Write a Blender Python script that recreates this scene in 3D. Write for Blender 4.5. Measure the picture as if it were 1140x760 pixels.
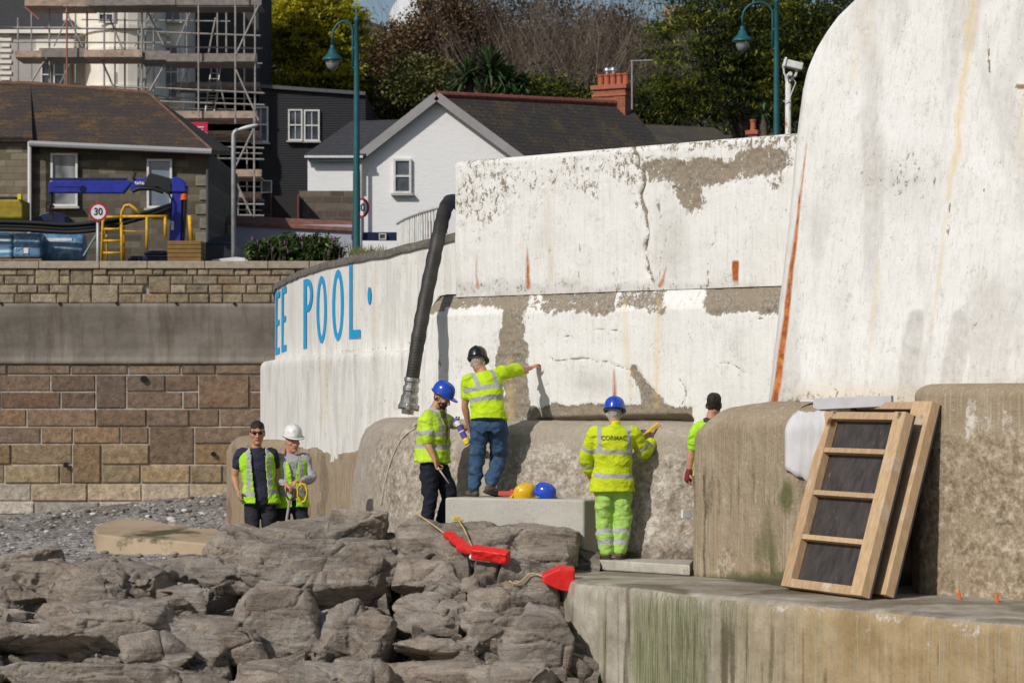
import bpy, bmesh, math, random
import numpy as np
from mathutils import Vector, Matrix

for o in list(bpy.data.objects): bpy.data.objects.remove(o)
SC = bpy.context.scene
COL = SC.collection
rad = math.radians

# ------------------------------------------------------------------ camera, world, sun
F = 2900.0      # focal length in photograph pixels (1140 wide)
CZ = 1.86       # eye height above the concrete platform
cam_d = bpy.data.cameras.new('camera'); cam = bpy.data.objects.new('camera', cam_d); COL.objects.link(cam)
cam.location = (0, 0, CZ); cam.rotation_euler = (rad(90), 0, 0)
cam_d.sensor_width = 36; cam_d.lens = F/1140*36
cam_d.shift_y = 60/1140.0
cam_d.clip_start = .5; cam_d.clip_end = 3000
cam_d.dof.use_dof = True; cam_d.dof.focus_distance = 29; cam_d.dof.aperture_fstop = 4.5
SC.camera = cam
SUN_AZ = 41.0   # degrees the sun stands to the left of the camera's back
SUN_EL = 36.0
w = bpy.data.worlds.new("World"); SC.world = w; w.use_nodes = True
nt = w.node_tree; nt.nodes.clear()
wo = nt.nodes.new('ShaderNodeOutputWorld'); bg = nt.nodes.new('ShaderNodeBackground'); sk = nt.nodes.new('ShaderNodeTexSky')
sk.sky_type = 'NISHITA'; sk.sun_disc = False
# sun position vector (towards the sun): left and behind the camera
sdir = Vector((-math.sin(rad(SUN_AZ))*math.cos(rad(SUN_EL)), -math.cos(rad(SUN_AZ))*math.cos(rad(SUN_EL)), math.sin(rad(SUN_EL))))
sk.sun_elevation = rad(SUN_EL); sk.sun_rotation = math.atan2(sdir.x, sdir.y)
sk.air_density = 1.0; sk.dust_density = 1.2; sk.ozone_density = 1.0
bg.inputs[1].default_value = 0.085
nt.links.new(sk.outputs[0], bg.inputs[0]); nt.links.new(bg.outputs[0], wo.inputs[0])
sl = bpy.data.lights.new('sun', 'SUN'); so = bpy.data.objects.new('sun', sl); COL.objects.link(so)
sl.energy = 3.9; sl.angle = rad(.5); sl.color = (1, .955, .89)
so.rotation_euler = sdir.to_track_quat('Z', 'Y').to_euler(); so.location = (-20, -20, 30)
SC.view_settings.view_transform = 'Standard'; SC.view_settings.look = 'None'
SC.view_settings.gamma = 1; SC.view_settings.exposure = -0.36; SC.view_settings.use_curve_mapping = False

# ------------------------------------------------------------------ helpers
def P(px, py, D): return Vector(((px-570)/F*D, D, CZ-(py-440)/F*D))
def XY(px, D): return Vector(((px-570)/F*D, D))
def Z(py, D): return CZ-(py-440)/F*D
def proj(V):
    V = np.asarray(V); return 570+F*V[..., 0]/V[..., 1], 440-F*(V[..., 2]-CZ)/V[..., 1]

def _hash(ix, iy, iz, seed):
    h = (ix.astype(np.int64)*374761393+iy.astype(np.int64)*668265263+iz.astype(np.int64)*2147483647+seed*974634777) & 0xffffffff
    h = ((h ^ (h >> 13))*1274126177) & 0xffffffff
    h = ((h ^ (h >> 15))*2246822519) & 0xffffffff
    return ((h ^ (h >> 16)) & 0xffffff)/float(0xffffff)
def vnoise(p, seed=0):
    p = np.asarray(p, float); i = np.floor(p); f = p-i; f = f*f*(3-2*f); i = i.astype(np.int64)
    r = 0
    for a in (0, 1):
        for b in (0, 1):
            for c in (0, 1):
                wt = (f[..., 0] if a else 1-f[..., 0])*(f[..., 1] if b else 1-f[..., 1])*(f[..., 2] if c else 1-f[..., 2])
                r = r+wt*_hash(i[..., 0]+a, i[..., 1]+b, i[..., 2]+c, seed)
    return r
def fbm(p, octv=4, seed=0, gain=.5):
    p = np.asarray(p, float); s = 0; a = 1; t = 0
    for k in range(octv):
        s = s+a*vnoise(p*(2.03**k)+k*17.3, seed+k); t += a; a *= gain
    return s/t
def worley(p, seed=0, jit=1.0, vec=False):
    p = np.asarray(p, float); i = np.floor(p).astype(np.int64)
    f1 = np.full(p.shape[:-1], 9.); f2 = f1.copy(); idv = np.zeros_like(f1); off = np.zeros(p.shape[:-1]+(3,))
    for a in (-1, 0, 1):
        for b in (-1, 0, 1):
            for c in (-1, 0, 1):
                x, y, z = i[..., 0]+a, i[..., 1]+b, i[..., 2]+c
                q = np.stack([x+.5+jit*(_hash(x, y, z, seed)-.5), y+.5+jit*(_hash(x, y, z, seed+7)-.5), z+.5+jit*(_hash(x, y, z, seed+13)-.5)], -1)
                d = np.sqrt(((q-p)**2).sum(-1)); h = _hash(x, y, z, seed+29)
                m = d < f1
                f2 = np.where(m, f1, np.minimum(f2, d)); idv = np.where(m, h, idv); off = np.where(m[..., None], p-q, off); f1 = np.where(m, d, f1)
    if vec: return f1, f2, idv, off
    return f1, f2, idv
def sstep(a, b, x):
    t = np.clip((x-a)/(b-a), 0, 1); return t*t*(3-2*t)
# stain and shadow-shape masks, given in coordinates (x,y) of surface samples
def m_line(x, y, pts, soft=2.0):
    """pts: (x,y,halfwidth)"""
    out = np.zeros_like(x)
    for (x0, y0, w0), (x1, y1, w1) in zip(pts[:-1], pts[1:]):
        dx, dy = x1-x0, y1-y0; L = dx*dx+dy*dy+1e-9
        t = np.clip(((x-x0)*dx+(y-y0)*dy)/L, 0, 1)
        d = np.hypot(x-x0-t*dx, y-y0-t*dy)-(w0+(w1-w0)*t)
        out = np.maximum(out, np.clip(.5-d/(2*soft), 0, 1))
    return out
def m_blob(x, y, cx, cy, rx, ry, soft=.35):
    d = np.sqrt(((x-cx)/rx)**2+((y-cy)/ry)**2); return np.clip(.5-(d-1)/(2*soft), 0, 1)

class NT:
    """small node-tree writer"""
    def __init__(s, name, rough=.85, spec=.3):
        s.mat = bpy.data.materials.new(name); s.mat.use_nodes = True
        s.t = s.mat.node_tree; s.b = s.t.nodes['Principled BSDF']; s.out = s.t.nodes['Material Output']
        s.b.inputs['Roughness'].default_value = rough; s.b.inputs['Specular IOR Level'].default_value = spec
        s._tc = None
    def n(s, typ, **kw):
        nd = s.t.nodes.new(typ)
        for k, v in kw.items(): setattr(nd, k, v)
        return nd
    def lk(s, a, b):
        if hasattr(a, 'links') or hasattr(a, 'is_linked'): s.t.links.new(a, b)
        else:
            if isinstance(a, (tuple, list)) and len(a) == 3 and b.type == 'RGBA': a = (*a, 1)
            b.default_value = a
    def tc(s):
        if not s._tc: s._tc = s.n('ShaderNodeTexCoord')
        return s._tc.outputs['Object']
    def map(s, scale=(1, 1, 1), rot=(0, 0, 0), loc=(0, 0, 0), v=None):
        m = s.n('ShaderNodeMapping'); s.lk(v or s.tc(), m.inputs[0]); m.inputs['Scale'].default_value = scale
        m.inputs['Rotation'].default_value = rot; m.inputs['Location'].default_value = loc; return m.outputs[0]
    def noise(s, scale=5, detail=4, rough=.55, v=None, dist=0):
        m = s.n('ShaderNodeTexNoise'); s.lk(v or s.tc(), m.inputs['Vector']); m.inputs['Scale'].default_value = scale
        m.inputs['Detail'].default_value = detail; m.inputs['Roughness'].default_value = rough; m.inputs['Distortion'].default_value = dist
        return m.outputs[0]
    def voro(s, scale=5, feat='F1', v=None, out='Distance', rnd=1):
        m = s.n('ShaderNodeTexVoronoi', feature=feat); s.lk(v or s.tc(), m.inputs['Vector']); m.inputs['Scale'].default_value = scale
        m.inputs['Randomness'].default_value = rnd; return m.outputs[out]
    def wave(s, scale=5, dist=2, v=None, dirn='X'):
        m = s.n('ShaderNodeTexWave', bands_direction=dirn); s.lk(v or s.tc(), m.inputs['Vector']); m.inputs['Scale'].default_value = scale
        m.inputs['Distortion'].default_value = dist; return m.outputs['Fac']
    def ramp(s, fac, stops, interp='LINEAR'):
        r = s.n('ShaderNodeValToRGB'); r.color_ramp.interpolation = interp; s.lk(fac, r.inputs[0]); e = r.color_ramp.elements
        while len(e) < len(stops): e.new(.5)
        for i, (p, c) in enumerate(stops):
            if not isinstance(c, (tuple, list)): c = (c, c, c)
            e[i].position = p; e[i].color = (*c[:3], 1)
        return r.outputs[0]
    def mr(s, v, a, b, c=0, d=1):
        m = s.n('ShaderNodeMapRange'); s.lk(v, m.inputs[0])
        for i, q in enumerate((a, b, c, d)): m.inputs[i+1].default_value = q
        return m.outputs[0]
    def mix(s, fac, a, b, mode='MIX'):
        m = s.n('ShaderNodeMix', data_type='RGBA', blend_type=mode); s.lk(fac, m.inputs[0]); s.lk(a, m.inputs[6]); s.lk(b, m.inputs[7]); return m.outputs[2]
    def ma(s, op, a, b=0.0, c=None, clamp=False):
        m = s.n('ShaderNodeMath', operation=op, use_clamp=clamp); s.lk(a, m.inputs[0]); s.lk(b, m.inputs[1])
        if c is not None: s.lk(c, m.inputs[2])
        return m.outputs[0]
    def attr(s, name='mask'):
        a = s.n('ShaderNodeAttribute', attribute_name=name); return a.outputs['Color'], a.outputs['Alpha']
    def sep(s, c):
        m = s.n('ShaderNodeSeparateColor'); s.lk(c, m.inputs[0]); return m.outputs[0], m.outputs[1], m.outputs[2]
    def rnd(s):
        return s.n('ShaderNodeObjectInfo').outputs['Random']
    def bump(s, h, strength=.5, dist=.02, prev=None):
        m = s.n('ShaderNodeBump'); s.lk(h, m.inputs['Height']); m.inputs['Strength'].default_value = strength; m.inputs['Distance'].default_value = dist
        if prev is not None: s.lk(prev, m.inputs['Normal'])
        s.lk(m.outputs[0], s.b.inputs['Normal']); return m.outputs[0]
    def col(s, c): s.lk(c, s.b.inputs['Base Color']); return s
    def rough(s, c): s.lk(c, s.b.inputs['Roughness']); return s

_mats = {}
def simple(name, c, rough=.6, metal=0, var=.15, scale=6, bump=0, spec=.35, dirt=None):
    """base colour with soft mottling and a little wear"""
    if name in _mats: return _mats[name]
    m = NT(name, rough, spec); m.b.inputs['Metallic'].default_value = metal
    n = m.noise(scale, 5, .6); lo = tuple(max(0, q*(1-var)) for q in c); hi = tuple(min(1, q*(1+var)) for q in c)
    cc = m.ramp(n, [(.3, lo), (.7, hi)])
    if dirt:
        n2 = m.noise(scale*2.3, 6, .7); cc = m.mix(m.mr(n2, .52, .68), cc, dirt)
    m.col(cc); m.rough(m.mr(n, .3, .7, max(.05, rough-.1), min(1, rough+.1)))
    if bump: m.bump(m.noise(scale*6, 4, .6), .5, bump)
    _mats[name] = m.mat; return m.mat

# ------------------------------------------------------------------ objects
def thing(name, label, cat, loc=(0, 0, 0), group=None, kind=None):
    o = bpy.data.objects.new(name, None); COL.objects.link(o); o.location = loc; o.empty_display_size = .2
    return tag(o, label, cat, group, kind)
def tag(o, label=None, cat=None, group=None, kind=None):
    if label: o['label'] = label
    if cat: o['category'] = cat
    if group: o['group'] = group
    if kind: o['kind'] = kind
    return o
def wloc(o):
    v = Vector((0, 0, 0))
    while o: v = v+Vector(o.location); o = o.parent
    return v
def link(name, me, mat, parent=None, origin=None, smooth=False, bevel=0, bseg=2, auto=None):
    """mesh in world coordinates -> object whose origin is origin (or its parent's)"""
    o = bpy.data.objects.new(name, me); COL.objects.link(o)
    if mat is not None:
        for m in (mat if isinstance(mat, (list, tuple)) else [mat]): me.materials.append(m)
    if parent is not None:
        o.parent = parent; off = wloc(parent)
    else:
        off = Vector(origin) if origin is not None else Vector((0, 0, 0)); o.location = off
    if off.length > 0: me.transform(Matrix.Translation(-off))
    if smooth: me.polygons.foreach_set('use_smooth', [True]*len(me.polygons))
    if bevel:
        b = o.modifiers.new('bevel', 'BEVEL'); b.width = bevel; b.segments = bseg; b.limit_method = 'ANGLE'; b.angle_limit = rad(40)
    return o
def np_mesh(name, V, faces):
    me = bpy.data.meshes.new(name); V = np.asarray(V, float).reshape(-1, 3)
    if isinstance(faces, np.ndarray):
        k = faces.shape[1]; me.vertices.add(len(V)); me.vertices.foreach_set('co', V.ravel())
        me.loops.add(faces.size); me.polygons.add(len(faces)); me.loops.foreach_set('vertex_index', faces.ravel().astype(np.int32))
        me.polygons.foreach_set('loop_start', np.arange(0, faces.size, k, dtype=np.int32))
        me.polygons.foreach_set('loop_total', np.full(len(faces), k, dtype=np.int32))
    else:
        me.from_pydata([tuple(v) for v in V], [], faces)
    me.update(calc_edges=True); return me
def grid_faces(n, m, closed=False):
    i, j = np.meshgrid(np.arange(n-1), np.arange(m-1), indexing='ij'); a = i*m+j
    return np.stack([a, a+m, a+m+1, a+1], -1).reshape(-1, 4)
def set_attr(me, A, name='mask'):
    a = me.attributes.new(name, 'FLOAT_COLOR', 'POINT'); A = np.asarray(A, float).reshape(len(me.vertices), -1)
    if A.shape[1] < 4: A = np.concatenate([A, np.ones((len(A), 4-A.shape[1]))], 1)
    a.data.foreach_set('color', A.astype(np.float32).ravel())
def structure(name, me, mat, **kw):
    o = link(name, me, mat, **kw); o['kind'] = 'structure'; return o

class MB:
    def __init__(s): s.v = []; s.f = []; s.c = []
    def add(s, vs, fs, col=None):
        b = len(s.v); s.v += [tuple(v) for v in vs]; s.f += [tuple(i+b for i in f) for f in fs]
        s.c += [col if col is not None else (1, 1, 1, 1)]*len(vs); return s
    def box(s, c, d, rz=0, M=None, col=None):
        hx, hy, hz = d[0]/2, d[1]/2, d[2]/2
        vs = [Vector((x, y, z)) for x in (-hx, hx) for y in (-hy, hy) for z in (-hz, hz)]
        R = M if M is not None else Matrix.Rotation(rz, 3, 'Z'); vs = [R@v+Vector(c) for v in vs]
        return s.add(vs, [(0, 1, 3, 2), (4, 6, 7, 5), (0, 4, 5, 1), (2, 3, 7, 6), (0, 2, 6, 4), (1, 5, 7, 3)], col)
    def bpx(s, x0, y0, x1, y1, D, dep, col=None):
        """frontal box whose front face stands at distance D and spans the given extent"""
        a, b = P(x0, y1, D), P(x1, y0, D); return s.box(((a.x+b.x)/2, D+dep/2, (a.z+b.z)/2), (b.x-a.x, dep, b.z-a.z), col=col)
    def bar(s, a, b, wd, th=None, up=(0, 0, 1), col=None):
        a, b = Vector(a), Vector(b); th = th or wd; z = (b-a); L = z.length; z.normalize(); u = Vector(up)
        if abs(z.dot(u)) > .98: u = Vector((0, 1, 0))
        x = u.cross(z).normalized(); y = z.cross(x); R = Matrix((x, y, z)).transposed()
        return s.box((a+b)/2, (wd, th, L), M=R, col=col)
    def tube(s, pts, r, seg=8, col=None, cap=True):
        pts = [Vector(p) for p in pts]; n = len(pts); rs = r if isinstance(r, (list, tuple)) else [r]*n
        vs = []; pu = None
        for i, p in enumerate(pts):
            t = (pts[min(i+1, n-1)]-pts[max(i-1, 0)]).normalized()
            if pu is None:
                u = Vector((0, 0, 1)) if abs(t.z) < .9 else Vector((0, 1, 0)); x = u.cross(t).normalized()
            else: x = (pu-t*pu.dot(t)).normalized()
            pu = x; y = t.cross(x)
            for k in range(seg):
                a = 2*math.pi*k/seg; vs.append(p+(x*math.cos(a)+y*math.sin(a))*rs[i])
        fs = [(i*seg+k, i*seg+(k+1) % seg, (i+1)*seg+(k+1) % seg, (i+1)*seg+k) for i in range(n-1) for k in range(seg)]
        if cap: fs += [tuple(range(seg-1, -1, -1)), tuple((n-1)*seg+k for k in range(seg))]
        return s.add(vs, fs, col)
    def lathe(s, c, prof, seg=16, M=None, col=None):
        c = Vector(c); vs = []; n = len(prof)
        for r, z in prof:
            for k in range(seg):
                a = 2*math.pi*k/seg; v = Vector((r*math.cos(a), r*math.sin(a), z)); vs.append(c+(M@v if M else v))
        fs = [(i*seg+k, i*seg+(k+1) % seg, (i+1)*seg+(k+1) % seg, (i+1)*seg+k) for i in range(n-1) for k in range(seg)]
        fs += [tuple(range(seg-1, -1, -1)), tuple((n-1)*seg+k for k in range(seg))]
        return s.add(vs, fs, col)
    def ell(s, c, r, M=None, seg=12, rings=8, col=None):
        return s.lathe_e(c, r, M, seg, rings, col)
    def lathe_e(s, c, r, M, seg, rings, col):
        c = Vector(c); vs = []
        for i in range(rings+1):
            t = math.pi*(i/rings)*.998+.003
            for k in range(seg):
                a = 2*math.pi*k/seg; v = Vector((r[0]*math.sin(t)*math.cos(a), r[1]*math.sin(t)*math.sin(a), -r[2]*math.cos(t))); vs.append(c+(M@v if M else v))
        n = rings+1
        fs = [(i*seg+k, i*seg+(k+1) % seg, (i+1)*seg+(k+1) % seg, (i+1)*seg+k) for i in range(n-1) for k in range(seg)]
        fs += [tuple(range(seg-1, -1, -1)), tuple((n-1)*seg+k for k in range(seg))]
        return s.add(vs, fs, col)
    def prism(s, poly, vec, col=None):
        """poly: list of 3d points, extruded by vec"""
        poly = [Vector(p) for p in poly]; n = len(poly); vec = Vector(vec)
        vs = poly+[p+vec for p in poly]
        fs = [tuple(range(n-1, -1, -1)), tuple(range(n, 2*n))]+[(i, (i+1) % n, n+(i+1) % n, n+i) for i in range(n)]
        return s.add(vs, fs, col)
    def quad(s, a, b, c, d, col=None): return s.add([a, b, c, d], [(0, 1, 2, 3)], col)
    def mesh(s, name):
        me = bpy.data.meshes.new(name); me.from_pydata(s.v, [], s.f)
        bm = bmesh.new(); bm.from_mesh(me); bmesh.ops.recalc_face_normals(bm, faces=bm.faces); bm.to_mesh(me); bm.free(); me.update()
        if any(c != (1, 1, 1, 1) for c in s.c): set_attr(me, s.c, 'tint')
        return me
    def obj(s, name, mat, parent=None, **kw): return link(name, s.mesh(name), mat, parent, **kw)

def path_resample(pts, step):
    """pts Nx2 plan points -> evenly spaced points + normals (left-hand side facing the camera)"""
    pts = np.array(pts, float); d = np.hypot(*np.diff(pts, axis=0).T); s = np.r_[0, np.cumsum(d)]
    n = max(2, int(s[-1]/step)+1); t = np.linspace(0, s[-1], n)
    # Catmull-like smoothing through linear interpolation then box smoothing
    q = np.stack([np.interp(t, s, pts[:, 0]), np.interp(t, s, pts[:, 1])], -1)
    return q, t
def smooth_path(q, it):
    q = q.copy()
    for _ in range(it): q[1:-1] = q[1:-1]*.5+(q[:-2]+q[2:])*.25
    return q
def path_normals(q):
    t = np.gradient(q, axis=0); t /= np.hypot(t[:, 0], t[:, 1])[:, None]
    n = np.stack([t[:, 1], -t[:, 0]], -1); return n   # for a path going left->right and towards the camera this points to the camera
def sweep(q, prof, n=None):
    """q plan path (n,2), prof (m,2) = (outward offset, z) or (n,m,2) -> (n,m,3)"""
    nn = path_normals(q) if n is None else n; prof = np.asarray(prof, float)
    if prof.ndim == 2: prof = np.broadcast_to(prof, (len(q),)+prof.shape)
    V = np.zeros(prof.shape[:2]+(3,))
    V[..., 0] = q[:, None, 0]+nn[:, None, 0]*prof[..., 0]; V[..., 1] = q[:, None, 1]+nn[:, None, 1]*prof[..., 0]; V[..., 2] = prof[..., 1]
    return V
def dense_prof(pts, step):
    pts = np.array(pts, float); d = np.hypot(*np.diff(pts, axis=0).T); s = np.r_[0, np.cumsum(d)]
    t = np.linspace(0, s[-1], max(2, int(s[-1]/step)+1)); return np.stack([np.interp(t, s, pts[:, 0]), np.interp(t, s, pts[:, 1])], -1)
# ------------------------------------------------------------------ near walls
Y0 = Vector((0, 0, 0))
def painted_concrete(name, white=(.81, .805, .785), streak=.5, peelcol=(.27, .235, .19)):
    m = NT(name, .8, .25)
    c, a = m.attr(); R, G, B = m.sep(c)
    n1 = m.noise(9, 8, .72, dist=.6); n2 = m.noise(46, 5, .7)
    nn = m.ma('ADD', m.ma('MULTIPLY', n1, .75), m.ma('MULTIPLY', n2, .25))
    n3 = m.noise(22, 8, .8, v=m.map((1, 1, .55)))
    pk = m.ma('ADD', m.ma('ADD', R, m.ma('MULTIPLY', m.ma('SUBTRACT', nn, .5), 1.9)), m.ma('MULTIPLY', m.ma('SUBTRACT', n3, .5), 1.5))
    peel = m.mr(pk, .60, .68)
    # paint: faint mottling, vertical rain streaks, fine pits
    st = m.noise(3.2, 6, .65, v=m.map((7, 7, .35))); st2 = m.noise(14, 4, .6, v=m.map((3, 3, .12)))
    lo = tuple(q*.8 for q in white)
    pc = m.mix(m.mr(m.noise(1.6, 6, .6), .35, .7), white, tuple(q*f for q, f in zip(white, (.93, .925, .9))))
    pc = m.mix(m.ma('MULTIPLY', m.mr(st, .5, .75), streak), pc, (.52, .49, .43))
    pc = m.mix(m.ma('MULTIPLY', m.mr(st2, .55, .7), streak*.7), pc, (.42, .38, .31))
    pc = m.mix(m.ma('MULTIPLY', m.mr(m.noise(70, 3, .7), .62, .74), .55), pc, (.4, .37, .32))
    gr_ = m.noise(5.5, 9, .78, v=m.map((1, 1, .6))); fl = m.noise(34, 7, .8, v=m.map((1, 1, .7)))
    pc = m.mix(m.mr(m.ma('ADD', m.ma('MULTIPLY', gr_, .6), m.ma('MULTIPLY', fl, .4)), .535, .62, 0, .62), pc, (.44, .42, .38))
    pc = m.mix(m.mr(fl, .60, .67, 0, .8), pc, (.24, .22, .19))
    # dirt, and the leaning wall's painted shadow shapes
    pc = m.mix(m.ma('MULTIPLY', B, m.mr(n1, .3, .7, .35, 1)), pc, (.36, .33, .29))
    # bare roughcast
    rc = m.ramp(m.noise(30, 6, .75), [(.3, tuple(q*.4 for q in peelcol)), (.48, peelcol), (.68, tuple(min(1, q*1.8) for q in peelcol))])
    rc = m.mix(m.mr(m.noise(3, 4, .6), .4, .65), rc, tuple(q*f for q, f in zip(peelcol, (1.15, 1.08, .95))), 'MIX')
    cc = m.mix(peel, pc, rc)
    # ochre seep (alpha) and rust (green)
    cc = m.mix(m.ma('MULTIPLY', m.ma('SUBTRACT', 1, a), m.mr(n2, .3, .6, .4, .9)), cc, (.72, .50, .17))
    rf = m.mr(m.ma('MULTIPLY', G, m.ma('ADD', m.ma('MULTIPLY', m.noise(11, 6, .75, v=m.map((2, 2, .35))), 1.6), .25)), .25, .95)
    rust = m.ramp(n1, [(.35, (.16, .05, .02)), (.5, (.42, .12, .025)), (.65, (.62, .25, .08))])
    cc = m.mix(rf, cc, rust)
    m.col(cc)
    h = m.ma('ADD', m.ma('MULTIPLY', peel, -.6), m.ma('MULTIPLY', m.noise(60, 5, .7), m.mr(peel, 0, 1, .18, 1.3)))
    b1 = m.bump(m.noise(4, 5, .6), .35, .05)
    m.bump(h, .75, .012, b1)
    return m.mat

def path_px(pts, step, it=0, dense=.05):
    q = np.array([tuple(XY(a, b)) if not isinstance(a, tuple) else a for a, b in pts])
    q2, _ = path_resample(q, step); return smooth_path(q2, it) if it else q2

# ---- wall B: the two-tier white wall behind the workers
def lineB(t): return np.array([-1.07+3.92*t, 31.0-3.6*t])
A0, A1 = lineB(0), lineB(1.06)
qL, _ = path_resample([A0+np.array([.55, .75]), A0+np.array([.05, .1]), A0+np.array([.03, -.03]), A1], .016); qL = smooth_path(qL, 8)
nB = np.array([-.676, -.737])
U0 = XY(500, 30.86); 
def on_B(px, off):   # point on the wall line shifted outwards by off, seen at px
    k = (px-570)/F; a = lineB(0)+nB*off; d = np.array([3.92, -3.6]); t = (k*a[1]-a[0])/(d[0]-k*d[1]); return a+d*t
u0 = on_B(501, -.13); u1 = on_B(905, -.13)
qU, _ = path_resample([u0+np.array([.7, .7]), u0+np.array([.08, .07]), u0+np.array([.06, -.05]), u1], .016); qU = smooth_path(qU, 6)

def crack_masks(x, y):
    f = fbm(np.stack([x*.05, y*.05, x*0], -1), 3, 5)-.5
    f2 = fbm(np.stack([x*.05, y*.05, x*0+9], -1), 3, 8)-.5
    X, Y = x+f*16, y+f2*16
    cr = m_line(X, Y, [(706, 158, 1.2), (712, 195, 1.8), (716, 235, 1.6), (721, 285, 1.0), (727, 318, 1.4)], 1.2)
    for L in ([(752, 240, .2), (740, 275, .6), (734, 316, .8)], [(800, 228, .3), (799, 262, .7), (788, 290, .4), (786, 316, .8)],
              [(660, 225, .1), (647, 262, .2), (645, 310, .6)], [(862, 222, .8), (882, 246, .5)], [(532, 225, .1), (531, 280, .3)],
              [(612, 396, .8), (640, 400, 1.3), (672, 401, .8), (708, 416, 1.2)], [(628, 374, 1.0), (655, 366, .5), (686, 368, .8)], [(735, 372, .8), (722, 384, .4), (742, 400, .6)],
              [(768, 352, .2), (766, 378, .5), (790, 392, .2), (830, 412, 1)], [(842, 350, 1.3), (852, 354, .6)], [(760, 420, 1), (765, 438, 1.3), (758, 450, .6)], [(490, 385, .2), (490, 408, 1)], [(592, 378, .2), (590, 350, .5)]):
        cr = np.maximum(cr, m_line(X, Y, L, 1.3)*.9)
    return cr
def paint_B(V, tier):
    x, y = proj(V); f = fbm(np.stack([x*.03, y*.03, x*0], -1), 4, 3)-.5; f2 = fbm(np.stack([x*.03, y*.03, x*0+5], -1), 4, 4)-.5
    X, Y = x+f*26, y+f2*26
    R = np.full(x.shape, .22)+.3*(fbm(np.stack([x*.02, y*.02, x*0+2], -1), 3, 44)-.4); G = np.zeros_like(R); B = np.zeros_like(R); Ax = np.zeros_like(R)
    cr = crack_masks(x, y)
    if tier == 'U':
        for b in ((778, 190, 62, 19, .95), (735, 182, 26, 12, .8), (846, 184, 40, 19, .85), (768, 214, 20, 22, .8), (862, 205, 14, 14, .6), (700, 172, 60, 8, .5), (640, 186, 22, 20, .5), (616, 200, 9, 12, .55), (596, 195, 22, 26, .38), (655, 215, 14, 7, .5), (540, 205, 46, 70, .52), (620, 200, 70, 24, .42), (700, 186, 60, 20, .5), (520, 280, 30, 40, .3), (610, 290, 60, 30, .25), (760, 300, 60, 20, .28), (850, 290, 30, 30, .25), (680, 240, 40, 40, .25), (700, 200, 14, 22, .4), (570, 182, 60, 7, .35), (707, 232, 9, 8, .5), (558, 300, 10, 14, .35)):
            R = np.maximum(R, .06+b[4]*m_blob(X, Y, *b[:4], .45))
        R = np.maximum(R, .6*sstep(184, 162, y)*sstep(540, 620, x))
        R = np.maximum(R, m_line(X, Y, [(735, 236, 5), (728, 262, 2), (735, 300, 4)], 4)*.6)
        R = np.maximum(R, .55*sstep(516, 502, x)); R = np.maximum(R, .45*sstep(300, 318, Y))
        for a in ([(531, 284, .1), (531, 320, 1.5)], [(587, 274, .2), (587, 300, 2), (587, 320, 2.4)], [(742, 296, .1), (735, 318, 2.2)]): G = np.maximum(G, m_line(x+f*5, y, a, 2.2))
        G = np.maximum(G, sstep(3.2, 5.5, 8-np.abs(x-820+f*6))*sstep(288, 292, y)*sstep(322, 308, y))
        G = np.maximum(G, .45*m_line(x, y, [(581, 248, .7), (580, 276, 1)], 1.5))
        B = np.maximum(B, .35*m_line(X, Y, [(608, 215, 3), (611, 310, 5)], 6)); Ax = np.maximum(Ax, .3*m_line(x, y, [(610, 205, 1), (612, 310, 2)], 3))
        B = np.maximum(B, .5*m_blob(X, Y, 745, 270, 18, 40, .6)); B = np.maximum(B, .5*sstep(308, 320, Y))
    else:
        led = sstep(356, 343, Y)            # sloping ledge, mostly bare
        for a, b, lv in ((478, 592, .9), (600, 690, .85), (690, 745, .75), (785, 880, .98), (592, 600, .9), (740, 785, .35)):
            R = np.maximum(R, lv*led*sstep(a-6, a+6, X)*sstep(b+6, b-6, X))
        R = np.maximum(R, .95*sstep(556, 562, X+f*8)*sstep(592, 584, X+f2*8))
        R = np.maximum(R, .95*sstep(448, 456, Y)*sstep(585, 595, x)*np.where(x > 770, 0.3, 1))
        R = np.maximum(R, .95*m_line(X, Y, [(704, 408, 5), (713, 432, 9), (728, 455, 12), (755, 462, 8)], 3))
        R = np.maximum(R, .8*m_blob(X, Y, 540, 446, 14, 16)); R = np.maximum(R, .42*m_blob(x, y, 762, 425, 10, 26, .7)); R = np.maximum(R, .4*m_blob(X, Y, 510, 350, 10, 12, .8))
        for a, k in (([(695, 335, 1), (697, 380, 3), (702, 440, 1)], .55), ([(733, 335, 2), (732, 380, 3), (730, 452, 3)], .5), ([(567, 400, 2), (567, 468, 4)], .5)): Ax = np.maximum(Ax, k*m_line(x, y, a, 3))
        G = np.maximum(G, m_line(x, y, [(684, 410, .3), (684, 444, 2.4)], 2.2)); G = np.maximum(G, .45*m_line(x, y, [(675, 415, .5), (675, 440, 1)], 1.5))
        B = np.maximum(B, .5*m_blob(X, Y, 655, 430, 22, 14, .7)); B = np.maximum(B, .3*m_blob(X, Y, 815, 385, 10, 16, .7))
    R = np.maximum(R, cr*1.1)
    return np.stack([np.clip(R, 0, 1.2), G, B, 1-np.clip(Ax, 0, 1)], -1), cr

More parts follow.
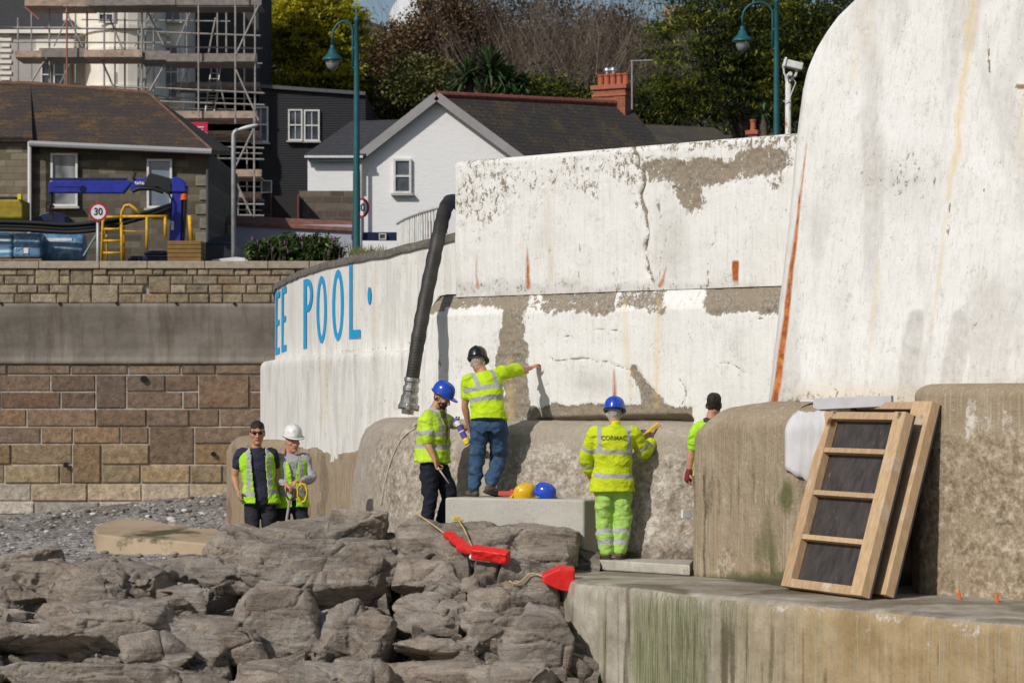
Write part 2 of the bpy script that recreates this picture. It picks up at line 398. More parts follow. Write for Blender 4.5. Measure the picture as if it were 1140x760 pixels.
mat_white = painted_concrete('flaking_white_paint', streak=.35)
def wall_B(name, q, prof, tier, parent):
    V = sweep(q, dense_prof(prof, .018)); nn = path_normals(q)
    A, cr = paint_B(V, tier); p = V*1.0
    dirv = np.zeros_like(V); dirv[..., 0] = nn[:, None, 0]; dirv[..., 1] = nn[:, None, 1]
    rough_ = (fbm(p*14, 3, 11)-.5)*.05*np.clip(A[..., 0]*1.3-.3, 0, 1)+(fbm(p*1.3, 3, 2)-.5)*.05
    dsp = rough_-(cr*.05 if tier == 'U' else 0)*sstep(690, 700, proj(V)[0])*sstep(730, 722, proj(V)[0])-.012*np.clip(A[..., 0]*2-1, 0, 1)
    if tier == 'L':   # broken edge above the apron: eroded hollow
        x, y = proj(V); hol = m_line(x+12*(fbm(p*6, 3, 4)-.5), y, [(600, 471, 3), (700, 470, 5), (762, 468, 4)], 4); dsp = dsp-.16*hol
    V = V+dirv*dsp[..., None]
    me = np_mesh(name, V, grid_faces(*V.shape[:2])); set_attr(me, A)
    return link(name, me, mat_white, parent, smooth=True)
zj, zt = 3.04, 4.63
wl = thing('sea_wall', 'two-tier white wall with flaking paint and a long crack above the workers', 'wall', (.5, 29.6, 1.5))
wall_B('lower_tier', qL, [(0, 1.3), (0, zj-.24), (-.04, zj-.17), (-.16, zj), (-.24, zj+.02), (-.9, zj+.02)], 'L', wl)
wall_B('upper_tier', qU, [(0, zj-.02), (.0, zt-.05), (-.03, zt-.01), (-.08, zt), (-.75, zt), (-.75, zj+.02)], 'U', wl)

# ---- big battered wall on the right
c0 = np.array(XY(851, 26.75)); dC = np.array([.69, -.724])
qC, _ = path_resample([c0+np.array([.5, .75]), c0+np.array([.06, .12]), c0+np.array([.02, -.02])+dC*.06, c0+dC*6.5], .022); qC = smooth_path(qC, 4)
sC = np.r_[0, np.cumsum(np.hypot(*np.diff(qC, axis=0).T))]
s0C = sC[int(np.argmin(np.hypot(qC[:, 0]-c0[0], qC[:, 1]-c0[1])))]; ztopC = np.interp(sC-s0C, [-2, -.02, .06, .16, .28, .40, .60, .95, 2, 8], [4.95, 5.05, 5.2, 5.43, 5.60, 5.73, 5.88, 6.1, 6.6, 7.4])
zC0 = 1.55
tt = np.linspace(0, 1, 230); prof = np.zeros((len(qC), 230+14, 2))
for i, zt_ in enumerate(ztopC):
    z = zC0+(zt_-zC0)*tt; prof[i, :230] = np.stack([-.165*(z-zC0-.25), z], -1)
    o, z1 = prof[i, 229]
    for k in range(14):
        a = min(k, 6)/6*math.pi/2; prof[i, 230+k] = (o-.1*(1-math.cos(a))-max(0, k-6)*.11, z1+.07*math.sin(a))
VC = sweep(qC, prof, n=np.tile(np.array([-.724, -.69]), (len(qC), 1))); x, y = proj(VC)
f = fbm(np.stack([x*.03, y*.03, x*0], -1), 4, 3)-.5; X = x+f*20; Yy = y+f*20
R = .17+.25*(fbm(np.stack([x*.02, y*.01, x*0+2], -1), 3, 44)-.4)+.30*m_blob(X, Yy, 1005, 190, 60, 40, .9)+.25*m_blob(X, Yy, 1080, 330, 10, 60, .9)+.35*sstep(425, 446, y)
for L in ([(1042, 196, 1), (1040, 205, 2)], [(1058, 225, 1), (1056, 262, 1.6)], [(1094, 285, .3), (1092, 315, .8), (1088, 345, .2)], [(1096, 210, 2), (1094, 220, 1)], [(1132, 96, 3), (1140, 96, 3)], [(931, 433, .8), (932, 441, 1.2)], [(1100, 40, 1), (1102, 80, 2)]): R = np.maximum(R, m_line(x, y, L, 1.6))
R = np.maximum(R, .55*sstep(12, 2, y*.5+ (x-893)*1.0)*sstep(70, 40, y))
G = m_line(x, y, [(899, 158, .6), (890, 225, 1.6), (879, 320, 3.0), (867, 425, 4.2), (863, 448, 4)], 1.4)
G = np.maximum(G, .8*m_line(x, y, [(1133, 98, 2), (1140, 98, 2)], 2))
Ax = .75*m_line(X, y, [(1086, 0, 1.5), (1078, 60, 3), (1066, 150, 3), (1056, 220, 2)], 3)
Ax = np.maximum(Ax, .75*m_line(x, y, [(1053, 240, .5), (1046, 300, 1.2), (1036, 370, .3)], 2)); Ax = np.maximum(Ax, .7*m_line(x, y, [(978, 290, .4), (972, 340, 1.3), (966, 400, .3)], 2))
Ax = np.maximum(Ax, .3*m_line(X, y, [(960, 0, 1), (948, 90, 2)], 3)); Ax = np.maximum(Ax, .35*m_line(X, y, [(968, 0, 1), (962, 60, 1)], 3)); Ax = np.maximum(Ax, .4*m_line(x, y, [(1138, 105, 3), (1134, 190, 1)], 4)); Ax = np.maximum(Ax, .25*sstep(418, 440, y)*sstep(870, 900, x))
B = .3*sstep(400, 446, Yy)+.4*m_blob(X, Yy, 1000, 200, 50, 30, .8)+.45*sstep(.5, .68, fbm(np.stack([x*.035, y*.008, x*0+6], -1), 4, 75))+.35*m_line(X, Yy, [(1100, 30, 4), (1096, 110, 5)], 6)+.3*m_line(X, y, [(940, 300, 4), (930, 420, 8)], 10)
for L in ([(1020, 352, 8), (1016, 380, 11), (1010, 440, 13)], [(1067, 352, 8), (1066, 375, 12), (1056, 440, 13)]): B = np.maximum(B, .62*m_line(x+f*8, y, L, 2))  # two upright shadow shapes painted into the colour as grey patches
VC[..., 0] += -.69*(fbm(VC*1.1, 3, 21)-.5)*.06; VC[..., 1] += -.72*(fbm(VC*1.1, 3, 21)-.5)*.06
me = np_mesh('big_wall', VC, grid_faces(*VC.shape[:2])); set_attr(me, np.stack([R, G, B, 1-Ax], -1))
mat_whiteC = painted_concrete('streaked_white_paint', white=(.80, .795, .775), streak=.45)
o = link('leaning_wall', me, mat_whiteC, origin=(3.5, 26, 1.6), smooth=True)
tag(o, 'tall leaning white wall at right with a long orange rust streak down its edge', 'wall')

# ---- curved pool wall
pu = [(312, 54.5), (307.5, 50), (306, 46), (308, 44), (312, 43.2), (318, 42.0), (330, 40.1), (350, 37.9), (370, 36.5), (395, 35.2), (420, 34.1), (450, 33.2), (480, 32.6), (505, 32.0), (518, 31.75)]
qP = path_px(pu, .05, 14); zTop = 3.72; zB = 2.43
# drop anything behind/right of wall B
def lift(V): return np.interp(V[..., 0]/V[..., 1]*F+570, [430, 480, 505], [0, .07, .1])*sstep(3.0, 3.7, V[..., 2])
mat_pool = painted_concrete('rain_streaked_white_paint', white=(.80, .79, .755), streak=.7)
def pool_mask(V, lower):
    x, y = proj(V); R = np.full(x.shape, .12 if lower else .05); B = np.zeros_like(R); Ax = np.zeros_like(R); G = R*0
    n = fbm(np.stack([x*.25, y*.012, x*0], -1), 3, 6)
    if lower:
        B += .5*sstep(.52, .72, n)*sstep(490, 380, y+20*n)+.35*sstep(.5, .7, fbm(np.stack([x*.6, y*.02, x*0], -1), 3, 9))
        R = np.maximum(R, .5*sstep(.62, .75, n)); Ax = .35*m_line(x, y, [(362, 400, 2), (362, 470, 2)], 4)
        R = np.maximum(R, m_line(x+6*(n-.5), y+14*(n-.5), [(360, 452, .3), (400, 448, .6), (447, 445, .6)], 1.2))
    else:
        B += .35*sstep(.5, .7, n); R = np.maximum(R, m_line(x, y+22*(n-.5), [(395, 340, .5), (425, 345, .5), (437, 352, .6)], 1.2)*.9)
        R = np.maximum(R, .6*sstep(8, 0, np.abs(y-(402-(x-300)*.12)))*sstep(.4, .6, n)); Ax = .35*m_line(x, y, [(417, 300, 1), (418, 370, 3)], 3)+.3*m_line(x, y, [(380, 300, 1), (381, 330, 1)], 3)
    return np.stack([R, G, np.clip(B, 0, .9), 1-Ax], -1)
pw = thing('pool_wall', 'curved white wall carrying blue painted letters, with a dark coping', 'wall', (-2.5, 37, 1.2))
for nm, pr, low in (('upper_wall', [(0, zB-.02), (0, zTop), (-.35, zTop), (-.35, zB)], False), ('lower_wall', [(.26, -.2), (.26, zB-.06), (.22, zB), (-.1, zB+.01)], True)):
    V = sweep(qP, dense_prof(pr, .06)); V[..., 2] += lift(V); V[..., :2] += ((fbm(V*.5, 2, 31)-.5)*.015)[..., None]
    me = np_mesh(nm, V, grid_faces(*V.shape[:2])); set_attr(me, pool_mask(V, low)); link(nm, me, mat_pool, pw, smooth=True)
mat_coping = simple('weathered_coping', (.13, .12, .105), .9, var=.35, scale=5, bump=.02, dirt=(.24, .22, .18))
V = sweep(qP, dense_prof([(.03, zTop-.07), (.06, zTop-.02), (.03, zTop+.04), (-.42, zTop+.04), (-.42, zTop-.1)], .1)); V[..., 2] += lift(V)+(fbm(V*2.5, 3, 8)-.5)*.03
link('coping', np_mesh('coping', V, grid_faces(*V.shape[:2])), mat_coping, pw)
# painted letters: sheets that follow the curve 6 mm proud of it
sP = np.r_[0, np.cumsum(np.hypot(*np.diff(qP, axis=0).T))]; nP = path_normals(qP); pxP = 570+F*(qP[:, 0]+nP[:, 0]*0)/(qP[:, 1])
i0 = int(np.argmin(pxP[:len(pxP)//2]))
def pool_pt(px, py, off=.012):
    s = np.interp(px, pxP[i0:], sP[i0:]); a = np.array([np.interp(s, sP, qP[:, 0]+nP[:, 0]*off), np.interp(s, sP, qP[:, 1]+nP[:, 1]*off)])
    return Vector((a[0], a[1], Z(py, a[1])))
mp = NT('blue_lettering', .7); nz = m_ = mp.noise(12, 6, .7); mp.col(mp.mix(mp.mr(nz, .62, .74), mp.mix(mp.mr(mp.noise(3, 3), .3, .7), (.012, .30, .62), (.02, .36, .68)), (.6, .62, .6))); mat_blue = mp.mat
def patch(mb, x0, x1, yf0, yf1, n=6, m=2):
    """quad patch between x0,x1; top y = yf0(x), bottom y = yf1(x)"""
    vs = []; 
    for i in range(n+1):
        x = x0+(x1-x0)*i/n
        for j in range(m+1): yy = yf0(x)+(yf1(x)-yf0(x))*j/m; vs.append(pool_pt(x, yy))
    mb.add(vs, [(i*(m+1)+j, (i+1)*(m+1)+j, (i+1)*(m+1)+j+1, i*(m+1)+j+1) for i in range(n) for j in range(m)])
ytop = lambda x: np.interp(x, [306, 318, 340, 350, 362, 376, 392, 402], [327, 319, 311, 308.5, 306, 300, 296, 294])
ybot = lambda x: np.interp(x, [306, 318, 340, 350, 362, 376, 392, 402], [396, 391, 386.5, 384, 381.5, 380, 377, 376.5])
lerp = lambda a, b: (lambda x: ytop(x)+(ybot(x)-ytop(x))*a, lambda x: ytop(x)+(ybot(x)-ytop(x))*b)
def letter(fn):
    mb = MB(); fn(mb); o = mb.obj('painted_letter', mat_blue, pw); return o
def E(x0, x1):
    def fn(mb):
        w_ = (x1-x0)*.38; patch(mb, x0, x0+w_, *lerp(0, 1))
        for a, b, e in ((0, .1, x1), (.45, .54, x1-.6), (.9, 1, x1)): patch(mb, x0+w_, e, *lerp(a, b))
    return fn
def Ofn(x0, x1, t=2.9):
    def fn(mb):
        n = 28; cx, rx = (x0+x1)/2, (x1-x0)/2; vs = []
        for i in range(n):
            a = 2*math.pi*i/n
            for k in (1, 0):
                r_ = rx if k else rx-t; fy = .5+(.5 if k else .39)*-math.cos(a); x = cx+r_*math.sin(a)
                vs.append(pool_pt(x, ytop(x)+(ybot(x)-ytop(x))*fy))
        mb.add(vs, [(2*i, 2*i+1, 2*((i+1) % n)+1, 2*((i+1) % n)) for i in range(n)])
    return fn
def Pfn(x0, x1):
    def fn(mb):
        patch(mb, x0, x0+3.6, *lerp(0, 1.02)); n = 12; vs = []
        for i in range(n+1):
            a = math.pi*i/n
            for k in (1, 0):
                x = x0+3.6+(x1-x0-3.6 if k else x1-x0-3.6-3)*math.sin(a)**.8; fy = .245-(.245 if k else .15)*math.cos(a); vs.append(pool_pt(x, ytop(x)+(ybot(x)-ytop(x))*fy))
        mb.add(vs, [(2*i, 2*i+1, 2*i+3, 2*i+2) for i in range(n)])
    return fn
letter(E(307.2, 312)); letter(E(314, 319.5)); letter(Pfn(338.5, 349)); letter(Ofn(353, 364.5)); letter(Ofn(370.5, 383.5, 3.3))
def Lfn(mb): patch(mb, 389.5, 393, *lerp(-.1, 1)); patch(mb, 393, 402, *lerp(.88, 1))
letter(Lfn)
def dotfn(mb):
    vs = [pool_pt(412+2.0*math.cos(a), 329+10*math.sin(a)) for a in np.linspace(0, 2*math.pi, 16, endpoint=False)]; mb.add(vs, [tuple(range(16))])
letter(dotfn)['label'] = 'blue painted dot after the last letter'

# ---- aprons (rounded concrete plinths at the foot of the walls)
def raw_concrete(name, base=(.36, .31, .25), light=(.55, .52, .46), dark=(.17, .135, .10), bumpd=.02, sc=1.0, stk=1.0):
    """masks: R rough aggregate, G whitewash/lime and one painted lit edge, B green weed, A (inverted) dark wet"""
    m = NT(name, .88, .25); c, a = m.attr(); R, G, B = m.sep(c)
    n1 = m.noise(2.2*sc, 8, .68, dist=.4); n2 = m.noise(22*sc, 6, .7); n3 = m.noise(90*sc, 3, .7); st = m.noise(4*sc, 7, .7, v=m.map((5, 5, .22))); st3 = m.noise(9*sc, 6, .7, v=m.map((5, 5, .15)))
    cc = m.ramp(n1, [(.3, tuple(.8*q+.2*d for q, d in zip(base, dark))), (.5, base), (.72, tuple(.65*q+.35*d for q, d in zip(base, light)))])
    cc = m.mix(m.mr(st, .50, .68, 0, .75*stk), cc, tuple(q*f for q, f in zip(base, (.72, .6, .42))))
    cc = m.mix(m.mr(st3, .53, .68, 0, .6*stk), cc, tuple(min(.75, q*1.25) for q in light)); cc = m.mix(m.mr(st3, .45, .36, 0, .6*stk), cc, tuple(q*.55 for q in base)); cc = m.mix(m.mr(n2, .56, .68, 0, .5), cc, tuple(q*.62 for q in base))
    cc = m.mix(m.ma('MULTIPLY', m.mr(n3, .4, .7), .4), cc, tuple(q*.6 for q in base))
    vw = m.n('ShaderNodeVectorMath', operation='ADD'); m.lk(m.tc(), vw.inputs[0]); nz_ = m.n('ShaderNodeTexNoise'); m.lk(m.tc(), nz_.inputs['Vector']); nz_.inputs['Scale'].default_value = 12*sc; nz_.inputs['Detail'].default_value = 5
    vs_ = m.n('ShaderNodeVectorMath', operation='SCALE'); m.lk(nz_.outputs['Color'], vs_.inputs[0]); vs_.inputs['Scale'].default_value = .09; m.lk(vs_.outputs[0], vw.inputs[1])
    agg = m.ramp(m.ma('ADD', m.ma('MULTIPLY', m.voro(19*sc, v=vw.outputs[0]), .14), m.ma('MULTIPLY', m.noise(9*sc, 12, .84), .9)), [(.36, dark), (.47, tuple(.5*q+.5*w_ for q, w_ in zip(dark, base))), (.54, base), (.62, tuple(.6*q+.4*w_ for q, w_ in zip(light, base))), (.72, light)])
    cc = m.mix(m.mr(m.ma('ADD', R, m.ma('MULTIPLY', m.ma('SUBTRACT', n1, .5), 1.2)), .4, .6), cc, agg)
    cc = m.mix(m.mr(m.ma('ADD', G, m.ma('MULTIPLY', m.ma('SUBTRACT', n2, .5), 1.3)), .45, .75), cc, (.68, .655, .6))
    cc = m.mix(m.ma('MULTIPLY', m.mr(m.ma('ADD', B, m.ma('MULTIPLY', m.ma('SUBTRACT', n2, .5), .9)), .35, .8), .85), cc, m.ramp(n2, [(.35, (.035, .05, .012)), (.65, (.15, .16, .05))]))
    iv = m.ma('SUBTRACT', 1, a)
    cc = m.mix(m.ma('MULTIPLY', m.mr(m.ma('ADD', iv, m.ma('MULTIPLY', m.ma('SUBTRACT', n2, .5), .7)), .3, .7), .8), cc, (.075, .06, .045))
    m.col(cc)
    b1 = m.bump(m.noise(7*sc, 6, .65), .6, bumpd*2.2)
    m.bump(m.ma('ADD', m.ma('MULTIPLY', n2, .8), m.ma('MULTIPLY', n3, .25)), .8, bumpd*.6, b1)
    return m.mat
mat_apron = raw_concrete('eroded_concrete', (.43, .37, .30), (.70, .66, .58), (.2, .155, .12), .035, stk=.45)
mat_plinth = raw_concrete('stained_concrete', (.38, .30, .205), (.64, .58, .47), (.15, .105, .065), .026, stk=.7)
mat_plinthA = raw_concrete('brown_concrete', (.36, .275, .185), (.5, .44, .35), (.18, .13, .09), .02)

def apron(name, q, prof, maskf, mat, amp, parent=None, fs=6, **kw):
    V = sweep(q, prof); nn = path_normals(q)
    A = maskf(V); d = (fbm(V*fs, 4, 41)-.5)*amp*(.3+A[..., 0])+(fbm(V*1.1, 3, 42)-.5)*amp*1.2
    V[..., 0] += nn[:, None, 0]*d; V[..., 1] += nn[:, None, 1]*d; V[..., 2] += d*.4
    me = np_mesh(name, V, grid_faces(*V.shape[:2])); set_attr(me, A); return link(name, me, mat, parent, smooth=True, **kw)

# apron behind the workers
qB2 = path_px([(393, 35.5), (392, 33.6), (398, 32.4), (412, 31.5), (450, 30.35), (560, 29.3), (685, 28.25), (740, 27.9), (775, 27.85), (820, 27.75), (850, 27.6)], .02, 60)
def mask_apron(V):
    x, y = proj(V); f = fbm(np.stack([x*.03, y*.03, x*0], -1), 4, 13)-.5; X = x+f*30; Y = y+f*24; g = fbm(np.stack([x*.04, y*.09, x*0], -1), 4, 15)
    R = .15+.75*sstep(492, 520, Y)*sstep(540, 580, x)+.65*m_blob(X, Y, 470, 530, 50, 60, .5)
    G = .5*sstep(.47, .66, g)*sstep(478, 500, Y)*sstep(470, 560, x)
    G = np.maximum(G, .62*m_line(X, y, [(745, 480, 2), (733, 540, 7), (720, 600, 8)], 6)); G = np.maximum(G, .62*m_line(x, y+6*(g-.5), [(640, 553, 2), (700, 552, 2), (760, 558, 2)], 3)*1)
    G = np.maximum(G, .58*m_line(x, y+10*(g-.5), [(740, 478, 3), (770, 487, 3)], 4)); G = np.maximum(G, .5*m_line(X, y, [(410, 490, 3), (400, 570, 5)], 5))
    G = np.maximum(G, .55*m_line(X, Y, [(610, 490, 2), (650, 500, 6), (640, 520, 8)], 8)); G = np.maximum(G, .5*m_line(X, Y, [(640, 560, 3), (600, 540, 6)], 8))
    B = .0*x; D_ = .5*m_line(X, y, [(440, 500, 3), (446, 560, 6)], 6)+.5*sstep(600, 615, Y)+.35*sstep(0.55, .7, g)*sstep(500, 520, y)
    return np.stack([R, G, B, 1-np.clip(D_, 0, 1)], -1)
pr = dense_prof([(.1, -.6), (.06, .2), (-.03, .9), (-.1, 1.25), (-.17, 1.42), (-.27, 1.52), (-.4, 1.57), (-1.0, 1.6)], .02)
ap = apron('concrete_apron', qB2, pr, mask_apron, mat_apron, .06, origin=(0, 30, 0), fs=9)
tag(ap, 'pitted grey concrete apron behind the workers under the two-tier white wall', 'wall')
# brown plinth under the pool wall
qA2 = path_px([(256, 52), (252, 48), (252, 45.2), (258, 43.3), (275, 41.5), (300, 39.5), (350, 36.2), (398, 33.9), (420, 32.9)], .05, 22)
def mask_A(V):
    x, y = proj(V); g = fbm(np.stack([x*.15, y*.02, x*0], -1), 4, 16)
    return np.stack([.2+0*x, .55*sstep(.5, .7, g)*sstep(440, 300, x)*sstep(500, 540, y)+.4*sstep(262, 254, x), 0*x, 1-.5*sstep(.55, .7, fbm(np.stack([x*.2, y*.03, x*0], -1), 3, 19))], -1)  # lime streaks, plus the lit left edge painted in as a paler strip
zA = np.interp(np.linspace(0, 1, len(qA2)), [0, .45, 1], [1.06, 1.12, 1.38]); pb = dense_prof([(.08, -2), (0, -.3), (-.02, .75), (-.09, .9), (-.22, .98), (-.4, 1.0), (-1.6, 1.0)], .05)
pra = np.repeat(pb[None], len(qA2), 0).copy(); pra[..., 1] = np.where(pb[None, :, 1] > -.3, pb[None, :, 1]+(zA[:, None]-1.0), pb[None, :, 1])
ap = apron('brown_plinth', qA2, pra, mask_A, mat_plinthA, .04, origin=(-2.5, 38, -.5)); tag(ap, 'brown stained concrete plinth behind the two workers at left, below the pool wall', 'wall')
# plinth on the platform, left block
qC1 = path_px([(776, 27.22), (772, 27.14), (770.5, 27.02), (773, 26.93), (790, 26.65), (880, 25.3), (925, 25.3), (970, 25.38), (1040, 25.3)], .02, 24)
def mask_C1(V):
    x, y = proj(V); f = fbm(np.stack([x*.05, y*.03, x*0], -1), 4, 23)-.5; g = fbm(np.stack([x*.16, y*.012, x*0], -1), 4, 26); X = x+f*14; Y = y+f*20
    R = .1+.5*m_blob(X, Y, 808, 625, 16, 24, .5)+.35*sstep(470, 452, Y); G = .42*sstep(.5, .66, g)*sstep(475, 500, y)*sstep(600, 560, Y)+.3*m_line(x, y, [(772, 484, 2), (850, 486, 1)], 3)
    B = .8*m_blob(X, Y, 877, 552, 7, 22, .5)+.5*m_line(X, y, [(858, 480, 3), (856, 640, 9)], 8)*sstep(.4, .6, g)+.5*m_blob(X, Y, 845, 610, 10, 30, .8)+.9*sstep(628, 648, Y)+.3*m_line(X, y, [(866, 500, 5), (866, 640, 8)], 6)
    D_ = .7*m_line(x+f*6, y, [(783, 530, .8), (784, 640, 1.8)], 1.5)+.45*sstep(.53, .62, fbm(np.stack([x*.3, y*.02, x*0], -1), 3, 29))*sstep(500, 530, y)*sstep(590, 560, Y)+.85*sstep(636, 650, y)
    return np.stack([R, G, B, 1-np.clip(D_, 0, 1)], -1)
def plinth_prof(zt, rx, rz, dep, z0=-.05):
    p = [(0, z0), (-.015, zt-rz)]+[(-.015-rx*(1-math.cos(a)), zt-rz+rz*math.sin(a)) for a in np.linspace(.15, math.pi/2, 9)]+[(-dep, zt+.02)]; return dense_prof(p, .02)
pc1 = plinth_prof(1.80, .42, .28, 1.7); pc1 = np.repeat(pc1[None], len(qC1), 0).copy(); zt1 = np.interp(570+F*qC1[:, 0]/qC1[:, 1], [770, 785, 820], [-.16, -.05, 0]); pc1[..., 1] += zt1[:, None]*sstep(.2, 1.79, pc1[..., 1])
ii1 = np.arange(len(qC1)); px1 = 570+F*qC1[:, 0]/qC1[:, 1]; tk = np.where(ii1 < int(np.argmin(px1)), .03, np.interp(px1, [770.5, 774, 780, 840, 900], [.05, .36, .45, .55, 1.7]))
pc1 = np.concatenate([pc1, np.stack([np.full(len(qC1), -1.7), np.zeros(len(qC1))], -1)[:, None]], 1); zclip = np.array([np.interp(tk[i], -pc1[i, :-1, 0], pc1[i, :-1, 1]) for i in range(len(qC1))]); pc1[..., 1] = np.minimum(pc1[..., 1], zclip[:, None]); pc1[..., 0] = np.maximum(pc1[..., 0], -tk[:, None])
ap = apron('rounded_plinth', qC1, pc1, mask_C1, mat_plinth, .025, origin=(3, 26, 0)); tag(ap, 'rounded concrete plinth with green weed at its foot, left of the wooden frames', 'wall')
qC2 = path_px([(1035, 27.2), (1020, 25.4), (1016, 24.85), (1024, 24.5), (1045, 24.27), (1140, 23.6)], .02, 6)
dd = np.array([.78, -.62]); ext = qC2[-1]+dd*np.arange(1, 60)[:, None]*.05; qC2 = np.concatenate([qC2, ext])
def mask_C2(V):
    x, y = proj(V); f = fbm(np.stack([x*.05, y*.03, x*0], -1), 4, 53)-.5; X = x+f*14; Y = y+f*20; g = fbm(np.stack([x*.1, y*.015, x*0], -1), 4, 56)
    R = .25+.35*sstep(470, 490, Y)+.0*x; G = .45*m_blob(X, Y, 1090, 470, 30, 28, .6)+.3*sstep(.55, .7, g)*sstep(520, 470, y)
    B = .4*m_line(X, y, [(1050, 470, 3), (1050, 660, 6)], 5)+.45*m_line(X, y, [(1138, 470, 3), (1138, 660, 4)], 5)+.5*sstep(658, 668, y)
    D_ = .55*m_line(x, y+30*(g-.5), [(1055, 588, 1), (1140, 586, 1.4)], 2)+.45*m_blob(X, Y, 1110, 560, 20, 30, .8)*sstep(.5, .6, g)+.4*sstep(655, 668, y)
    return np.stack([R, G, B, 1-np.clip(D_, 0, 1)], -1)
ap = apron('high_plinth', qC2, plinth_prof(1.97, .2, .12, 2.0), mask_C2, mat_plinth, .03, origin=(4.3, 24, 0)); tag(ap, 'taller concrete plinth at the right edge, behind and right of the wooden frames', 'wall')

# ---- concrete platform
qF = path_px([(668, 29.6), (640, 28.2), (624, 27.45), (621.5, 26.9), (640, 26.2), (800, 24.3), (1140, 21.3)], .03, 14)
e = (qF[-1]-qF[-12]); e /= np.hypot(*e); qF = np.concatenate([qF, qF[-1]+e*np.arange(1, 110)[:, None]*.03])
sF = np.r_[0, np.cumsum(np.hypot(*np.diff(qF, axis=0).T))]
back = path_px([(690, 31), (740, 31), (900, 30), (1140, 28)], .1); tb = np.linspace(0, 1, len(back)); tf = np.clip((sF-1.2)/(sF[-1]-1.2), 0, 1)
bq = np.stack([np.interp(tf, tb, back[:, 0]), np.interp(tf, tb, back[:, 1])], -1)
pf = dense_prof([(0, -3.6), (0, -.1), (-.02, -.03), (-.07, 0)], .035); VF = sweep(qF, pf)
nr = 60; vv = np.linspace(0, 1, nr+1)[1:]**1.25; topV = VF[:, -1:, :]*(1-vv[None, :, None]); topV = topV+np.concatenate([bq, np.zeros((len(bq), 1))], -1)[:, None, :]*vv[None, :, None]
VF = np.concatenate([VF, topV], 1); VF[..., 2] += np.where(np.arange(VF.shape[1])[None, :] >= len(pf)-4, (fbm(VF*1.3, 4, 61)-.5)*.045, 0)
x, y = proj(VF); f = fbm(np.stack([x*.05, y*.03, x*0], -1), 4, 63)-.5; g = fbm(np.stack([x*.07, y*.004, x*0], -1), 4, 66); g2 = fbm(np.stack([x*.35, y*.006, x*0+3], -1), 3, 69)
isf = (np.arange(VF.shape[1]) < len(pf)-2)[None, :]*np.ones_like(x); edge = np.exp(-((VF[..., 2]+.07)/.09)**2)*isf
grn = isf*(.95*sstep(690, 720, x+f*30)*sstep(820, 740, x+f*40)*sstep(650, 690, y)+.5*sstep(.45, .65, g2)*sstep(1000, 700, x)+.35*sstep(.45, .6, g))
och = isf*(sstep(720, 1000, x)*.75+.35*g)
drk = isf*(.75*m_line(x+f*5, y, [(699, 640, 2.5), (697, 780, 3)], 2)+.85*m_line(x+f*3, y, [(803, 655, .8), (804, 780, 1.2)], 1.2)+.62*sstep(.5, .66, g2)*sstep(.1, .9, .25+np.clip((-.1-VF[..., 2])*2.2, 0, 1))*(.3+1.4*g)+.45*m_line(x, y, [(1005, 690, 4), (1008, 780, 3)], 5))
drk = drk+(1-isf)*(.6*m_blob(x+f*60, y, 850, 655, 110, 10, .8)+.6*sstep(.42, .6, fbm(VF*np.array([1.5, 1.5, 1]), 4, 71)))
wht = np.maximum(edge*.62*sstep(.42, .7, fbm(VF*2.2, 3, 73)), isf*(.6*m_blob(x+f*30, y+f*30, 1080, 700, 26, 9, .6)+.5*m_blob(x+f*26, y+f*40, 968, 702, 12, 9, .7)+.5*m_blob(x+f*26, y+f*40, 1030, 712, 6, 16, .7)+.6*m_line(x, y, [(889, 680, .8), (889, 780, .8)], 1.5)))
m = NT('tidal_concrete', .72, .35); c, a = m.attr(); R, G, B = m.sep(c)
st = m.noise(7, 8, .7, v=m.map((4, 4, .12))); st2 = m.noise(26, 5, .7, v=m.map((3, 3, .1))); n1 = m.noise(3, 7, .65); n2 = m.noise(30, 6, .7)
cc = m.ramp(n1, [(.3, (.25, .22, .17)), (.5, (.37, .33, .265)), (.7, (.52, .48, .40))])
cc = m.mix(m.ma('MULTIPLY', m.mr(m.ma('ADD', G, m.ma('SUBTRACT', st, .5)), .25, .8), .85), cc, m.ramp(n1, [(.35, (.33, .215, .09)), (.65, (.45, .325, .16))]))
cc = m.mix(m.ma('MULTIPLY', m.mr(m.ma('ADD', R, m.ma('MULTIPLY', m.ma('SUBTRACT', st, .5), 1.8)), .3, .85), .85), cc, m.ramp(st2, [(.35, (.07, .085, .03)), (.5, (.17, .18, .08)), (.65, (.30, .29, .17))]))
cc = m.mix(m.mr(m.ma('ADD', st, m.ma('MULTIPLY', st2, .4)), .72, .9, 0, .6), cc, (.52, .49, .42))
cc = m.mix(m.ma('MULTIPLY', m.mr(m.ma('ADD', B, m.ma('MULTIPLY', m.ma('SUBTRACT', n2, .5), .8)), .3, .8), .8), cc, (.10, .075, .045))
cc = m.mix(m.mr(m.ma('ADD', m.ma('SUBTRACT', 1, a), m.ma('MULTIPLY', m.ma('SUBTRACT', n2, .5), 1.2)), .5, .75), cc, (.66, .64, .58))
m.col(cc); m.rough(m.mr(n1, .35, .65, .45, .8)); b1 = m.bump(m.noise(9, 6, .6), .5, .03); m.bump(m.ma('ADD', n2, st2), .6, .008, b1)
me = np_mesh('platform', VF, grid_faces(*VF.shape[:2])); set_attr(me, np.stack([grn, och, drk, 1-np.clip(wht, 0, 1)], -1))
structure('platform', me, m.mat, smooth=True)
